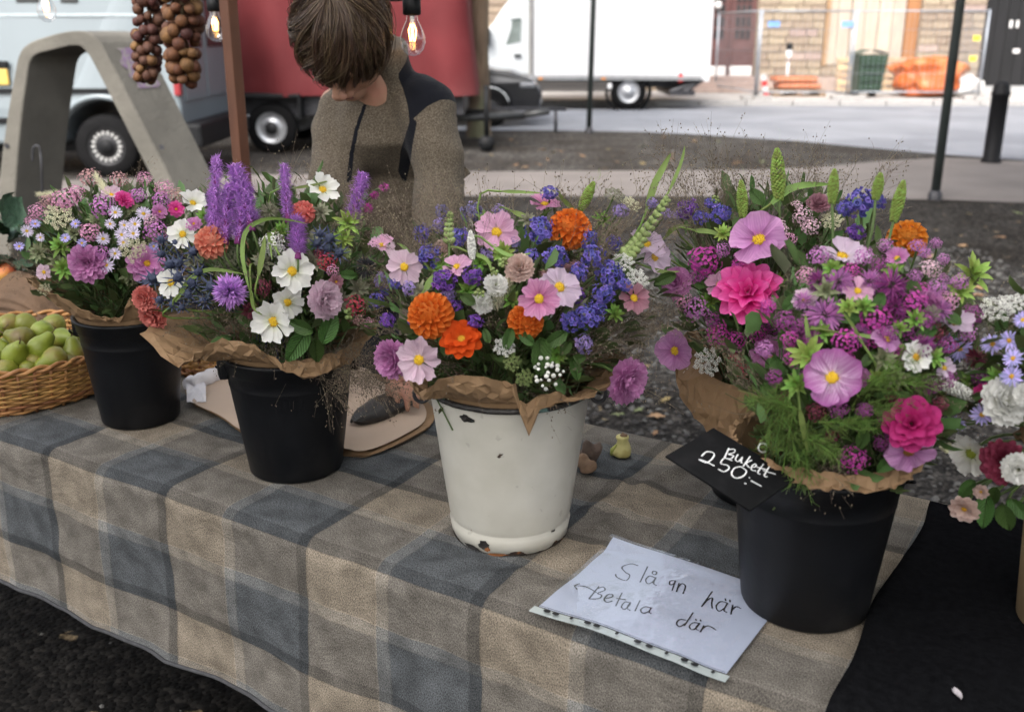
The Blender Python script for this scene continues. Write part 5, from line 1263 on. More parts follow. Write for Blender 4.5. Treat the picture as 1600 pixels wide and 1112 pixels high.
# ================================================================== THE PERSON
def loft(mb, secs, n=20):
    """secs: (centre, x half-width, y half-depth, tilt about X)"""
    vs = []
    for c, rx, ry, tl in secs:
        for k in range(n):
            a = 2*PI*k/n; p = V((math.copysign(abs(math.cos(a))**.85, math.cos(a))*rx, math.copysign(abs(math.sin(a))**.85, math.sin(a))*ry, 0))
            vs.append(V(c) + Matrix.Rotation(tl, 3, 'X') @ p)
    m = len(secs)
    fs = [[i*n+k, i*n+(k+1) % n, (i+1)*n+(k+1) % n, (i+1)*n+k] for i in range(m-1) for k in range(n)]
    fs += [list(range(n))[::-1], [(m-1)*n+k for k in range(n)]]
    mb.add(vs, fs)
def limb(mb, pts, rs, n=14, sub=6):
    P_ = smooth_path(pts, sub); k = len(P_)-1; seg = len(rs)-1
    rr_ = [lerp(rs[min(seg-1, int(i/k*seg))], rs[min(seg, int(i/k*seg)+1)], i/k*seg - min(seg-1, int(i/k*seg))) for i in range(k+1)]
    mb.tube(P_, rr_, n); mb.ball(P_[0], rr_[0], 12, 8); mb.ball(P_[-1], rr_[-1], 12, 8)
def fuse(mb, name, m, vox, parent=None, smooth_it=4, fac=.5):
    """one continuous skin over overlapping volumes"""
    me = mb.mesh(name, None); o = bpy.data.objects.new(name, me); COL.objects.link(o)
    r = o.modifiers.new('r', 'REMESH'); r.mode = 'VOXEL'; r.voxel_size = vox
    s = o.modifiers.new('s', 'SMOOTH'); s.iterations = smooth_it; s.factor = fac
    dg = bpy.context.evaluated_depsgraph_get(); ev = o.evaluated_get(dg)
    me2 = bpy.data.meshes.new_from_object(ev); bpy.data.objects.remove(o); bpy.data.meshes.remove(me)
    me2.materials.clear(); me2.materials.append(m); me2.polygons.foreach_set('use_smooth', [True]*len(me2.polygons)); me2.name = name
    return me2
def X_(px, py, Y): return Py(px, py, Y)
hip = Py(606, 300, 2.76); hip = V((hip.x, 2.70, .93))
che = V((Py(606, 250, 2.62).x, 2.63, 1.20)); nec = Py(592, 128, 2.47)
hd = Py(537, 62, 2.36)
sL, sR = Py(670, 160, 2.48), Py(530, 168, 2.56)
eL, eR = Py(684, 350, 2.33), Py(520, 372, 2.38)
wL = V((Py(648, 552, 2.08).x, 2.08, .85)); wR = V((Py(500, 540, 2.16).x, 2.14, .88))
SKIN = mat('skin', (.42, .235, .165), .5, .08, 10, bump=.08, bscale=120, col2=(.45, .22, .16), scale2=14)
JACK = None
# head frame: looking down at the hands
hf = V((-.16, -.62, -.77)).normalized(); hu = V((-.12, -.70, .70)); hu = (hu - hf*hu.dot(hf)).normalized(); hr = hf.cross(hu)
HM = Matrix((hr, hf, hu)).transposed().to_4x4(); HM.translation = hd; HM = HM @ S3(1.11)
body = MB()
body.ball((0, -.012, .025), (.074, .092, .090), 20, 16, HM)             # skull
body.ball((0, .022, -.035), (.058, .066, .072), 18, 14, HM)             # face
body.ball((0, .050, -.092), (.034, .030, .026), 14, 10, HM)             # chin
for s in (-1, 1):
    body.ball((s*.040, .035, -.052), (.024, .036, .034), 12, 10, HM)      # cheek and jaw
    body.ball((s*.074, -.012, -.018), (.010, .022, .032), 10, 8, HM)      # ear
    body.ball((s*.031, .082, .004), (.019, .012, .009), 10, 8, HM)        # brow
body.tube([HM @ V((0, .090, -.002)), HM @ V((0, .102, -.026)), HM @ V((0, .110, -.044))], [.009, .011, .014], 10)
body.ball((0, .104, -.047), (.018, .013, .010), 12, 8, HM)              # nose
body.ball((0, .082, -.068), (.024, .012, .0060), 12, 8, HM)             # upper lip
body.ball((0, .080, -.078), (.021, .011, .0065), 12, 8, HM)             # lower lip
limb(body, [HM @ V((0, -.03, -.06)), nec + V((0, .02, -.05))], [.052, .060])
loft(body, [(hip + V((0, 0, -.08)), .14, .10, 0), (hip + V((0, 0, .06)), .135, .095, .1), (che + V((0, .03, -.06)), .13, .09, .3), (che, .145, .10, .35), (nec + V((0, .04, -.09)), .14, .085, .4), (nec + V((0, .03, -.02)), .07, .055, .4)])
for s, e, w in ((sL, eL, wL), (sR, eR, wR)): limb(body, [s, e, w], [.052, .040, .026])
# hands
def hand(w, tgt, side, curl):
    f = (tgt - w).normalized(); sd_ = f.cross(V((0, 0, 1))).normalized()*side; up = sd_.cross(f)*side
    if up.z < 0: up = -up
    pc_ = w + f*.045
    body.tube([w, pc_, w + f*.085], [.026, .034, .036], 12, True, None, 1.0)
    for i, (o_, L_) in enumerate(((-.033, .066), (-.011, .076), (.012, .072), (.033, .056))):
        b0 = w + f*.080 + sd_*o_; k = curl*(1+.1*i)
        b1 = b0 + (f*math.cos(k*.5) - up*math.sin(k*.5))*L_*.45; b2_ = b1 + (f*math.cos(k*1.3) - up*math.sin(k*1.3))*L_*.32; b3 = b2_ + (f*math.cos(k*1.9) - up*math.sin(k*1.9))*L_*.25
        limb(body, [b0 - f*.02, b0, b1, b2_, b3], [.0092, .0088, .0080, .0074, .0062], 8, 3)
    t0 = w + f*.035 - sd_*.030; t1 = t0 + f*.030 - sd_*.022 - up*.012; t2 = t1 + f*.030 - sd_*.002 - up*.012
    limb(body, [w + f*.02 - sd_*.012, t0, t1, t2], [.013, .013, .0105, .008], 8, 3)
hand(wL, Pz(618, 632, .772), 1, .6); hand(wR, Pz(508, 590, .80), -1, .5)
for s in (-1, 1):
    limb(body, [hip + V((s*.085, 0, -.04)), hip + V((s*.095, -.01, -.45)), V((hip.x + s*.10, hip.y+.02, .09))], [.082, .056, .040])
    limb(body, [V((hip.x + s*.10, hip.y+.03, .06)), V((hip.x + s*.11, hip.y-.14, .04))], [.042, .034])
bme = fuse(body, 'person', SKIN, .0055, None, 2, .5)
per = bpy.data.objects.new('person', bme); 
PM = T(hip.x, hip.y, 0); bme.transform(PM.inverted()); link(per, None, PM)
tag(per, 'person in a grey brown fleece jacket stooping over the table, head bowed', 'person')
def pchild(me, name):
    me.transform(PM.inverted()); return link(bpy.data.objects.new(name, me), per)
# jacket
def fleece():
    m, nt, b, out = nodes_mat('fleece'); L = nt.links.new
    tc = nd(nt, 'ShaderNodeTexCoord'); n1 = nd(nt, 'ShaderNodeTexNoise'); n1.inputs['Scale'].default_value = 300; n1.inputs['Detail'].default_value = 5; n1.inputs['Roughness'].default_value = .7; L(tc.outputs['Object'], n1.inputs['Vector'])
    n2 = nd(nt, 'ShaderNodeTexNoise'); n2.inputs['Scale'].default_value = 9; L(tc.outputs['Object'], n2.inputs['Vector'])
    r1 = ramp(nt, [(.30, (.042, .034, .026)), (.50, (.125, .102, .077)), (.70, (.25, .215, .168))]); L(n1.outputs['Fac'], r1.inputs[0])
    at = nd(nt, 'ShaderNodeAttribute', attribute_name='patch')
    st = ramp(nt, [(.495, (0, 0, 0)), (.505, (1, 1, 1))]); L(at.outputs['Fac'], st.inputs[0])
    mx = nd(nt, 'ShaderNodeMixRGB'); L(st.outputs[0], mx.inputs[0]); L(r1.outputs[0], mx.inputs[1]); mx.inputs[2].default_value = (.010, .011, .016, 1)
    L(mx.outputs[0], b.inputs['Base Color']); b.inputs['Roughness'].default_value = .95; b.inputs['Specular IOR Level'].default_value = .1
    b.inputs['Sheen Weight'].default_value = .08
    bp = nd(nt, 'ShaderNodeBump'); bp.inputs['Strength'].default_value = .6; bp.inputs['Distance'].default_value = .003; L(n1.outputs['Fac'], bp.inputs['Height'])
    b2 = nd(nt, 'ShaderNodeBump'); b2.inputs['Strength'].default_value = .4; b2.inputs['Distance'].default_value = .03; L(n2.outputs['Fac'], b2.inputs['Height']); L(bp.outputs[0], b2.inputs['Normal']); L(b2.outputs[0], b.inputs['Normal'])
    return m
jk = MB()
loft(jk, [(hip + V((0, -.05, -.06)), .165, .15, 0), (hip + V((0, -.06, .06)), .162, .15, .05), (che + V((0, -.03, -.08)), .160, .145, .15), (che, .165, .128, .35), (nec + V((0, .045, -.10)), .150, .11, .4), (nec + V((0, .035, -.03)), .092, .085, .4)])
loft(jk, [(nec + V((.0, .05, -.06)), .088, .085, .45), (nec + V((-.003, .03, .02)), .082, .082, .45), (nec + V((-.008, .02, .065)), .080, .084, .30), (nec + V((-.008, .018, .085)), .076, .080, .30)])
limb(jk, [che + V((.02, .02, .06)), sL + V((-.02, 0, -.01)), sL.lerp(eL, .5) + V((.012, 0, 0)), eL, eL.lerp(wL, .55), wL + (eL-wL)*.06], [.085, .078, .068, .062, .052, .044])
limb(jk, [che + V((-.04, .03, .05)), sR + V((.02, 0, -.01)), sR.lerp(eR, .5), eR, eR.lerp(wR, .55), wR + (eR-wR)*.06], [.08, .076, .066, .060, .052, .044])
jme = fuse(jk, 'jacket', fleece(), .009, None, 6, .5)
for v_ in jme.vertices:
    c_ = v_.co; w = .010*noise.noise(V((c_.x*12, c_.y*8, c_.z*4))) + .013*noise.noise(V((c_.x*8 + c_.z*9, c_.y*8, c_.z*14))) + .004*math.sin(c_.z*60 + c_.x*30)*max(0, noise.noise(c_*6)); v_.co = c_ + v_.normal*w
# black shoulder yokes, zip and painted arm gap shade: signed distance to an outline seen from the front
polyL = [(641, 74), (664, 82), (690, 100), (712, 128), (722, 160), (716, 163), (703, 156), (688, 156), (668, 166), (650, 182), (640, 190), (637, 165), (630, 140), (621, 118), (634, 98)]
polyR = [(492, 100), (505, 104), (516, 114), (500, 126), (488, 138), (484, 120)]
arm_gap_shade = [(640, 190), (652, 188), (645, 225), (640, 262), (633, 290), (622, 268), (626, 235), (634, 210)]  # dark gap between sleeve and body, its shade painted into the jacket colour
zip_ = [(569, 138), (575, 138), (573, 165), (561, 200), (553, 240), (549, 285), (541, 285), (546, 240), (555, 198), (567, 165)]
def sdp(P_, x, y):
    if x < min(a[0] for a in P_)-12 or x > max(a[0] for a in P_)+12 or y < min(a[1] for a in P_)-12 or y > max(a[1] for a in P_)+12: return -12
    ins = False; d = 1e9; n = len(P_); j = n-1
    for i in range(n):
        xi, yi = P_[i]; xj, yj = P_[j]
        if (yi > y) != (yj > y) and x < (xj-xi)*(y-yi)/(yj-yi)+xi: ins = not ins
        ex_, ey_ = xj-xi, yj-yi; t = max(0, min(1, ((x-xi)*ex_+(y-yi)*ey_)/(ex_*ex_+ey_*ey_))); d = min(d, math.hypot(x-xi-ex_*t, y-yi-ey_*t)); j = i
    return d if ins else -d
at = jme.attributes.new('patch', 'FLOAT', 'POINT'); vals = []
for v_ in jme.vertices:
    x, y = proj(v_.co); d = max(sdp(polyL, x, y), sdp(polyR, x, y), sdp(zip_, x, y), sdp(arm_gap_shade, x, y)) if v_.co.z > .98 and v_.co.y < 2.64 else -9
    vals.append(max(0, min(1, .5 + d*.05)))
at.data.foreach_set('value', vals)
pchild(jme, 'jacket')
tr_ = MB()
loft(tr_, [(hip + V((0, 0, -.12)), .16, .125, 0), (hip + V((0, 0, .05)), .155, .12, 0)])
for s in (-1, 1): limb(tr_, [hip + V((s*.085, 0, -.05)), hip + V((s*.097, -.01, -.45)), V((hip.x + s*.10, hip.y+.01, .10))], [.098, .078, .068])
pchild(fuse(tr_, 'trousers', mat('dark_trousers', (.03, .034, .045), .9, .2, 20), .012), 'trousers')
for s in (-1, 1):
    q = MB(); limb(q, [V((hip.x + s*.10, hip.y+.04, .055)), V((hip.x + s*.112, hip.y-.16, .045))], [.056, .045]); pchild(fuse(q, 'shoe', BLKP, .008), 'shoe')
# eyes under the fringe
for s in (-1, 1):
    q = MB(); q.ball((s*.031, .078, -.010), (.012, .008, .006), 10, 8, HM); pchild(q.mesh('eye', mat('closed_eyelid', (.30, .16, .11), .5)), 'eye')
q = MB(); q.ball((0, .0885, -.0725), (.021, .004, .0016), 10, 6, HM); pchild(q.mesh('mouth_line', mat('lip_line', (.16, .06, .05), .5)), 'mouth_line')
# hair
HAIR = mat('brown_hair', (.085, .052, .033), .34, .3, 40, island=.45, spec=.5)
q = MB(); HR = random.Random(5)
def scalp(th, ph, k=1.0): return V((.083*math.cos(ph)*math.cos(th)*k, -.012 + .103*math.cos(ph)*math.sin(th)*k, .022 + .100*math.sin(ph)*k))
q.ball((0, -.020, .030), (.080, .092, .094), 20, 14, HM)
for c_i in range(230):                              # locks of hair, each a sheaf of strands
    th = HR.uniform(0, 2*PI)                        # 90 deg = forehead
    front = max(0, math.sin(th)); side = abs(math.cos(th))
    ph0 = HR.uniform(.35, 1.45); end = lerp(-.80, -.16, front**1.3) + HR.uniform(-.28, .26)
    lift = 1.0 + .20*HR.random()**1.8; sw = -1.05*(.45+front)*HR.uniform(.5, 1.4); wv = HR.uniform(.5, 1.2); pz_ = HR.uniform(0, 6)
    ctr = []
    K = 11
    for k in range(K):
        t = k/(K-1); ph = lerp(ph0, end, t); tt = th + sw*t*(1-.3*t) + .17*wv*math.sin(t*4.5 + pz_)
        ctr.append(scalp(tt, ph, lerp(1.0, lift, math.sin(PI*min(1, .12+t*.8))) + .025*wv*math.sin(t*6.5 + pz_)*t))
    spread = HR.uniform(.0035, .0075)
    for s_i in range(22):
        o1 = V((HR.gauss(0, 1), HR.gauss(0, 1), HR.gauss(0, 1)))*spread; cut = HR.uniform(.72, 1.08); r_ = HR.uniform(.0005, .0010); stray = HR.gauss(0, .003)
        pts = []
        for k in range(K):
            t = k/(K-1)*min(1, cut); f = t*(K-1); k0 = min(K-2, int(f)); p = ctr[k0].lerp(ctr[k0+1], f-k0)
            p = p + o1*(.45 + .55*math.sin(PI*min(1, t*.9+.1)))*(1-.45*t) + V((stray*t*t, stray*t*.5, 0))
            d_ = p - V((0, -.012, .022)); q_ = V((d_.x/.083, d_.y/.103, d_.z/.100)).length
            if q_ < 1.0: p = V((0, -.012, .022)) + d_*(1.0/max(.3, q_))
            pts.append(HM @ p + V((0, 0, -.022*t**2.5*(1 if cut > .85 else .6))))
        q.tube(pts, [r_*.7] + [r_]*6 + [r_*.9, r_*.75, r_*.5, r_*.2], 4, False)
pchild(q.mesh('hair', HAIR), 'hair')
# ================================================================== THE FLOWERS
FR = random.Random(21)
STEMG = mat('stem_green', (.075, .12, .035), .6, .2, 20)
BQ = {}
for k, (dx, dy, dz, rx, ry, rz) in {'A': (-.01, .02, .115, .205, .17, .165), 'B': (-.01, .03, .125, .235, .19, .20), 'C': (.005, .03, .085, .25, .19, .175), 'D': (.04, .02, .10, .205, .17, .20), 'E': (0, .02, .155, .20, .16, .20), 'F': (.0, .0, .08, .20, .17, .19)}.items():
    c, r0, r1, h = BK[k]
    BQ[k] = (c + V((dx, dy, h+dz)), V((rx, ry, rz)), c + V((0, 0, h)), r1)
WHERE = {'A': 'in the leftmost black bucket', 'B': 'in the second black bucket', 'C': 'in the cream enamel bucket', 'D': 'in the front right black bucket', 'E': 'in the bucket behind the price card', 'F': 'in the cardboard vase'}
def surf(k, px, py, off=0.0):
    C, Rd, mo, r1 = BQ[k]; d = ray(px, py); o = CP - C
    a = sum((d[i]/Rd[i])**2 for i in range(3)); b2 = sum(o[i]*d[i]/Rd[i]**2 for i in range(3)); c = sum((o[i]/Rd[i])**2 for i in range(3)) - 1
    D = b2*b2 - a*c
    t = (-b2 - math.sqrt(D))/a if D > 0 else -b2/a
    p = CP + d*t
    if off: p = p + (p-CP).normalized()*off
    return p
# ---- petals
PM_ = {}
def petal(key, m, W=.38, cup=.12, curl=0.0, notch=.06, round_=.14, ripple=.03, base=.16, wide=.72, seed=0, nx=5, ny=6, teeth=2.5):
    kk = (key, m.name, seed)
    if kk in PM_: return PM_[kk]
    rr_ = random.Random(hash(key) % 999 + seed*17) if False else random.Random(len(key)*31 + seed*17)
    ph = rr_.uniform(0, 6.28); q = MB(); sk = rr_.uniform(-.05, .05)
    def fn(a, t):
        s = 2*a-1
        w = W*(base + (1-base)*sstep(0, wide, t))*(1 - .22*sstep(.75, 1.0, t))
        y = t - round_*s*s*t**3 - notch*(t**6)*(0.5+.5*math.cos(s*PI*teeth + ph))
        z = .035*math.cos(s*PI*3+ph)*t + cup*s*s*(.3+.7*t) + curl*t*t + ripple*math.sin(s*PI*2.2 + ph)*t*t + ripple*.5*math.sin(t*7+ph)
        return (w*s + sk*t*t, y, z)
    q.grid(fn, nx, ny); me = q.mesh('petal', m); PM_[kk] = me; return me
def pm(name, base, mid, tip, **kw): return petal_mat('petal_'+name, base, mid, tip, **kw)
PC = {
 'white': pm('white', (.62, .66, .45), (.78, .78, .74), (.80, .80, .78), streak=.10, streak_col=(.6, .6, .58)),
 'pink': pm('pink', (.68, .44, .56), (.72, .42, .58), (.74, .48, .64), streak=.35, streak_col=(.48, .20, .38)),
 'palepink': pm('palepink', (.62, .50, .55), (.68, .50, .60), (.70, .55, .64), streak=.25, streak_col=(.52, .34, .46)),
 'lilac': pm('lilac', (.66, .58, .66), (.62, .50, .62), (.60, .48, .60), streak=.2, streak_col=(.5, .36, .52)),
 'rosepink': pm('rosepink', (.40, .08, .22), (.62, .28, .46), (.66, .36, .54), streak=.4, streak_col=(.45, .14, .32)),
 'magenta': pm('magenta', (.30, .05, .22), (.44, .13, .36), (.46, .17, .40), streak=.3, streak_col=(.30, .06, .26)),
 'bililac': pm('bililac', (.72, .60, .70), (.62, .40, .60), (.40, .12, .36), streak=.45, streak_col=(.36, .10, .32)),
 'orchid': pm('orchid', (.34, .09, .30), (.58, .28, .54), (.62, .34, .58), streak=.28, streak_col=(.38, .14, .38)),
 'hotpink': pm('hotpink', (.56, .012, .17), (.74, .04, .31), (.78, .17, .46), streak=.18, streak_col=(.55, .02, .22)),
 'crimson': pm('crimson', (.26, .006, .06), (.46, .02, .16), (.50, .05, .22), streak=.2, streak_col=(.32, .01, .10)),
 'orange': pm('orange', (.46, .07, .008), (.64, .145, .018), (.70, .23, .05), streak=.15, streak_col=(.5, .08, .01)),
 'redorange': pm('redorange', (.52, .14, .02), (.58, .07, .008), (.62, .085, .012), streak=.15, streak_col=(.42, .04, .005)),
 'amber': pm('amber', (.55, .13, .01), (.68, .22, .02), (.72, .32, .07), streak=.15),
 'salmon': pm('salmon', (.52, .10, .06), (.62, .22, .15), (.66, .32, .22), streak=.2, streak_col=(.5, .10, .08)),
 'coral': pm('coral', (.50, .09, .08), (.62, .17, .15), (.66, .26, .22), streak=.2, streak_col=(.5, .08, .08)),
 'burgundy': pm('burgundy', (.11, .008, .025), (.22, .025, .055), (.30, .06, .11), streak=.2),
 'dusty': pm('dusty', (.30, .10, .15), (.40, .18, .24), (.46, .26, .31), streak=.3),
 'blush': pm('blush', (.45, .30, .22), (.62, .46, .40), (.68, .54, .50), streak=.3, streak_col=(.5, .3, .25)),
 'dpink': pm('dpink', (.45, .12, .34), (.56, .22, .46), (.60, .32, .54), streak=.35, streak_col=(.40, .10, .32)),
}
CEN = {'yellow': mat('centre_yellow', (.62, .40, .02), .7, .25, 60, island=.3), 'gold': mat('centre_gold', (.50, .27, .015), .7, .3, 60, island=.3), 'green': mat('centre_green', (.28, .33, .04), .7, .25, 60, island=.3), 'brown': mat('centre_brown', (.22, .10, .02), .8, .3, 60, island=.3)}
CM_ = {}
def centre(c):
    if c not in CM_:
        q = MB(); n = 44
        q.ball((0, 0, 0), (.9, .9, .35), 12, 6)
        for i in range(n):
            t = math.sqrt((i+.5)/n); a = i*2.39996; r_ = t*.92; z = .40*(1-t*t*.75)
            q.tube([(r_*math.cos(a), r_*math.sin(a), z-.15), (r_*math.cos(a)*1.05, r_*math.sin(a)*1.05, z+.10+.14*FR.random())], [.085, .06], 5)
        CM_[c] = q.mesh('flower_centre', CEN[c])
    return CM_[c]
def fmat(k, px, py, rpx, dx, dy, off, spin=None):
    p = surf(k, px, py, off); s = rpx*(1.05 if rpx >= 15 else 1.1)/FPX*depth(p)
    C_ = BQ[k][0]; n = ((CP-p).normalized() + RT*dx + UPV*dy + (p-C_).normalized()*.25 + RT*FR.uniform(-.26, .26) + UPV*FR.uniform(-.26, .26)).normalized()
    M = frame(p, n) @ RZ(FR.uniform(0, 6.28) if spin is None else spin)
    return p, n, s, M
def stem(o, p, n, k, r=.0017, s=0.0, m=STEMG):
    C, Rd, mo, r1 = BQ[k]; e = V((mo.x + FR.uniform(-.6, .6)*r1, mo.y + FR.uniform(-.6, .6)*r1, mo.z - .06))
    a = p - n*s*.08; mid = a.lerp(e, .45) + V((0, 0, .01)) + (C - a)*.40
    q = MB(); q.tube(smooth_path([a, a - n*min(.04, .3*(a-e).length) + (C-a)*.12, mid, e], 4), r, 5, False); q.build('stem', m, o, world=True)
def f_cosmos(o, M, s, c, cen='yellow', n=8, W=.33, cup=.10, tilt=8, csize=.235, irregular=.12, notch=.13, rip=.045, shape='cosmos'):
    tilt += FR.uniform(-8, 16)
    for i in range(n):
        me = petal(shape, PC[c], W=W, cup=cup, notch=notch, ripple=rip, seed=i % 4)
        a = 2*PI*i/n + FR.uniform(-.07, .07); tl = rad(tilt + FR.uniform(-14, 14)*irregular/.12)
        put('petal', me, o, RZ(a) @ T(0, s*.08, (i % 2)*s*.018) @ RX(tl) @ RY(rad(FR.uniform(2, 16))) @ S3(s*FR.uniform(.90, 1.0), s*.93*FR.uniform(.90, 1.04), s))
    put('flower_centre', centre(cen), o, T(0, 0, s*.03) @ S3(s*csize))
def f_ball(o, M, s, c, n=95, cover=1.5):
    me = [petal('scoop', PC[c], W=.5, cup=.42, curl=-.10, notch=0, round_=.42, ripple=.02, base=.5, wide=.5, seed=i, ny=5) for i in range(3)]
    for i in range(n):
        f = (i+.5)/n; ph = math.acos(max(-1, 1 - cover*f)); th = i*2.39996
        nrm = V((math.sin(ph)*math.cos(th), math.sin(ph)*math.sin(th), math.cos(ph))); tang = V((math.cos(ph)*math.cos(th), math.cos(ph)*math.sin(th), -math.sin(ph)))
        al = lerp(.05, 1.15, min(1, f*1.15)**.6); y = nrm*math.cos(al) + tang*math.sin(al); x = V((-math.sin(th), math.cos(th), 0)); z = x.cross(y)
        if z.dot(nrm*math.sin(al) - tang*math.cos(al)) < 0: x = -x; z = x.cross(y)
        sz = lerp(.20, .40, f**.45)*FR.uniform(.93, 1.07)*math.sqrt(95/n)
        L_ = Matrix((x, y, z)).transposed().to_4x4(); L_.translation = V((nrm.x, nrm.y, nrm.z*.92))*s*lerp(.66, .60, f)
        put('petal', me[i % 3], o, L_ @ S3(s*sz, s*sz*1.08, s*sz))
    q = MB(); q.ball((0, 0, 0), s*.60, 10, 8); q.build('heart', PC[c], o)
def f_rings(o, M, s, c, rings, W=.26, cup=.14, notch=0.0, rip=.02, round_=.22, cen=None, csize=.12, shape='dahl', curl=0.0):
    ms = [petal(shape, PC[c], W=W, cup=cup, curl=curl, notch=notch, round_=round_, ripple=rip, base=.35, wide=.6, seed=i) for i in range(4)]
    for j, (n, tl, L_) in enumerate(rings):
        for i in range(n):
            a = 2*PI*(i + .5*(j % 2))/n + FR.uniform(-.06, .06)
            put('petal', ms[(i+j) % 4], o, RZ(a) @ T(0, s*.05, s*.02*(len(rings)-j)*0) @ RX(rad(tl + FR.uniform(-7, 7))) @ S3(s*L_*FR.uniform(.95, 1.15), s*L_*FR.uniform(.93, 1.04), s*L_))
    if cen: put('flower_centre', centre(cen), o, T(0, 0, s*.06) @ S3(s*csize))
DAHL = [(14, 4, 1.0), (13, 18, .93), (11, 34, .80), (9, 50, .62), (6, 66, .42), (4, 80, .28)]
OPEN = [(10, 6, 1.0), (9, 20, .88), (7, 38, .66)]
CARN = [(11, 2, 1.0), (11, 18, .95), (10, 36, .88), (9, 52, .80), (8, 68, .70)]
# joined small-blossom meshes
SM_ = {}
def small(kind, m, v=0):
    key = (kind, m.name, v)
    if key in SM_: return SM_[key]
    r_ = random.Random(v*7 + len(kind)); q = MB()
    if kind == 'aster':
        for j in range(2):
            for i in range(13):
                a = 2*PI*(i+.5*j)/13 + r_.uniform(-.08, .08); L_ = r_.uniform(.85, 1.03)*(1-.08*j); w = .085
                M = RZ(a) @ RX(rad(6 + 12*j + r_.uniform(-8, 8)))
                q.add([(-.03, .18, 0), (.03, .18, 0), (w, .62*L_, .02), (w*.55, .95*L_, 0), (0, L_, -.01), (-w*.55, .95*L_, 0), (-w, .62*L_, .02)], [(0, 1, 2, 6), (6, 2, 3, 5), (5, 3, 4)], M)
    elif kind == 'statice':
        for i in range(46):
            f = (i+.5)/46; ph = math.acos(1-1.25*f); th = i*2.39996 + r_.uniform(-.3, .3); nrm = V((math.sin(ph)*math.cos(th), math.sin(ph)*math.sin(th), math.cos(ph)*.8))
            p = nrm*r_.uniform(.55, .95); p.x += r_.uniform(-.12, .12); p.y += r_.uniform(-.12, .12)
            M = frame(p, (nrm + V((r_.uniform(-.5, .5), r_.uniform(-.5, .5), .2))).normalized(), V((r_.random()-.5, r_.random()-.5, .1))) @ S3(r_.uniform(.15, .24))
            N = 10; vs = [(0, 0, -.5)] + [(math.cos(2*PI*k/N)*.55, math.sin(2*PI*k/N)*.55, -.05) for k in range(N)] + [(math.cos(2*PI*k/N)*(1.05+.15*r_.uniform(-1, 1)), math.sin(2*PI*k/N)*(1.05+.15*r_.uniform(-1, 1)), .25*math.cos(k*PI)+.12) for k in range(N)]
            q.add(vs, [(0, 1+(k+1) % N, 1+k)[::-1] for k in range(N)] + [(1+k, 1+(k+1) % N, 1+N+(k+1) % N, 1+N+k) for k in range(N)], M)
    elif kind == 'cluster':
        for i in range(85):
            f = (i+.5)/85; ph = math.acos(1-1.15*f); th = i*2.39996; nrm = V((math.sin(ph)*math.cos(th), math.sin(ph)*math.sin(th), math.cos(ph)*.7))
            p = nrm*r_.uniform(.68, 1.0) + V((r_.uniform(-.08, .08), r_.uniform(-.08, .08), 0))
            M = frame(p, (nrm + V((r_.uniform(-.4, .4), r_.uniform(-.4, .4), .3))).normalized(), V((r_.random()-.5, r_.random()-.5, .1))) @ S3(r_.uniform(.085, .15))
            for k in range(5):
                a = 2*PI*k/5; Mk = M @ RZ(a) @ RX(rad(15)); q.add([(0, .05, 0), (.48, .55, .05), (.25, 1.0, 0), (-.25, 1.0, 0), (-.48, .55, .05)], [(0, 1, 2, 3, 4)], Mk)
    elif kind == 'lace':
        for i in range(21):
            f = (i+.5)/21; rr2 = math.sqrt(f)*.86; th = i*2.39996; c0 = V((rr2*math.cos(th), rr2*math.sin(th), .22*(1-rr2)))
            for k in range(15):
                a = k*2.4; r3 = .17*math.sqrt((k+.5)/15); p = c0 + V((r3*math.cos(a), r3*math.sin(a), .05*(1-r3*5) + r_.uniform(-.02, .02)))
                q.ball(p, (.042, .042, .028), 5, 3, None, .25, r_)
    elif kind == 'monarda':
        for i in range(95):
            f = (i+.5)/95; ph = math.acos(1-1.35*f); th = i*2.39996; nrm = V((math.sin(ph)*math.cos(th), math.sin(ph)*math.sin(th), math.cos(ph)))
            a = nrm*.25; b2 = nrm*r_.uniform(.75, 1.05) + V((r_.uniform(-.12, .12), r_.uniform(-.12, .12), r_.uniform(-.2, 0))); x = nrm.orthogonal().normalized()*.065
            m_ = a.lerp(b2, .6) + nrm*.04; q.add([a-x*.3, a+x*.3, m_+x, b2, m_-x], [(0, 1, 2, 4), (4, 2, 3)])
    elif kind == 'liatris':           # axis +Z 0..1, radius 1 in XY
        for i in range(900):
            t = r_.random(); th = r_.uniform(0, 6.28); env = min(1, .40 + 1.9*math.sqrt(1-t)*.8)*min(1, .6 + 4*t)
            L_ = env*r_.uniform(.4, 1.12); d = V((math.cos(th), math.sin(th), 0)); a = d*.18*env + V((0, 0, t)); up = r_.uniform(-.05, .05)
            b2 = d*L_*.65 + V((0, 0, t+up*.7)); e = d*L_ + V((0, 0, t + up + r_.uniform(-.07, .07))) + V((-d.y, d.x, 0))*r_.uniform(-.35, .35)
            x = V((-d.y, d.x, 0))*.06
            q.add([a-x, a+x, b2+x*.8, e, b2-x*.8], [(0, 1, 2, 4), (4, 2, 3)])
    elif kind == 'puff':              # shaggy head facing +Z
        for i in range(620):
            f = r_.random(); ph = math.acos(1-1.5*f); th = r_.uniform(0, 6.28); nrm = V((math.sin(ph)*math.cos(th), math.sin(ph)*math.sin(th), math.cos(ph)))
            a = nrm*.3; e = nrm*r_.uniform(.7, .95) + V((r_.uniform(-.22, .22), r_.uniform(-.22, .22), r_.uniform(-.22, .22))); x = nrm.orthogonal().normalized()
            x = Matrix.Rotation(r_.uniform(0, 3), 3, nrm) @ x*.07; m_ = a.lerp(e, .6); q.add([a-x, a+x, m_+x, e, m_-x], [(0, 1, 2, 4), (4, 2, 3)])
    elif kind == 'catkin':            # green bumpy spike
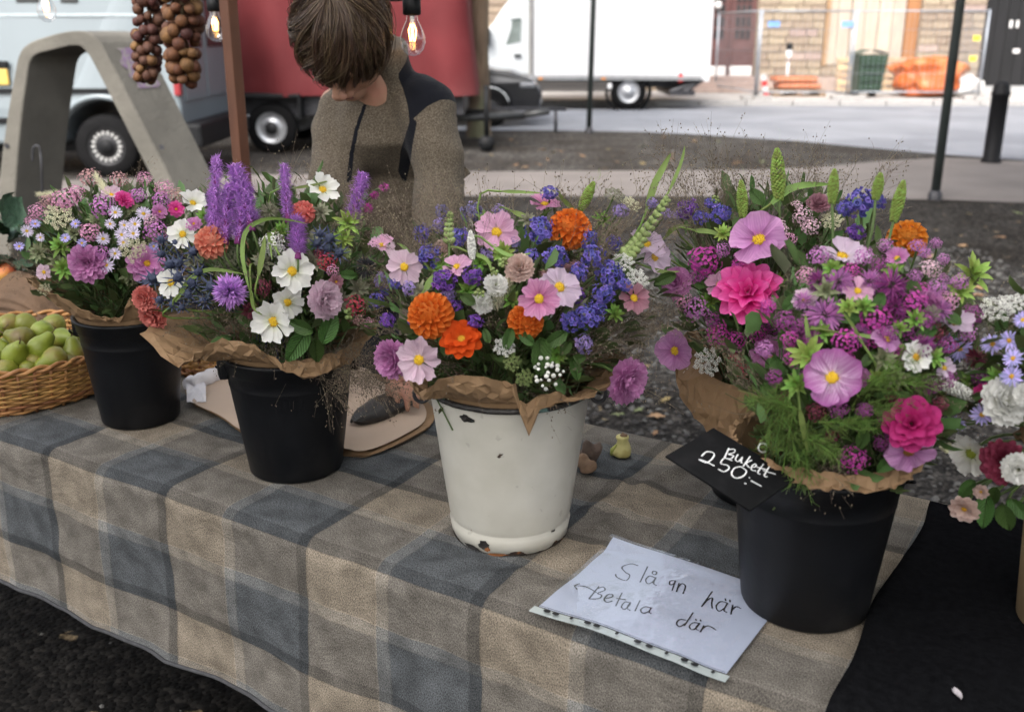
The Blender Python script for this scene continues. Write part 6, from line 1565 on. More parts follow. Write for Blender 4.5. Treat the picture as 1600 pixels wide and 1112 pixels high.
        for i in range(190):
            t = (i+.5)/190; th = i*2.39996; env = math.sin(PI*min(1, .12+t*.86))**.6
            p = V((math.cos(th)*.72*env, math.sin(th)*.72*env, t)); q.ball(p, (.26*env+.05, .26*env+.05, .028), 5, 4, None, .25, r_)
            if i % 5 == 0: q.add([p*1.25 + V((.1, 0, .0)), p*1.45 + V((0, .12, .02)), p*1.5 + V((-.08, 0, .03))], [(0, 1, 2)])
    elif kind == 'eryngium':
        q.ball((0, 0, .1), (.62, .62, .75), 14, 10)
        for v_ in list(q.v): v_ *= 1 + .14*((r_.random() > .5)*2-1)
        for i in range(9):
            a = 2*PI*i/9; M = RZ(a) @ RX(rad(r_.uniform(-5, 35)))
            L_ = r_.uniform(1.6, 2.3); q.add([(-.09, .3, -.3), (.09, .3, -.3), (.13, L_*.5, -.25), (0, L_, -.15), (-.13, L_*.5, -.25)], [(0, 1, 2, 4), (4, 2, 3)], M)
    elif kind == 'beads':
        for i in range(24):
            f = (i+.5)/24; rr2 = math.sqrt(f)*.85; th = i*2.39996; p = V((rr2*math.cos(th), rr2*math.sin(th), .35*(1-rr2)+r_.uniform(-.1, .1)))
            p += V((r_.uniform(-.1, .1), r_.uniform(-.1, .1), 0)); k_ = r_.uniform(.08, .135); q.ball(p, (k_, k_, k_*1.3), 8, 6)
    elif kind == 'buds':
        for i in range(7):
            a = i*2.4; q.ball((math.cos(a)*.5*(i > 0), math.sin(a)*.5*(i > 0), r_.uniform(-.3, .3)), (.27, .27, .36), 8, 6)
    elif kind == 'star':
        for j in range(3):
            for i in range(7):
                M = RZ(2*PI*(i+.4*j)/7 + r_.uniform(-.2, .2)) @ RX(rad(8 + 26*j + r_.uniform(-12, 12))); L_ = r_.uniform(.8, 1.05)*(1-.18*j)
                q.add([(0, .02, 0), (.16, .4*L_, .06), (.10, .75*L_, .05), (0, L_, -.03), (-.10, .75*L_, .05), (-.16, .4*L_, .06)], [(0, 1, 2, 3), (0, 3, 4, 5)], M)
    SM_[key] = q.mesh(kind, m); return SM_[key]
def cm(name, col, **kw): return mat('blossom_'+name, col, .65, .15, 30, island=.32, transl=.2, **kw)
BC = {'statice': cm('statice_blue', (.15, .125, .48)), 'purple': cm('statice_purple', (.18, .07, .38)), 'lavender': cm('lavender', (.34, .26, .55)), 'bluegrey': cm('bluegrey', (.20, .18, .36)),
 'magenta': cm('magenta', (.42, .05, .30)), 'plum': cm('plum', (.25, .05, .21)), 'mauve': cm('mauve', (.44, .17, .42)), 'rose': cm('rose', (.55, .26, .40)), 'palerose': cm('palerose', (.62, .42, .50)), 'dustyrose': cm('dustyrose', (.42, .23, .24)),
 'red': cm('red', (.42, .05, .09)), 'wine': cm('wine', (.17, .03, .06)), 'white': cm('white', (.72, .72, .68)), 'cream': cm('cream', (.62, .60, .42)), 'asterv': cm('aster_violet', (.40, .36, .70)), 'asterp': cm('aster_pale', (.62, .56, .72)),
 'liatris': cm('liatris', (.52, .27, .66)), 'lime': cm('lime', (.24, .34, .07)), 'green': cm('green_star', (.16, .28, .05)), 'steel': cm('steel', (.055, .07, .125)), 'black': cm('blackish', (.03, .03, .035)), 'greige': cm('greige', (.22, .22, .15)), 'budgreen': cm('budgreen', (.26, .33, .12)), 'bract': cm('bract', (.20, .22, .12))}
COLW = {'statice': 'blue violet', 'purple': 'purple', 'lavender': 'lavender', 'bluegrey': 'greyish lavender', 'magenta': 'magenta', 'plum': 'dark plum', 'mauve': 'mauve', 'rose': 'rose pink', 'palerose': 'pale pink', 'dustyrose': 'dusty pink', 'red': 'red', 'wine': 'wine red', 'white': 'white', 'cream': 'cream', 'asterv': 'violet', 'asterp': 'pale mauve', 'liatris': 'purple', 'lime': 'lime green', 'green': 'green', 'steel': 'steel blue', 'black': 'blackish', 'greige': 'grey green', 'budgreen': 'green', 'bract': 'olive green',
 'pink': 'pink', 'palepink': 'pale pink', 'lilac': 'pale lilac', 'rosepink': 'rose pink', 'bililac': 'white streaked lilac', 'orchid': 'orchid pink', 'hotpink': 'hot pink', 'crimson': 'crimson pink', 'orange': 'orange', 'redorange': 'red orange', 'amber': 'amber orange', 'salmon': 'salmon', 'coral': 'coral', 'burgundy': 'burgundy', 'dusty': 'dusty pink', 'blush': 'blush', 'dpink': 'deep pink'}
KINDS = {  # kind: (object name, words, plural, category)
 'cos': ('cosmos_flower', 'cosmos', 'cosmos', 'cosmos'), 'ball': ('pompon_dahlia', 'pompon dahlia', 'pompon dahlias', 'dahlia'), 'dah': ('dahlia_flower', 'dahlia', 'dahlias', 'dahlia'), 'open': ('open_dahlia', 'open dahlia', 'open dahlias', 'dahlia'),
 'car': ('double_cosmos', 'ruffled double flower', 'ruffled double flowers', 'flower'), 'aster': ('aster_flower', 'aster', 'asters', 'aster'), 'sta': ('statice_cluster', 'statice cluster', 'statice clusters', 'statice'), 'clu': ('blossom_cluster', 'small-flowered cluster', 'small-flowered clusters', 'flower'),
 'lace': ('lace_umbel', 'lace flower umbel', 'lace flower umbels', 'lace flower'), 'mon': ('monarda_head', 'shaggy bergamot head', 'shaggy bergamot heads', 'bergamot'), 'lia': ('liatris_spike', 'feathery liatris spike', 'feathery liatris spikes', 'liatris'), 'puf': ('liatris_flower', 'round feathery liatris head', 'round feathery liatris heads', 'liatris'),
 'cat': ('green_flower_spike', 'upright flower spike', 'upright flower spikes', 'flower spike'), 'ery': ('sea_holly', 'sea holly thistle', 'sea holly thistles', 'sea holly'), 'bead': ('bead_cluster', 'beady everlasting cluster', 'beady everlasting clusters', 'flower'), 'bud': ('bud_cluster', 'bud cluster', 'bud clusters', 'bud'), 'star': ('leafy_star', 'leafy rosette', 'leafy rosettes', 'plant'),
 'leaf': ('broad_leaf', 'broad toothed leaf', 'broad toothed leaves', 'leaf'), 'blade': ('grass_blade', 'long grass blade', 'long grass blades', 'grass blade'), 'snap': ('snapdragon_spike', 'snapdragon bud spike', 'snapdragon bud spikes', 'snapdragon'), 'tail': ('bunny_tail', 'fluffy grass tail', 'fluffy grass tails', 'grass')}
SPEC = []
def F(kind, k, px, py, r, c, dx=0.0, dy=0.0, off=0.0, **kw): SPEC.append([kind, k, px, py, r, c, dx, dy, off, kw])
# ---- what stands where (photo pixels; r in photo pixels)
# A: leftmost bucket
F('dah','A',194,312,15,'hotpink',.4,.7); F('cos','A',174,305,17,'palepink',-.2,.8,.01); F('dah','A',137,411,30,'dpink',-.2,.0); F('open','A',229,412,30,'dpink',.2,.1)
for x,y,r in ((180,332,11),(224,334,12),(190,367,11),(208,365,11),(193,379,10),(211,350,11),(194,352,9),(161,373,11),(166,414,13),(42,361,10),(63,371,7),(180,396,10),(172,350,9)): F('aster','A',x,y,r,'asterp',FR.uniform(-.3,.3),FR.uniform(0,.4))
for x,y in ((30,385),(55,350),(118,350),(128,380),(102,372),(240,385)): F('aster','A',x,y,8,'asterv',FR.uniform(-.3,.3),.3)
F('lace','A',91,339,24,'cream',-.1,.7); F('lace','A',209,391,22,'cream',.1,.4,-.005)
for x,y,r,c in ((101,312,22,'rose'),(141,278,17,'dustyrose'),(226,279,12,'rose'),(257,294,15,'rose'),(161,322,19,'mauve'),(252,313,15,'mauve'),(141,363,17,'rose'),(245,361,20,'mauve'),(277,305,13,'dustyrose'),(186,281,14,'dustyrose'),(60,330,14,'rose'),(75,315,12,'dustyrose'),(120,300,12,'rose'),(215,305,13,'mauve'),(158,395,13,'mauve'),(236,345,12,'palerose'),(48,345,9,'rose')): F('clu','A',x,y,r,c,FR.uniform(-.2,.2),.6)
F('open','A',249,331,12,'dpink',.3,.5); F('open','A',275,327,12,'hotpink',.2,.4); F('cos','A',69,425,13,'palepink',-.3,.0)
F('tail','A',160,290,26,'cream',.2,1,0); F('tail','A',78,303,22,'cream',-.5,1,0)
F('bud','A',120,420,10,'budgreen'); F('star','A',100,420,22,'green',-.3,.1,.01); F('star','A',95,385,22,'green',-.3,.2,.02); F('lace','A',70,452,10,'cream')
# B: second bucket
F('cos','B',504,297,29,'white',.45,.55,tilt=14,n=7); F('cos','B',301,318,25,'white',.5,.9,.01,n=8,tilt=16); F('cos','B',286,366,26,'white',-.25,.1); F('cos','B',456,424,35,'white',.1,.1); F('cos','B',449,472,29,'white',.1,-.2,.012); F('cos','B',428,502,38,'white',-.15,-.15,-.012); F('cos','B',268,442,27,'white',-.5,.1,.02,n=7)
for a in ((333,247,331,356,15),(362,260,391,352,23),(440,259,449,338,14),(459,341,465,396,19),(566,273,549,347,18),(352,290,352,372,19),(382,290,372,372,17),(327,300,335,372,16)): F('lia','B',a[0],a[1],a[4],'liatris',x1=a[2],y1=a[3])
F('puf','B',360,455,27,'liatris',-.1,.1,-.01); F('mon','B',600,293,9,'magenta',.3,.4,.03); F('mon','B',585,305,8,'magenta',.2,.3,.03); F('mon','B',575,325,9,'magenta',.2,.3,.03)
F('ball','B',331,379,28,'salmon',-.1,.2,n=80); F('ball','B',474,332,19,'coral',.2,.6,.01,n=60); F('car','B',227,466,22,'coral',-.6,.1,-.01); F('car','B',240,491,25,'coral',-.4,-.4)
F('car','B',506,469,31,'palepink',.95,-.1,-.01); F('cos','B',598,386,22,'palepink',.2,1.3,.02); 
for x,y,r in ((252,375,8),(273,380,7),(252,397,8),(302,393,10),(239,435,11),(228,442,7),(228,463,7),(278,434,11),(250,469,8),(266,413,10),(279,411,10),(270,476,8),(300,443,10),(330,448,11),(294,461,8),(310,425,9),(318,470,8),(285,480,7),(500,365,8),(516,372,10),(495,381,9),(530,395,9),(512,388,9)): F('ery','B',x,y,r,'steel',FR.uniform(-.5,.3),FR.uniform(.2,.8),FR.uniform(-.02,.01))
for x,y,r,sp in ((469,533,36,2.6),(511,519,34,-.4),(475,512,26,1.2),(493,541,28,3.4)): F('leaf','B',x,y,r,'green',.0,-.1,-.006,spin=sp)
for pts,w in (([(388,447),(379,400),(384,362),(410,344),(440,342),(478,349)],8),([(281,458),(300,434),(329,421),(381,428)],9),([(404,430),(411,390),(414,368)],10),([(459,294),(490,289),(519,281)],5),([(392,452),(396,480),(410,492)],6),([(432,390),(424,372),(420,366),(425,405)],8),([(265,480),(280,462),(290,452)],6)): F('blade','B',pts[0][0],pts[0][1],w,'lime',pts=pts)
F('star','B',543,349,28,'lime',.3,.6); F('star','B',501,331,19,'greige',.2,.5,.01); F('star','B',535,372,20,'lime',.3,.2,.01); F('mon','B',420,330,17,'greige',0,.6,.02)
F('clu','B',511,408,16,'red',.3,.1,.01); F('clu','B',500,395,9,'wine',.3,.2,.01); F('clu','B',556,479,18,'red',.3,-.1,.01); F('clu','B',520,423,10,'rose',.3,.1); F('open','B',525,440,11,'dusty',.3,0)
F('sta','B',595,437,13,'lavender',.4,.2); F('sta','B',588,470,13,'statice',.4,.1); F('sta','B',600,455,9,'statice',.4,.1); F('sta','B',427,382,20,'white',.0,.3,.01); F('mon','B',391,485,16,'wine',-.1,-.2,.01); F('mon','B',572,417,20,'black',.4,.2); F('clu','B',410,450,14,'wine',0,0,.02)
F('bud','B',545,490,12,'budgreen',.3,-.1); F('leaf','B',545,430,18,'green',.3,.1,.0,spin=1.5); F('clu','B',560,500,9,'dustyrose'); F('mon','B',540,395,10,'budgreen'); F('clu','B',577,505,9,'rose',.3,0); F('open','B',303,350,12,'dpink',-.2,.5)
F('lace','B',350,420,18,'greige',-.1,.4,.03); F('lace','B',365,400,18,'greige',0,.4,.03)
# C: enamel bucket
F('ball','C',674,493,41,'orange',-.25,.1,n=115); F('ball','C',890,359,37,'orange',.2,.5,n=105); F('ball','C',821,502,31,'orange',.0,.0,.01,n=95); F('open','C',721,530,32,'redorange',.1,.5,.0)
F('cos','C',776,363,37,'pink',-.1,.3,-.004); F('cos','C',842,467,35,'rosepink',-.05,.1,-.03,n=9,W=.33); F('cos','C',874,449,37,'lilac',.15,.2,-.012,n=8,W=.34); F('cos','C',655,562,38,'palepink',-.1,-.15,-.02,n=9,W=.36,notch=.22); F('car','C',614,560,33,'dpink',-.8,-.1,.0); F('cos','C',714,417,25,'pink',.0,1.2); F('cos','C',632,417,31,'palepink',-.2,.2); F('cos','C',596,384,23,'pink',-.3,1.2,.02); F('cos','C',990,466,28,'dusty',.25,.0,n=7); F('cos','C',1010,382,32,'lilac',.4,.5); F('cos','C',1022,402,30,'lilac',.5,.1,.01); F('cos','C',851,320,27,'rosepink',.0,1.3,.0); F('car','C',977,594,38,'dpink',.55,-.35,-.02)
for x,y,r,c in ((660,366,16,'statice'),(719,371,16,'statice'),(672,399,21,'statice'),(844,359,24,'statice'),(868,402,20,'statice'),(919,373,17,'statice'),(926,401,20,'statice'),(953,428,23,'statice'),(944,459,19,'statice'),(919,494,22,'statice'),(890,502,17,'statice'),(693,439,20,'purple'),(739,432,17,'purple'),(742,502,12,'purple'),(911,537,16,'lavender'),(740,332,19,'bluegrey'),(858,302,13,'statice'),(688,352,13,'lavender'),(1019,318,9,'lavender'),(1040,334,9,'lavender'),(905,425,15,'statice'),(975,445,12,'statice'),(648,500,10,'purple'),(935,480,14,'statice'),(970,330,12,'lavender')): F('sta','C',x,y,r,c,FR.uniform(-.2,.2),FR.uniform(.2,.7),FR.uniform(-.015,.01))
for x,y,r,c in ((774,446,20,'white'),(752,474,19,'white'),(812,419,24,'cream'),(691,391,18,'cream')): F('car','C',x,y,r,'white' if c=='white' else 'blush',FR.uniform(-.3,.3),.4,.01)
F('lace','C',974,409,18,'white',.2,.5); F('lace','C',995,437,20,'white',.3,.3,-.01); F('lace','C',788,541,18,'white',-.1,-.1); F('lace','C',960,305,18,'greige',.2,.9); F('lace','C',985,320,18,'cream',.3,.9,.01); F('lace','C',775,470,15,'greige'); F('lace','C',800,565,16,'budgreen',0,-.2); F('lace','C',820,590,16,'budgreen',0,-.3)
F('bead','C',855,580,29,'white',.1,-.1,-.012)
for x,y,r,sp in ((844,549,38,3.2),(872,527,26,2.2),(761,527,15,.3),(886,541,18,2.6),(898,572,22,3.4),(735,470,20,1.0),(825,530,20,.9),(1043,434,22,2.0),(795,525,22,2.9),(905,560,18,1.9)): F('leaf','C',x,y,r,'green',.0,.0,-.004,spin=sp)
F('bud','C',749,459,11,'budgreen'); F('bud','C',786,410,11,'budgreen'); F('bud','C',772,425,9,'budgreen')
F('snap','C',974,397,9,'budgreen',pts=[(972,402),(985,392),(1000,375),(1016,352),(1032,328),(1042,312)]); F('snap','C',702,385,7,'budgreen',pts=[(702,385),(702,365),(702,345),(704,334)])
F('cat','C',928,284,9,'lime',x1=907,y1=328); F('cat','C',735,360,7,'white',x1=738,y1=405)
for pts,w in (([(1010,330),(1022,290),(1036,262),(1048,240)],13),([(1045,300),(1058,270),(1066,248),(1070,228)],6),([(784,299),(815,300),(847,302)],6),([(664,452),(680,432),(700,425)],13),([(900,330),(880,312),(870,295)],8),([(1020,420),(1040,425),(1062,424)],7),([(770,385),(800,400),(830,395)],7),([(640,395),(630,385),(620,380)],6),([(800,330),(825,340),(850,350)],9),([(735,395),(760,405),(770,430)],7)): F('blade','C',pts[0][0],pts[0][1],w,'lime',pts=pts)
F('star','C',690,410,20,'green',-.1,.3,.02); F('star','C',785,395,24,'lime',0,.4,.02); F('star','C',750,410,20,'green',0,.3,.02); F('tail','C',880,420,34,'dustyrose',.2,.6,.02); F('tail','C',795,440,40,'cream',.1,.5,.02); F('star','C',870,555,22,'green',.1,-.1,.015)
# E: bucket behind the price card (upper left of the right-hand bouquets)
F('cos','E',1186,375,47,'orchid',-.05,.75,-.02,n=7,W=.46,notch=.05); F('dah','E',1169,458,52,'hotpink',.0,.45,-.03,W=.30,broad=1); F('cos','E',1055,548,32,'orchid',-.25,-.05,-.015,n=8,W=.42,notch=.05); F('open','E',1206,556,33,'dpink',.0,-.1,-.01); F('car','E',1058,442,26,'dpink',-.5,.4); F('cos','E',1124,445,24,'pink',-.2,.6,.02)
for x,y,r,c in ((1101,407,26,'magenta'),(1160,412,18,'magenta'),(1121,521,20,'magenta'),(1148,533,18,'magenta'),(1150,560,12,'red'),(1160,578,13,'red'),(1067,468,15,'rose'),(1087,482,20,'mauve'),(1113,500,13,'plum'),(1213,361,20,'palerose'),(1254,337,15,'palerose'),(1266,353,15,'palerose'),(1245,322,9,'palerose'),(1230,375,14,'rose'),(1185,520,16,'magenta'),(1090,430,14,'plum'),(1130,390,12,'mauve'),(1210,510,14,'plum'),(1190,590,10,'wine')): F('clu','E',x,y,r,c,FR.uniform(-.3,.2),.4)
for a in ((1214,232,1217,312,12),(1158,282,1161,340,9),(1304,264,1300,318,9),(1376,270,1368,312,9),(1412,282,1396,346,10)): F('cat','E' if a[0]<1260 else 'D',a[0],a[1],a[4],'lime',x1=a[2],y1=a[3])
for x,y,r,c in ((1126,334,17,'statice'),(1075,327,18,'purple'),(1095,340,13,'statice'),(1110,318,10,'statice'),(1060,335,10,'lavender')): F('sta','E',x,y,r,c,-.1,.7)
for x,y,r,c in ((1342,318,24,'statice'),(1370,315,15,'statice'),(1337,363,15,'purple'),(1320,325,13,'statice')): F('sta','D',x,y,r,c,.1,.7,.06)
F('car','E',1279,319,19,'dusty',.1,.6); F('lace','E',1106,565,24,'white',-.2,.2,-.01); F('lace','E',1080,590,16,'white',-.2,0); F('bud','E',1118,312,9,'budgreen'); F('lace','E',1300,345,18,'cream',0,.7)
for x,y,r,sp in ((1186,312,24,.6),(1237,453,26,3.0),(1043,434,24,2.1),(1245,480,20,2.4),(1095,445,16,1.2)): F('leaf','E',x,y,r,'green',.0,.2,.0,spin=sp)
F('blade','E',1205,316,14,'green',pts=[(1205,318),(1230,297),(1258,289),(1298,288)]); F('blade','E',1150,330,9,'lime',pts=[(1085,360),(1110,362),(1135,372)]); F('blade','E',1100,330,8,'lime',pts=[(1040,370),(1055,355),(1080,352)])
F('tail','E',1232,409,38,'greige',.3,.5,-.01); F('star','E',1130,365,18,'lime',-.2,.5); F('star','E',1215,440,18,'green',0,.3,.02); F('star','E',1110,470,20,'green',-.2,.2,.03)
# D: front right bucket
F('cos','D',1300,590,47,'bililac',.0,.05,-.025,n=8,W=.46,notch=.04); F('dah','D',1424,662,42,'crimson',.2,.1,-.02,W=.40,broad=1); F('cos','D',1420,704,40,'orchid',.25,-.75,-.005,n=7,W=.46,notch=.04,cen='brown'); F('cos','D',1316,402,42,'lilac',.3,1.0,.05,n=7); F('ball','D',1417,374,33,'amber',.1,.9,.05,n=90); F('cos','D',1402,404,21,'dpink',.0,.5,.02,n=7); F('cos','D',1490,505,32,'lilac',.5,.4,.03,n=6,cen='brown'); F('cos','D',1431,558,27,'white',.3,.0,-.01,n=8,W=.26,notch=.3,cen='gold')
for x,y,r,c in ((1368,497,30,'magenta'),(1422,472,28,'magenta'),(1322,533,24,'magenta'),(1334,715,25,'magenta'),(1276,642,19,'wine'),(1475,434,9,'mauve'),(1465,448,18,'mauve'),(1418,511,25,'plum'),(1434,385,14,'mauve'),(1383,383,13,'mauve'),(1462,380,10,'mauve'),(1340,460,20,'magenta'),(1390,520,18,'plum'),(1445,500,20,'plum'),(1385,470,20,'magenta'),(1480,540,18,'plum'),(1350,640,14,'plum'),(1380,690,16,'plum'),(1300,680,13,'wine'),(1455,600,18,'plum'),(1470,630,14,'wine'),(1330,560,14,'magenta'),(1430,430,13,'mauve'),(1400,545,16,'magenta')): F('clu','D',x,y,r*.9,c,FR.uniform(-.3,.4),.4+FR.uniform(-.2,.4),FR.uniform(-.015,.035))
for x,y,r,c in ((1291,492,34,'mauve'),(1393,446,28,'plum'),(1310,440,26,'mauve'),(1270,530,20,'plum'),(1360,440,22,'mauve'),(1440,540,22,'plum'),(1345,520,18,'mauve')): F('mon','D',x,y,r,c,FR.uniform(-.2,.2),.3,FR.uniform(-.01,.02))
F('cos','D',1340,455,26,'pink',.2,.7,.01); F('cos','D',1385,530,24,'orchid',.4,.5,.0,n=7); F('car','D',1455,470,20,'dpink',.4,.6,.01); F('cos','D',1258,470,22,'palepink',-.1,.8,.02); F('car','D',1345,590,17,'dpink',.2,.3,.01); F('cos','D',1475,575,20,'lilac',.5,.2,.0,n=7)
for x,y,r,sp in ((1330,500,24,1.2),(1410,450,24,.8),(1450,520,24,2.0),(1375,470,22,2.8),(1300,470,22,.3),(1425,590,22,1.6),(1490,500,22,.7),(1360,560,20,2.3)): F('leaf','D',x,y,r,'green',.1,.4,.0,spin=sp)
for x,y,r in ((1350,480,22),(1430,500,22),(1395,425,20),(1300,420,20),(1460,560,22),(1405,515,18)): F('star','D',x,y,r,'green',.1,.5,-.005)
F('star','D',1264,555,36,'lime',-.2,.3,-.01); F('star','D',1519,430,38,'lime',.5,.6,.03); F('star','D',1500,455,26,'lime',.4,.4,.03); F('star','D',1380,560,26,'bract',.1,.2); F('star','D',1400,590,24,'bract',.2,.2); F('star','D',1290,455,24,'bract',0,.4); F('star','D',1325,480,20,'lime',.1,.4,-.01); F('star','D',1245,600,26,'green',-.3,.1); F('star','D',1370,590,18,'lime',.1,.1); F('star','D',1285,520,22,'green',0,.2)
for pts,w in (([(1312,520),(1360,526),(1410,541),(1440,556),(1472,572)],7),([(1250,640),(1256,675),(1262,705)],10),([(1270,560),(1263,525),(1258,490)],10),([(1350,540),(1330,505),(1310,480)],6)): F('blade','D',pts[0][0],pts[0][1],w,'lime',pts=pts)
for x,y,r,c in ((1455,420,16,'palerose'),(1480,470,18,'rose'),(1500,440,14,'mauve'),(1520,490,18,'plum'),(1465,520,18,'wine'),(1440,455,16,'magenta'),(1510,520,16,'mauve'),(1440,600,18,'plum'),(1350,400,16,'mauve'),(1280,400,18,'mauve'),(1260,430,16,'rose'),(1330,425,16,'magenta'),(1375,415,16,'plum'),(1400,620,16,'wine'),(1480,590,16,'plum'),(1250,510,16,'plum'),(1235,530,14,'magenta'),(1310,640,15,'plum'),(1365,530,16,'magenta'),(1385,650,13,'magenta'),(1445,395,10,'mauve'),(1475,405,10,'mauve')): F('clu','D',x,y,r,c,FR.uniform(-.2,.4),.4,FR.uniform(.0,.03))
for x,y,r,c in ((1280,440,22,'plum'),(1420,560,22,'mauve'),(1470,485,20,'mauve'),(1255,470,18,'mauve'),(1400,480,20,'plum')): F('mon','D',x,y,r,c,FR.uniform(-.2,.2),.3,.01)
for x,y,r,c in ((700,460,12,'lavender'),(760,400,12,'lavender'),(800,380,13,'bluegrey'),(830,400,12,'statice'),(640,450,12,'lavender'),(620,440,12,'statice'),(900,460,14,'purple'),(960,380,12,'statice'),(710,480,12,'purple'),(605,500,12,'purple'),(690,330,12,'bluegrey'),(780,330,12,'lavender')): F('sta','C',x,y,r,c,0,.4,.02)
for x,y,r in ((730,455,20),(655,455,20),(800,470,20),(860,430,20),(905,480,20),(760,345,20),(825,345,18),(940,345,20),(960,490,20),(690,430,18),(745,385,18)): F('star','C',x,y,r,'greige' if int(x)%2 else 'green',0,.4,.03)
for x,y,r in ((410,410,22),(350,440,20),(490,410,22),(530,470,24),(400,350,20),(320,340,18),(480,370,20),(300,410,18),(560,450,22),(440,360,18)): F('star','B',x,y,r,'greige' if int(y)%4 else 'green',0,.4,.03)
for x,y,r in ((150,345,16),(205,325,16),(115,365,18),(60,395,18),(200,430,20),(240,375,16),(90,410,18)): F('star','A',x,y,r,'bract',0,.4,.02)
for x,y,r,c in ((1225,500,18,'plum'),(1240,560,16,'magenta'),(1210,590,15,'plum'),(1225,620,14,'wine'),(1200,480,14,'magenta'),(1262,590,14,'plum'),(1195,545,15,'mauve')): F('clu','D',x,y,r,c,-.4,.3,.01)
for x,y,r,sp in ((1230,520,26,2.6),(1215,570,26,3.3),(1250,620,24,3.6),(1275,610,22,2.8),(1240,470,24,2.2),(1200,610,22,3.9)): F('leaf','D',x,y,r,'green',-.4,.1,.02,spin=sp)
F('leaf','D',1350,680,24,'green',.1,-.1,.01,spin=2.8); F('leaf','D',1390,720,26,'green',.2,-.1,.01,spin=2.4); F('leaf','D',1250,700,24,'green',-.2,-.1,.01,spin=3.6); F('lace','D',1455,490,16,'greige',.2,.4)
# F: cardboard vase at the right edge
for x,y,r in ((1499,545,21),(1551,538,18),(1577,532,17),(1583,560,17),(1581,588,18),(1535,648,19),(1497,662,12),(1480,533,13),(1598,500,15),(1470,562,9),(1482,630,7)): F('aster','F',x,y,r,'asterv',FR.uniform(-.2,.2),FR.uniform(.1,.4),-.01)
F('car','F',1568,628,38,'white',.6,.1); F('cos','F',1518,708,37,'white',-.45,-.2,.0,n=9,cen='green',notch=.25,W=.36); F('car','F',1592,732,26,'white',.3,.0,-.015); F('car','F',1604,616,20,'white',.3,.2); F('dah','F',1569,722,36,'burgundy',.0,.0,.005); F('open','F',1536,614,15,'crimson',-.3,.2); F('open','F',1507,794,23,'blush',-.4,-.3); F('bud','F',1478,698,12,'cream',-.4,0); F('bud','F',1474,678,10,'budgreen',-.4,0); F('open','F',1533,768,11,'blush',-.3,-.3)
F('lace','F',1558,484,28,'white',.1,.6); F('lace','F',1585,474,22,'white',.2,.7); F('lace','F',1540,500,18,'greige',0,.5); F('cat','F',1456,590,12,'white',x1=1525,y1=622); F('clu','F',1450,640,14,'wine',-.4,.2); F('mon','F',1525,560,20,'wine',-.2,.3,.02); F('clu','F',1530,590,14,'plum',-.2,.2,.02)
for x,y,r,sp in ((1540,790,34,3.0),(1570,800,34,3.3),(1515,760,24,2.4),(1590,790,30,3.8),(1555,770,24,2.7)): F('leaf','F',x,y,r,'green',-.1,-.1,.01,spin=sp)
F('star','F',1500,520,24,'bract',-.2,.5); F('star','F',1520,600,26,'green',-.3,.2,.02); F('bud','F',1440,525,10,'budgreen',-.2,.3); F('star','F',1560,590,26,'green',-.1,.3,.03)

BROAD = [(9, 2, 1.0), (9, 16, .90), (7, 36, .70), (5, 58, .45), (4, 76, .28)]
LEAFM = mat('leaf_green', (.07, .145, .035), .5, .22, 40, bump=.6, bscale=60, objrand=.25, transl=.25, bdist=.004)
def veins(m):
    nt = m.node_tree; L = nt.links.new; b = nt.nodes['Principled BSDF']
    tc = nd(nt, 'ShaderNodeTexCoord'); sp = nd(nt, 'ShaderNodeSeparateXYZ'); L(tc.outputs['Generated'], sp.inputs[0])
    a = nd(nt, 'ShaderNodeMath', operation='SUBTRACT'); L(sp.outputs['X'], a.inputs[0]); a.inputs[1].default_value = .5
    ab = nd(nt, 'ShaderNodeMath', operation='ABSOLUTE'); L(a.outputs[0], ab.inputs[0])
    c = nd(nt, 'ShaderNodeMath', operation='MULTIPLY_ADD'); L(ab.outputs[0], c.inputs[0]); c.inputs[1].default_value = -.75; L(sp.outputs['Y'], c.inputs[2])
    d = nd(nt, 'ShaderNodeMath', operation='MULTIPLY'); L(c.outputs[0], d.inputs[0]); d.inputs[1].default_value = 9
    f = nd(nt, 'ShaderNodeMath', operation='PINGPONG'); L(d.outputs[0], f.inputs[0]); f.inputs[1].default_value = .5
    r = ramp(nt, [(0.0, (1, 1, 1)), (.16, (0, 0, 0))]); L(f.outputs[0], r.inputs[0]); r2 = ramp(nt, [(0.0, (1, 1, 1)), (.035, (0, 0, 0))]); L(ab.outputs[0], r2.inputs[0])
    mx = nd(nt, 'ShaderNodeMath', operation='MAXIMUM'); L(r.outputs[0], mx.inputs[0]); L(r2.outputs[0], mx.inputs[1])
    bp = nd(nt, 'ShaderNodeBump'); bp.inputs['Strength'].default_value = .9; bp.inputs['Distance'].default_value = .004; bp.invert = True; L(mx.outputs[0], bp.inputs['Height']); L(bp.outputs[0], b.inputs['Normal'])
    src = b.inputs['Base Color'].links[0].from_socket; ml = nd(nt, 'ShaderNodeMath', operation='MULTIPLY'); L(mx.outputs[0], ml.inputs[0]); ml.inputs[1].default_value = .45
    mc = nd(nt, 'ShaderNodeMixRGB'); L(ml.outputs[0], mc.inputs[0]); L(src, mc.inputs[1]); mc.inputs[2].default_value = (.16, .26, .08, 1); L(mc.outputs[0], b.inputs['Base Color'])
veins(LEAFM)
BLADEM = mat('blade_green', (.17, .25, .06), .55, .25, 20, objrand=.3, transl=.25, stretch=(1, 1, 1))
q = MB()
def lf(a, t):
    s = 2*a-1; w = .86*(t+.001)**.62*(1-t*.995)**.8*(1 + .10*math.cos(t*75)*abs(s)**2); zz = .26*abs(s)**1.1*(1-t*.5) - .30*t*t + .030*math.cos((t-.35*abs(s))*40)*min(1, abs(s)*3)
    return (w*s, t*1.25-.2, zz)
q.grid(lf, 9, 26); LEAFME = q.mesh('leaf', LEAFM)
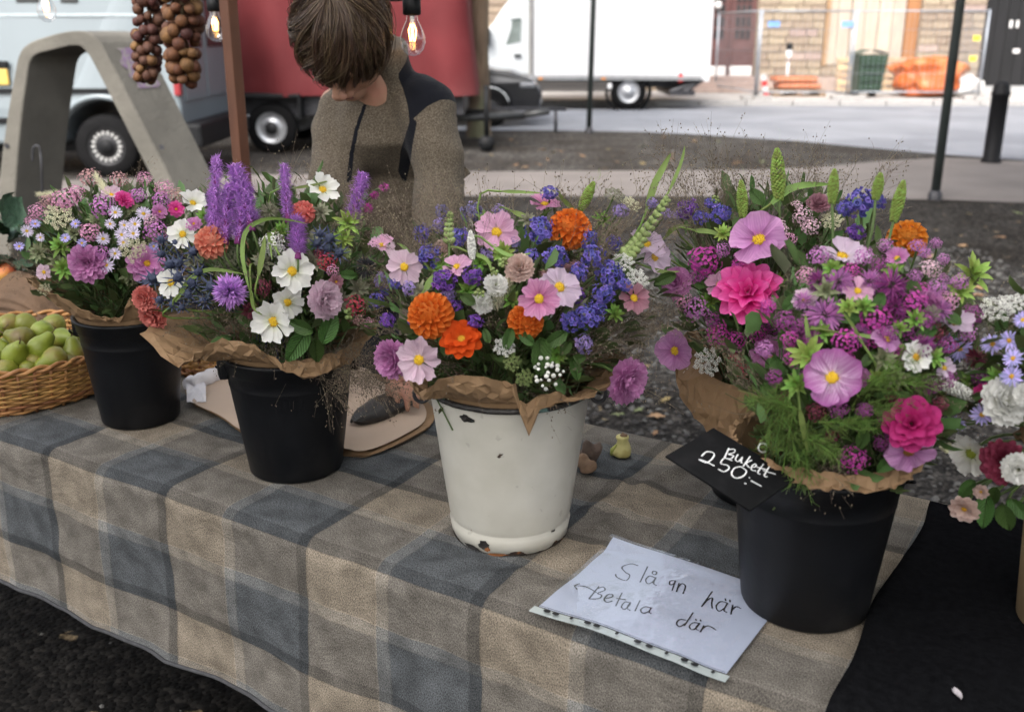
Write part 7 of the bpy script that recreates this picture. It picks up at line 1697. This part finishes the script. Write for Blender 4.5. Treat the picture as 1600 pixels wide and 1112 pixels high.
q = MB(); q.ball((0, 0, .3), (.34, .34, .5), 8, 6); BUDME = q.mesh('bud', BC['budgreen'])
ordn = ['first', 'second', 'third', 'fourth', 'fifth', 'sixth', 'seventh', 'eighth', 'ninth', 'tenth', 'eleventh', 'twelfth', 'thirteenth', 'fourteenth', 'fifteenth', 'sixteenth', 'seventeenth', 'eighteenth', 'nineteenth', 'twentieth', 'twenty-first', 'twenty-second', 'twenty-third', 'twenty-fourth', 'twenty-fifth']
groups = {}
for s in SPEC: groups.setdefault((s[0], s[1], s[5]), []).append(s)
for key, l in groups.items():
    l.sort(key=lambda s: s[2]); kd = KINDS[key[0]]; cw = COLW[key[2]] if key[0] != 'leaf' else 'green'
    for i, s in enumerate(l):
        if len(l) == 1: lab = '%s %s %s' % (cw, kd[1], WHERE[key[1]])
        elif len(l) == 2: lab = '%s %s %s of the two %s' % (('left' if i == 0 else 'right'), cw, kd[1], WHERE[key[1]])
        else: lab = '%s %s, %s from left %s' % (cw, kd[1], ordn[i], WHERE[key[1]])
        s.append(lab)
BIG = []
for kind, k, px, py, r, c, dx, dy, off, kw, lab in SPEC:
    name, wd, plu, cat_ = KINDS[kind]; grp = '%s %s' % (plu, WHERE[k])
    if kind in ('lia', 'cat'):
        a = surf(k, kw['x1'], kw['y1'], .0); dd = depth(a); b2 = CP + ray(px, py)*dd + (V((0, .02, 0)) if kind == 'lia' else V((0, 0, 0)))
        ax = b2 - a; s = r*1.02/FPX*dd; M = frame(a, ax.normalized(), RT)
        o = thing(name, lab, cat_, M=M, group=grp)
        put('florets', small('liatris' if kind == 'lia' else 'catkin', BC[c], int(px) % 3), o, S3(s, s, ax.length))
        if kind == 'lia':
            q = MB(); q.tube([(0, 0, -.01), (0, 0, ax.length*.97)], [s*.30, s*.12], 7); q.build('spike_core', BC['plum'], o)
        stem(o, a, ax.normalized(), k, .002); continue
    if kind in ('blade', 'snap'):
        P3 = []
        for i, (x, y) in enumerate(kw['pts']):
            p = surf(k, x, y, -.004); P3.append(p)
        dd = depth(P3[0]); P3 = [CP + (p-CP)*(lerp(dd, depth(p), .5)/depth(p)) for p in P3]
        P3 = smooth_path(P3, 5); w = r/FPX*dd
        o = thing(name, lab, cat_, M=T(P3[0]), group=grp)
        if kind == 'blade':
            q = MB(); n = len(P3); vs = []
            for i, p in enumerate(P3):
                t = (P3[min(i+1, n-1)]-P3[max(i-1, 0)]).normalized(); sd_ = t.cross(CP-p).normalized(); ww = w*.5*min(1, .35+3*i/n)*(1-(i/(n-1))**3*.92); tw = .5*math.sin(i*.25)
                nv = (CP-p).normalized(); sd2 = (sd_*math.cos(tw) + nv*math.sin(tw))
                vs += [p - sd2*ww, p + nv*ww*-.25, p + sd2*ww]
            q.add(vs, [[3*i+j, 3*i+j+1, 3*i+4+j, 3*i+3+j] for i in range(n-1) for j in (0, 1)]); q.build('blade', BLADEM, o, world=True)
            stem(o, P3[0], (P3[1]-P3[0]).normalized(), k, .0018, m=BLADEM)
        else:
            q = MB(); q.tube(P3, .0022, 6); q.build('spike_stem', STEMG, o, world=True)
            for i in range(2, len(P3)-1, 2):
                for sgn in (-1, 1):
                    t = (P3[i]-P3[i-1]).normalized(); sd_ = t.cross((CP-P3[i])).normalized()*sgn; dr = (sd_*.8 + t*.6 + (CP-P3[i]).normalized()*.5*FR.uniform(-.3, 1)).normalized(); sz = w*(2.3 - 1.3*i/len(P3))
                    put('bud', BUDME, o, T(P3[i] - P3[0]) @ dr.to_track_quat('Z', 'Y').to_matrix().to_4x4() @ S3(sz))
            put('bud', BUDME, o, T(P3[-1] - P3[0]) @ S3(w*.9)); stem(o, P3[0], (P3[1]-P3[0]).normalized(), k, .002)
        continue
    p, n, s, M = fmat(k, px, py, r, dx, dy, off, kw.pop('spin', None))
    o = thing(name, lab, cat_, M=M, group=grp)
    if kind == 'cos': f_cosmos(o, M, s, c, **kw)
    elif kind == 'ball': f_ball(o, M, s, c, kw.get('n', 90))
    elif kind == 'dah': f_rings(o, M, s, c, BROAD if kw.get('broad') else DAHL, kw.get('W', .27))
    elif kind == 'open': f_rings(o, M, s, c, OPEN, .34, cen='gold', csize=.2, shape='opn', curl=-.08)
    elif kind == 'car': f_rings(o, M, s, c, CARN, .30, .10, .14, .07, .08, shape='ruf')
    elif kind == 'aster':
        put('ray_petals', small('aster', BC[c], int(px) % 3), o, S3(s)); put('flower_centre', centre('gold' if c == 'asterv' and int(px) % 2 else 'yellow'), o, S3(s*.27))
    elif kind == 'leaf': put('leaf', LEAFME, o, T(0, -s*.3, 0) @ S3(s*1.25))
    elif kind == 'tail':
        q = MB()
        for i in range(420):
            t = FR.random(); th = FR.uniform(0, 6.28); d = V((math.cos(th), math.sin(th), 0)); a = V((0, t*2-1, 0)) ; e = a + V((d.x*.42, .45, d.y*.42))*(1-.4*t)*FR.uniform(.6, 1); x = V((.012, 0, .012))
            q.add([a-x, a+x, e], [(0, 1, 2)])
        put('plume', q.mesh('plume', BC[c]), o, RZ(-.3) @ S3(s))
    else:
        km = {'sta': 'statice', 'clu': 'cluster', 'lace': 'lace', 'mon': 'monarda', 'puf': 'puff', 'ery': 'eryngium', 'bead': 'beads', 'bud': 'buds', 'star': 'star'}[kind]
        put({'star': 'leaves', 'bud': 'buds', 'ery': 'thistle_head'}.get(kind, 'florets'), small(km, BC[c], int(px+py) % 4), o, S3(s))
    BIG.append((px, py, r*1.05, depth(p))) if kind in ('cos', 'ball', 'dah', 'open', 'car', 'aster', 'lace', 'puf') else None
    stem(o, p, n, k, .0016 if r < 20 else .0022, s, BC['steel'] if kind == 'ery' else STEMG)

# ---- what nobody could count: foliage and grass haze of each bouquet
FOL = mat('bouquet_foliage', (.085, .128, .042), .55, .25, 20, island=.65, transl=.22)
FOLD = mat('grass_haze', (.16, .125, .09), .8, .3, 20, island=.4)
FINE = mat('fine_green', (.125, .21, .04), .6, .25, 20, island=.35, transl=.25)
FNAME = {'A': 'leftmost black bucket', 'B': 'second black bucket', 'C': 'cream enamel bucket', 'D': 'front right black bucket', 'E': 'bucket behind the price card', 'F': 'cardboard vase'}
PANEL = [(1066, 585), (1130, 598), (1178, 604), (1180, 700), (1110, 670), (1080, 620)]
def hides(p):
    x, y = proj(p); d = depth(p)
    if sdp(PANEL, x, y) > -4: return True
    return any(d < bd+.012 and (x-bx)**2 + (y-by)**2 < br*br*1.3 for bx, by, br, bd in BIG)
def inell(k, lo, hi):
    C, Rd, mo, r1 = BQ[k]
    while True:
        d = V((FR.gauss(0, 1), FR.gauss(0, 1), FR.gauss(0, 1))).normalized()*FR.uniform(lo, hi)
        p = C + V((d.x*Rd.x, d.y*Rd.y, d.z*Rd.z))
        h = p.z - mo.z; lim = r1*.9 + max(0, h)*1.15
        if p.z > mo.z - .02 and math.hypot(p.x-mo.x, p.y-mo.y) < lim: return p
for k in BQ:
    C, Rd, mo, r1 = BQ[k]; q = MB()
    for i in range(1500 if k != 'E' else 1200):
        p = inell(k, .35, .84 if i % 5 else .97)
        if hides(p): continue
        out_ = (p-mo).normalized(); d = (out_ + V((FR.uniform(-.8, .8), FR.uniform(-.8, .8), FR.uniform(-.5, .5)))).normalized()
        L_ = FR.uniform(.018, .05); w = L_*FR.choice((.10, .14, .26, .34)); M = frame(p, d.orthogonal() + V((FR.uniform(-.5, .5), FR.uniform(-.5, .5), .5)), d.cross(V((0, 0, 1))) if abs(d.z) < .95 else RT)
        x = M.to_3x3() @ V((1, 0, 0)); zz = M.to_3x3() @ V((0, 0, 1)); x = x*w
        a, m1, m2, e = p, p + d*L_*.4 + zz*L_*.08, p + d*L_*.75 + zz*L_*.05, p + d*L_ - zz*L_*.08
        q.add([a, m1-x, m1-zz*w*.4, m1+x, m2-x*.7, m2-zz*w*.3, m2+x*.7, e], [(0, 2, 1), (0, 3, 2), (1, 2, 5, 4), (2, 3, 6, 5), (4, 5, 7), (5, 6, 7)])
    for i in range(90):
        p = inell(k, .5, .88); e = mo + V((FR.uniform(-.7, .7)*r1, FR.uniform(-.7, .7)*r1, -.05)); q.tube([e, e.lerp(p, .5) + V((FR.uniform(-.02, .02), FR.uniform(-.02, .02), .02)), p], [.0016, .0013, .0007], 3, False)
    o = q.build('bouquet_foliage', FOL); tag(o, 'mixed dark green foliage filling the bouquet of the ' + FNAME[k], 'foliage', kind='stuff')
    # thin panicle grass
    q = MB(); N = {'A': 22, 'B': 90, 'C': 170, 'D': 44, 'E': 60, 'F': 14}[k]
    for i in range(N):
        p = inell(k, .75, 1.12)
        if k in 'CE' and i % 2 == 0: p = C + V((FR.uniform(-1.0, 1.0)*Rd.x, FR.uniform(-.6, .6)*Rd.y, Rd.z*FR.uniform(.85, 1.18)))
        if k == 'C' and i % 7 == 0: p = C + V((Rd.x*FR.uniform(.75, 1.1), FR.uniform(-.6, .3)*Rd.y, FR.uniform(-.5, .3)*Rd.z))
        if k == 'B' and i % 5 == 0: p = C + V((Rd.x*FR.uniform(.5, .9), -Rd.y*FR.uniform(.3, .9), -FR.uniform(.5, .95)*Rd.z))
        e = mo + V((FR.uniform(-.5, .5)*r1, FR.uniform(-.5, .5)*r1, -.02)); ax = (p-e).normalized()
        if hides(p) and i % 4: continue
        q.tube([e, e.lerp(p, .6) + V((0, 0, .01)), p], [.00045, .0004, .00025], 3, False)
        for j in range(26):
            b0 = e.lerp(p, FR.uniform(.62, 1.0)); d = (ax + V((FR.gauss(0, .6), FR.gauss(0, .6), FR.gauss(0, .6)))).normalized(); L_ = FR.uniform(.02, .085); b1 = b0 + d*L_ + V((0, 0, -.004))
            if hides(b1): continue
            q.tube([b0, b0.lerp(b1, .5) + V((0, 0, .003)), b1], [.00022, .0002, .00015], 3, False)
            for m_ in range(3):
                s0 = b0.lerp(b1, FR.uniform(.5, 1.0)) + V((FR.uniform(-.006, .006), FR.uniform(-.006, .006), FR.uniform(-.006, .006))); z_ = .0010
                q.add([s0 + V((z_, 0, 0)), s0 + V((0, z_, 0)), s0 + V((-z_, 0, 0)), s0 + V((0, -z_, 0)), s0 + V((0, 0, z_*1.8)), s0 - V((0, 0, z_*1.8))], [(0, 1, 4), (1, 2, 4), (2, 3, 4), (3, 0, 4), (1, 0, 5), (2, 1, 5), (3, 2, 5), (0, 3, 5)])
    o = q.build('panicle_grass', FOLD); tag(o, 'thin brown seed-head grass rising from the bouquet of the ' + FNAME[k], 'grass', kind='stuff')
CARDP = [(1040, 712), (1115, 668), (1235, 728), (1172, 797)]
# feathery dill-like foliage at the front of the right bucket
q = MB()
for (x0, y0, x1, y1) in ((1215, 600, 1195, 720), (1225, 610, 1245, 730), (1240, 640, 1222, 740), (1230, 620, 1212, 690), (1262, 660, 1258, 752), (1340, 620, 1400, 570), (1330, 640, 1420, 640), (1280, 660, 1350, 660), (1250, 680, 1290, 700), (1370, 600, 1440, 600), (1250, 640, 1190, 625)):
    a, b2 = surf('D', x0, y0, .0), surf('D', x1, y1, -.004)
    ax = smooth_path([a, a.lerp(b2, .5) + (CP-a).normalized()*.008, b2], 9)
    q.tube(ax, [.0009]*len(ax), 3, False)
    for i, p in enumerate(ax):
        for j in range(4):
            d = V((FR.gauss(0, 1), FR.gauss(0, .7), FR.gauss(0, 1))).normalized()*.6 + (b2-a).normalized()*.6; L_ = FR.uniform(.014, .034); e = p + d*L_
            if sdp(CARDP, *proj(e)) > -4: continue
            q.tube([p, p.lerp(e, .5) + V((0, 0, .002)), e], [.00045, .0004, .00025], 3, False)
            for m_ in range(2):
                s0 = p.lerp(e, FR.uniform(.3, .95)); e2 = s0 + (d + V((FR.gauss(0, .6), FR.gauss(0, .6), FR.gauss(0, .6)))).normalized()*L_*.45; q.tube([s0, e2], [.0004, .00025], 3, False)
o = q.build('feathery_foliage', FINE); tag(o, 'bright feathery green foliage spilling over the front right black bucket', 'foliage', kind='stuff')
# dark leafy greens at the far left behind the pears
gr_ = thing('leafy_greens', 'bunch of dark green leaves behind the apples at the left picture edge', 'vegetable', Py(20, 400, 2.7))
GRL = mat('dark_greens', (.03, .075, .04), .35, .3, 20, objrand=.3, bump=.5, bscale=30)
q = MB(); q.grid(lambda a, t: ((2*a-1)*.45*math.sin(PI*(.1+.85*t))**.7, t, .12*(2*a-1)**2 + .05*math.sin(t*14 + 6*a) + .04*math.sin(a*20)), 8, 8); gme = q.mesh('leaf', GRL)
for i in range(26):
    p = Py(FR.uniform(-40, 62), FR.uniform(350, 432), 2.66 + FR.uniform(-.05, .08)); put('leaf', gme, gr_, T(p - gr_.location) @ Euler((FR.uniform(-.6, 1.6), FR.uniform(-.8, .8), FR.uniform(0, 6.3))).to_matrix().to_4x4() @ S3(FR.uniform(.05, .10)))
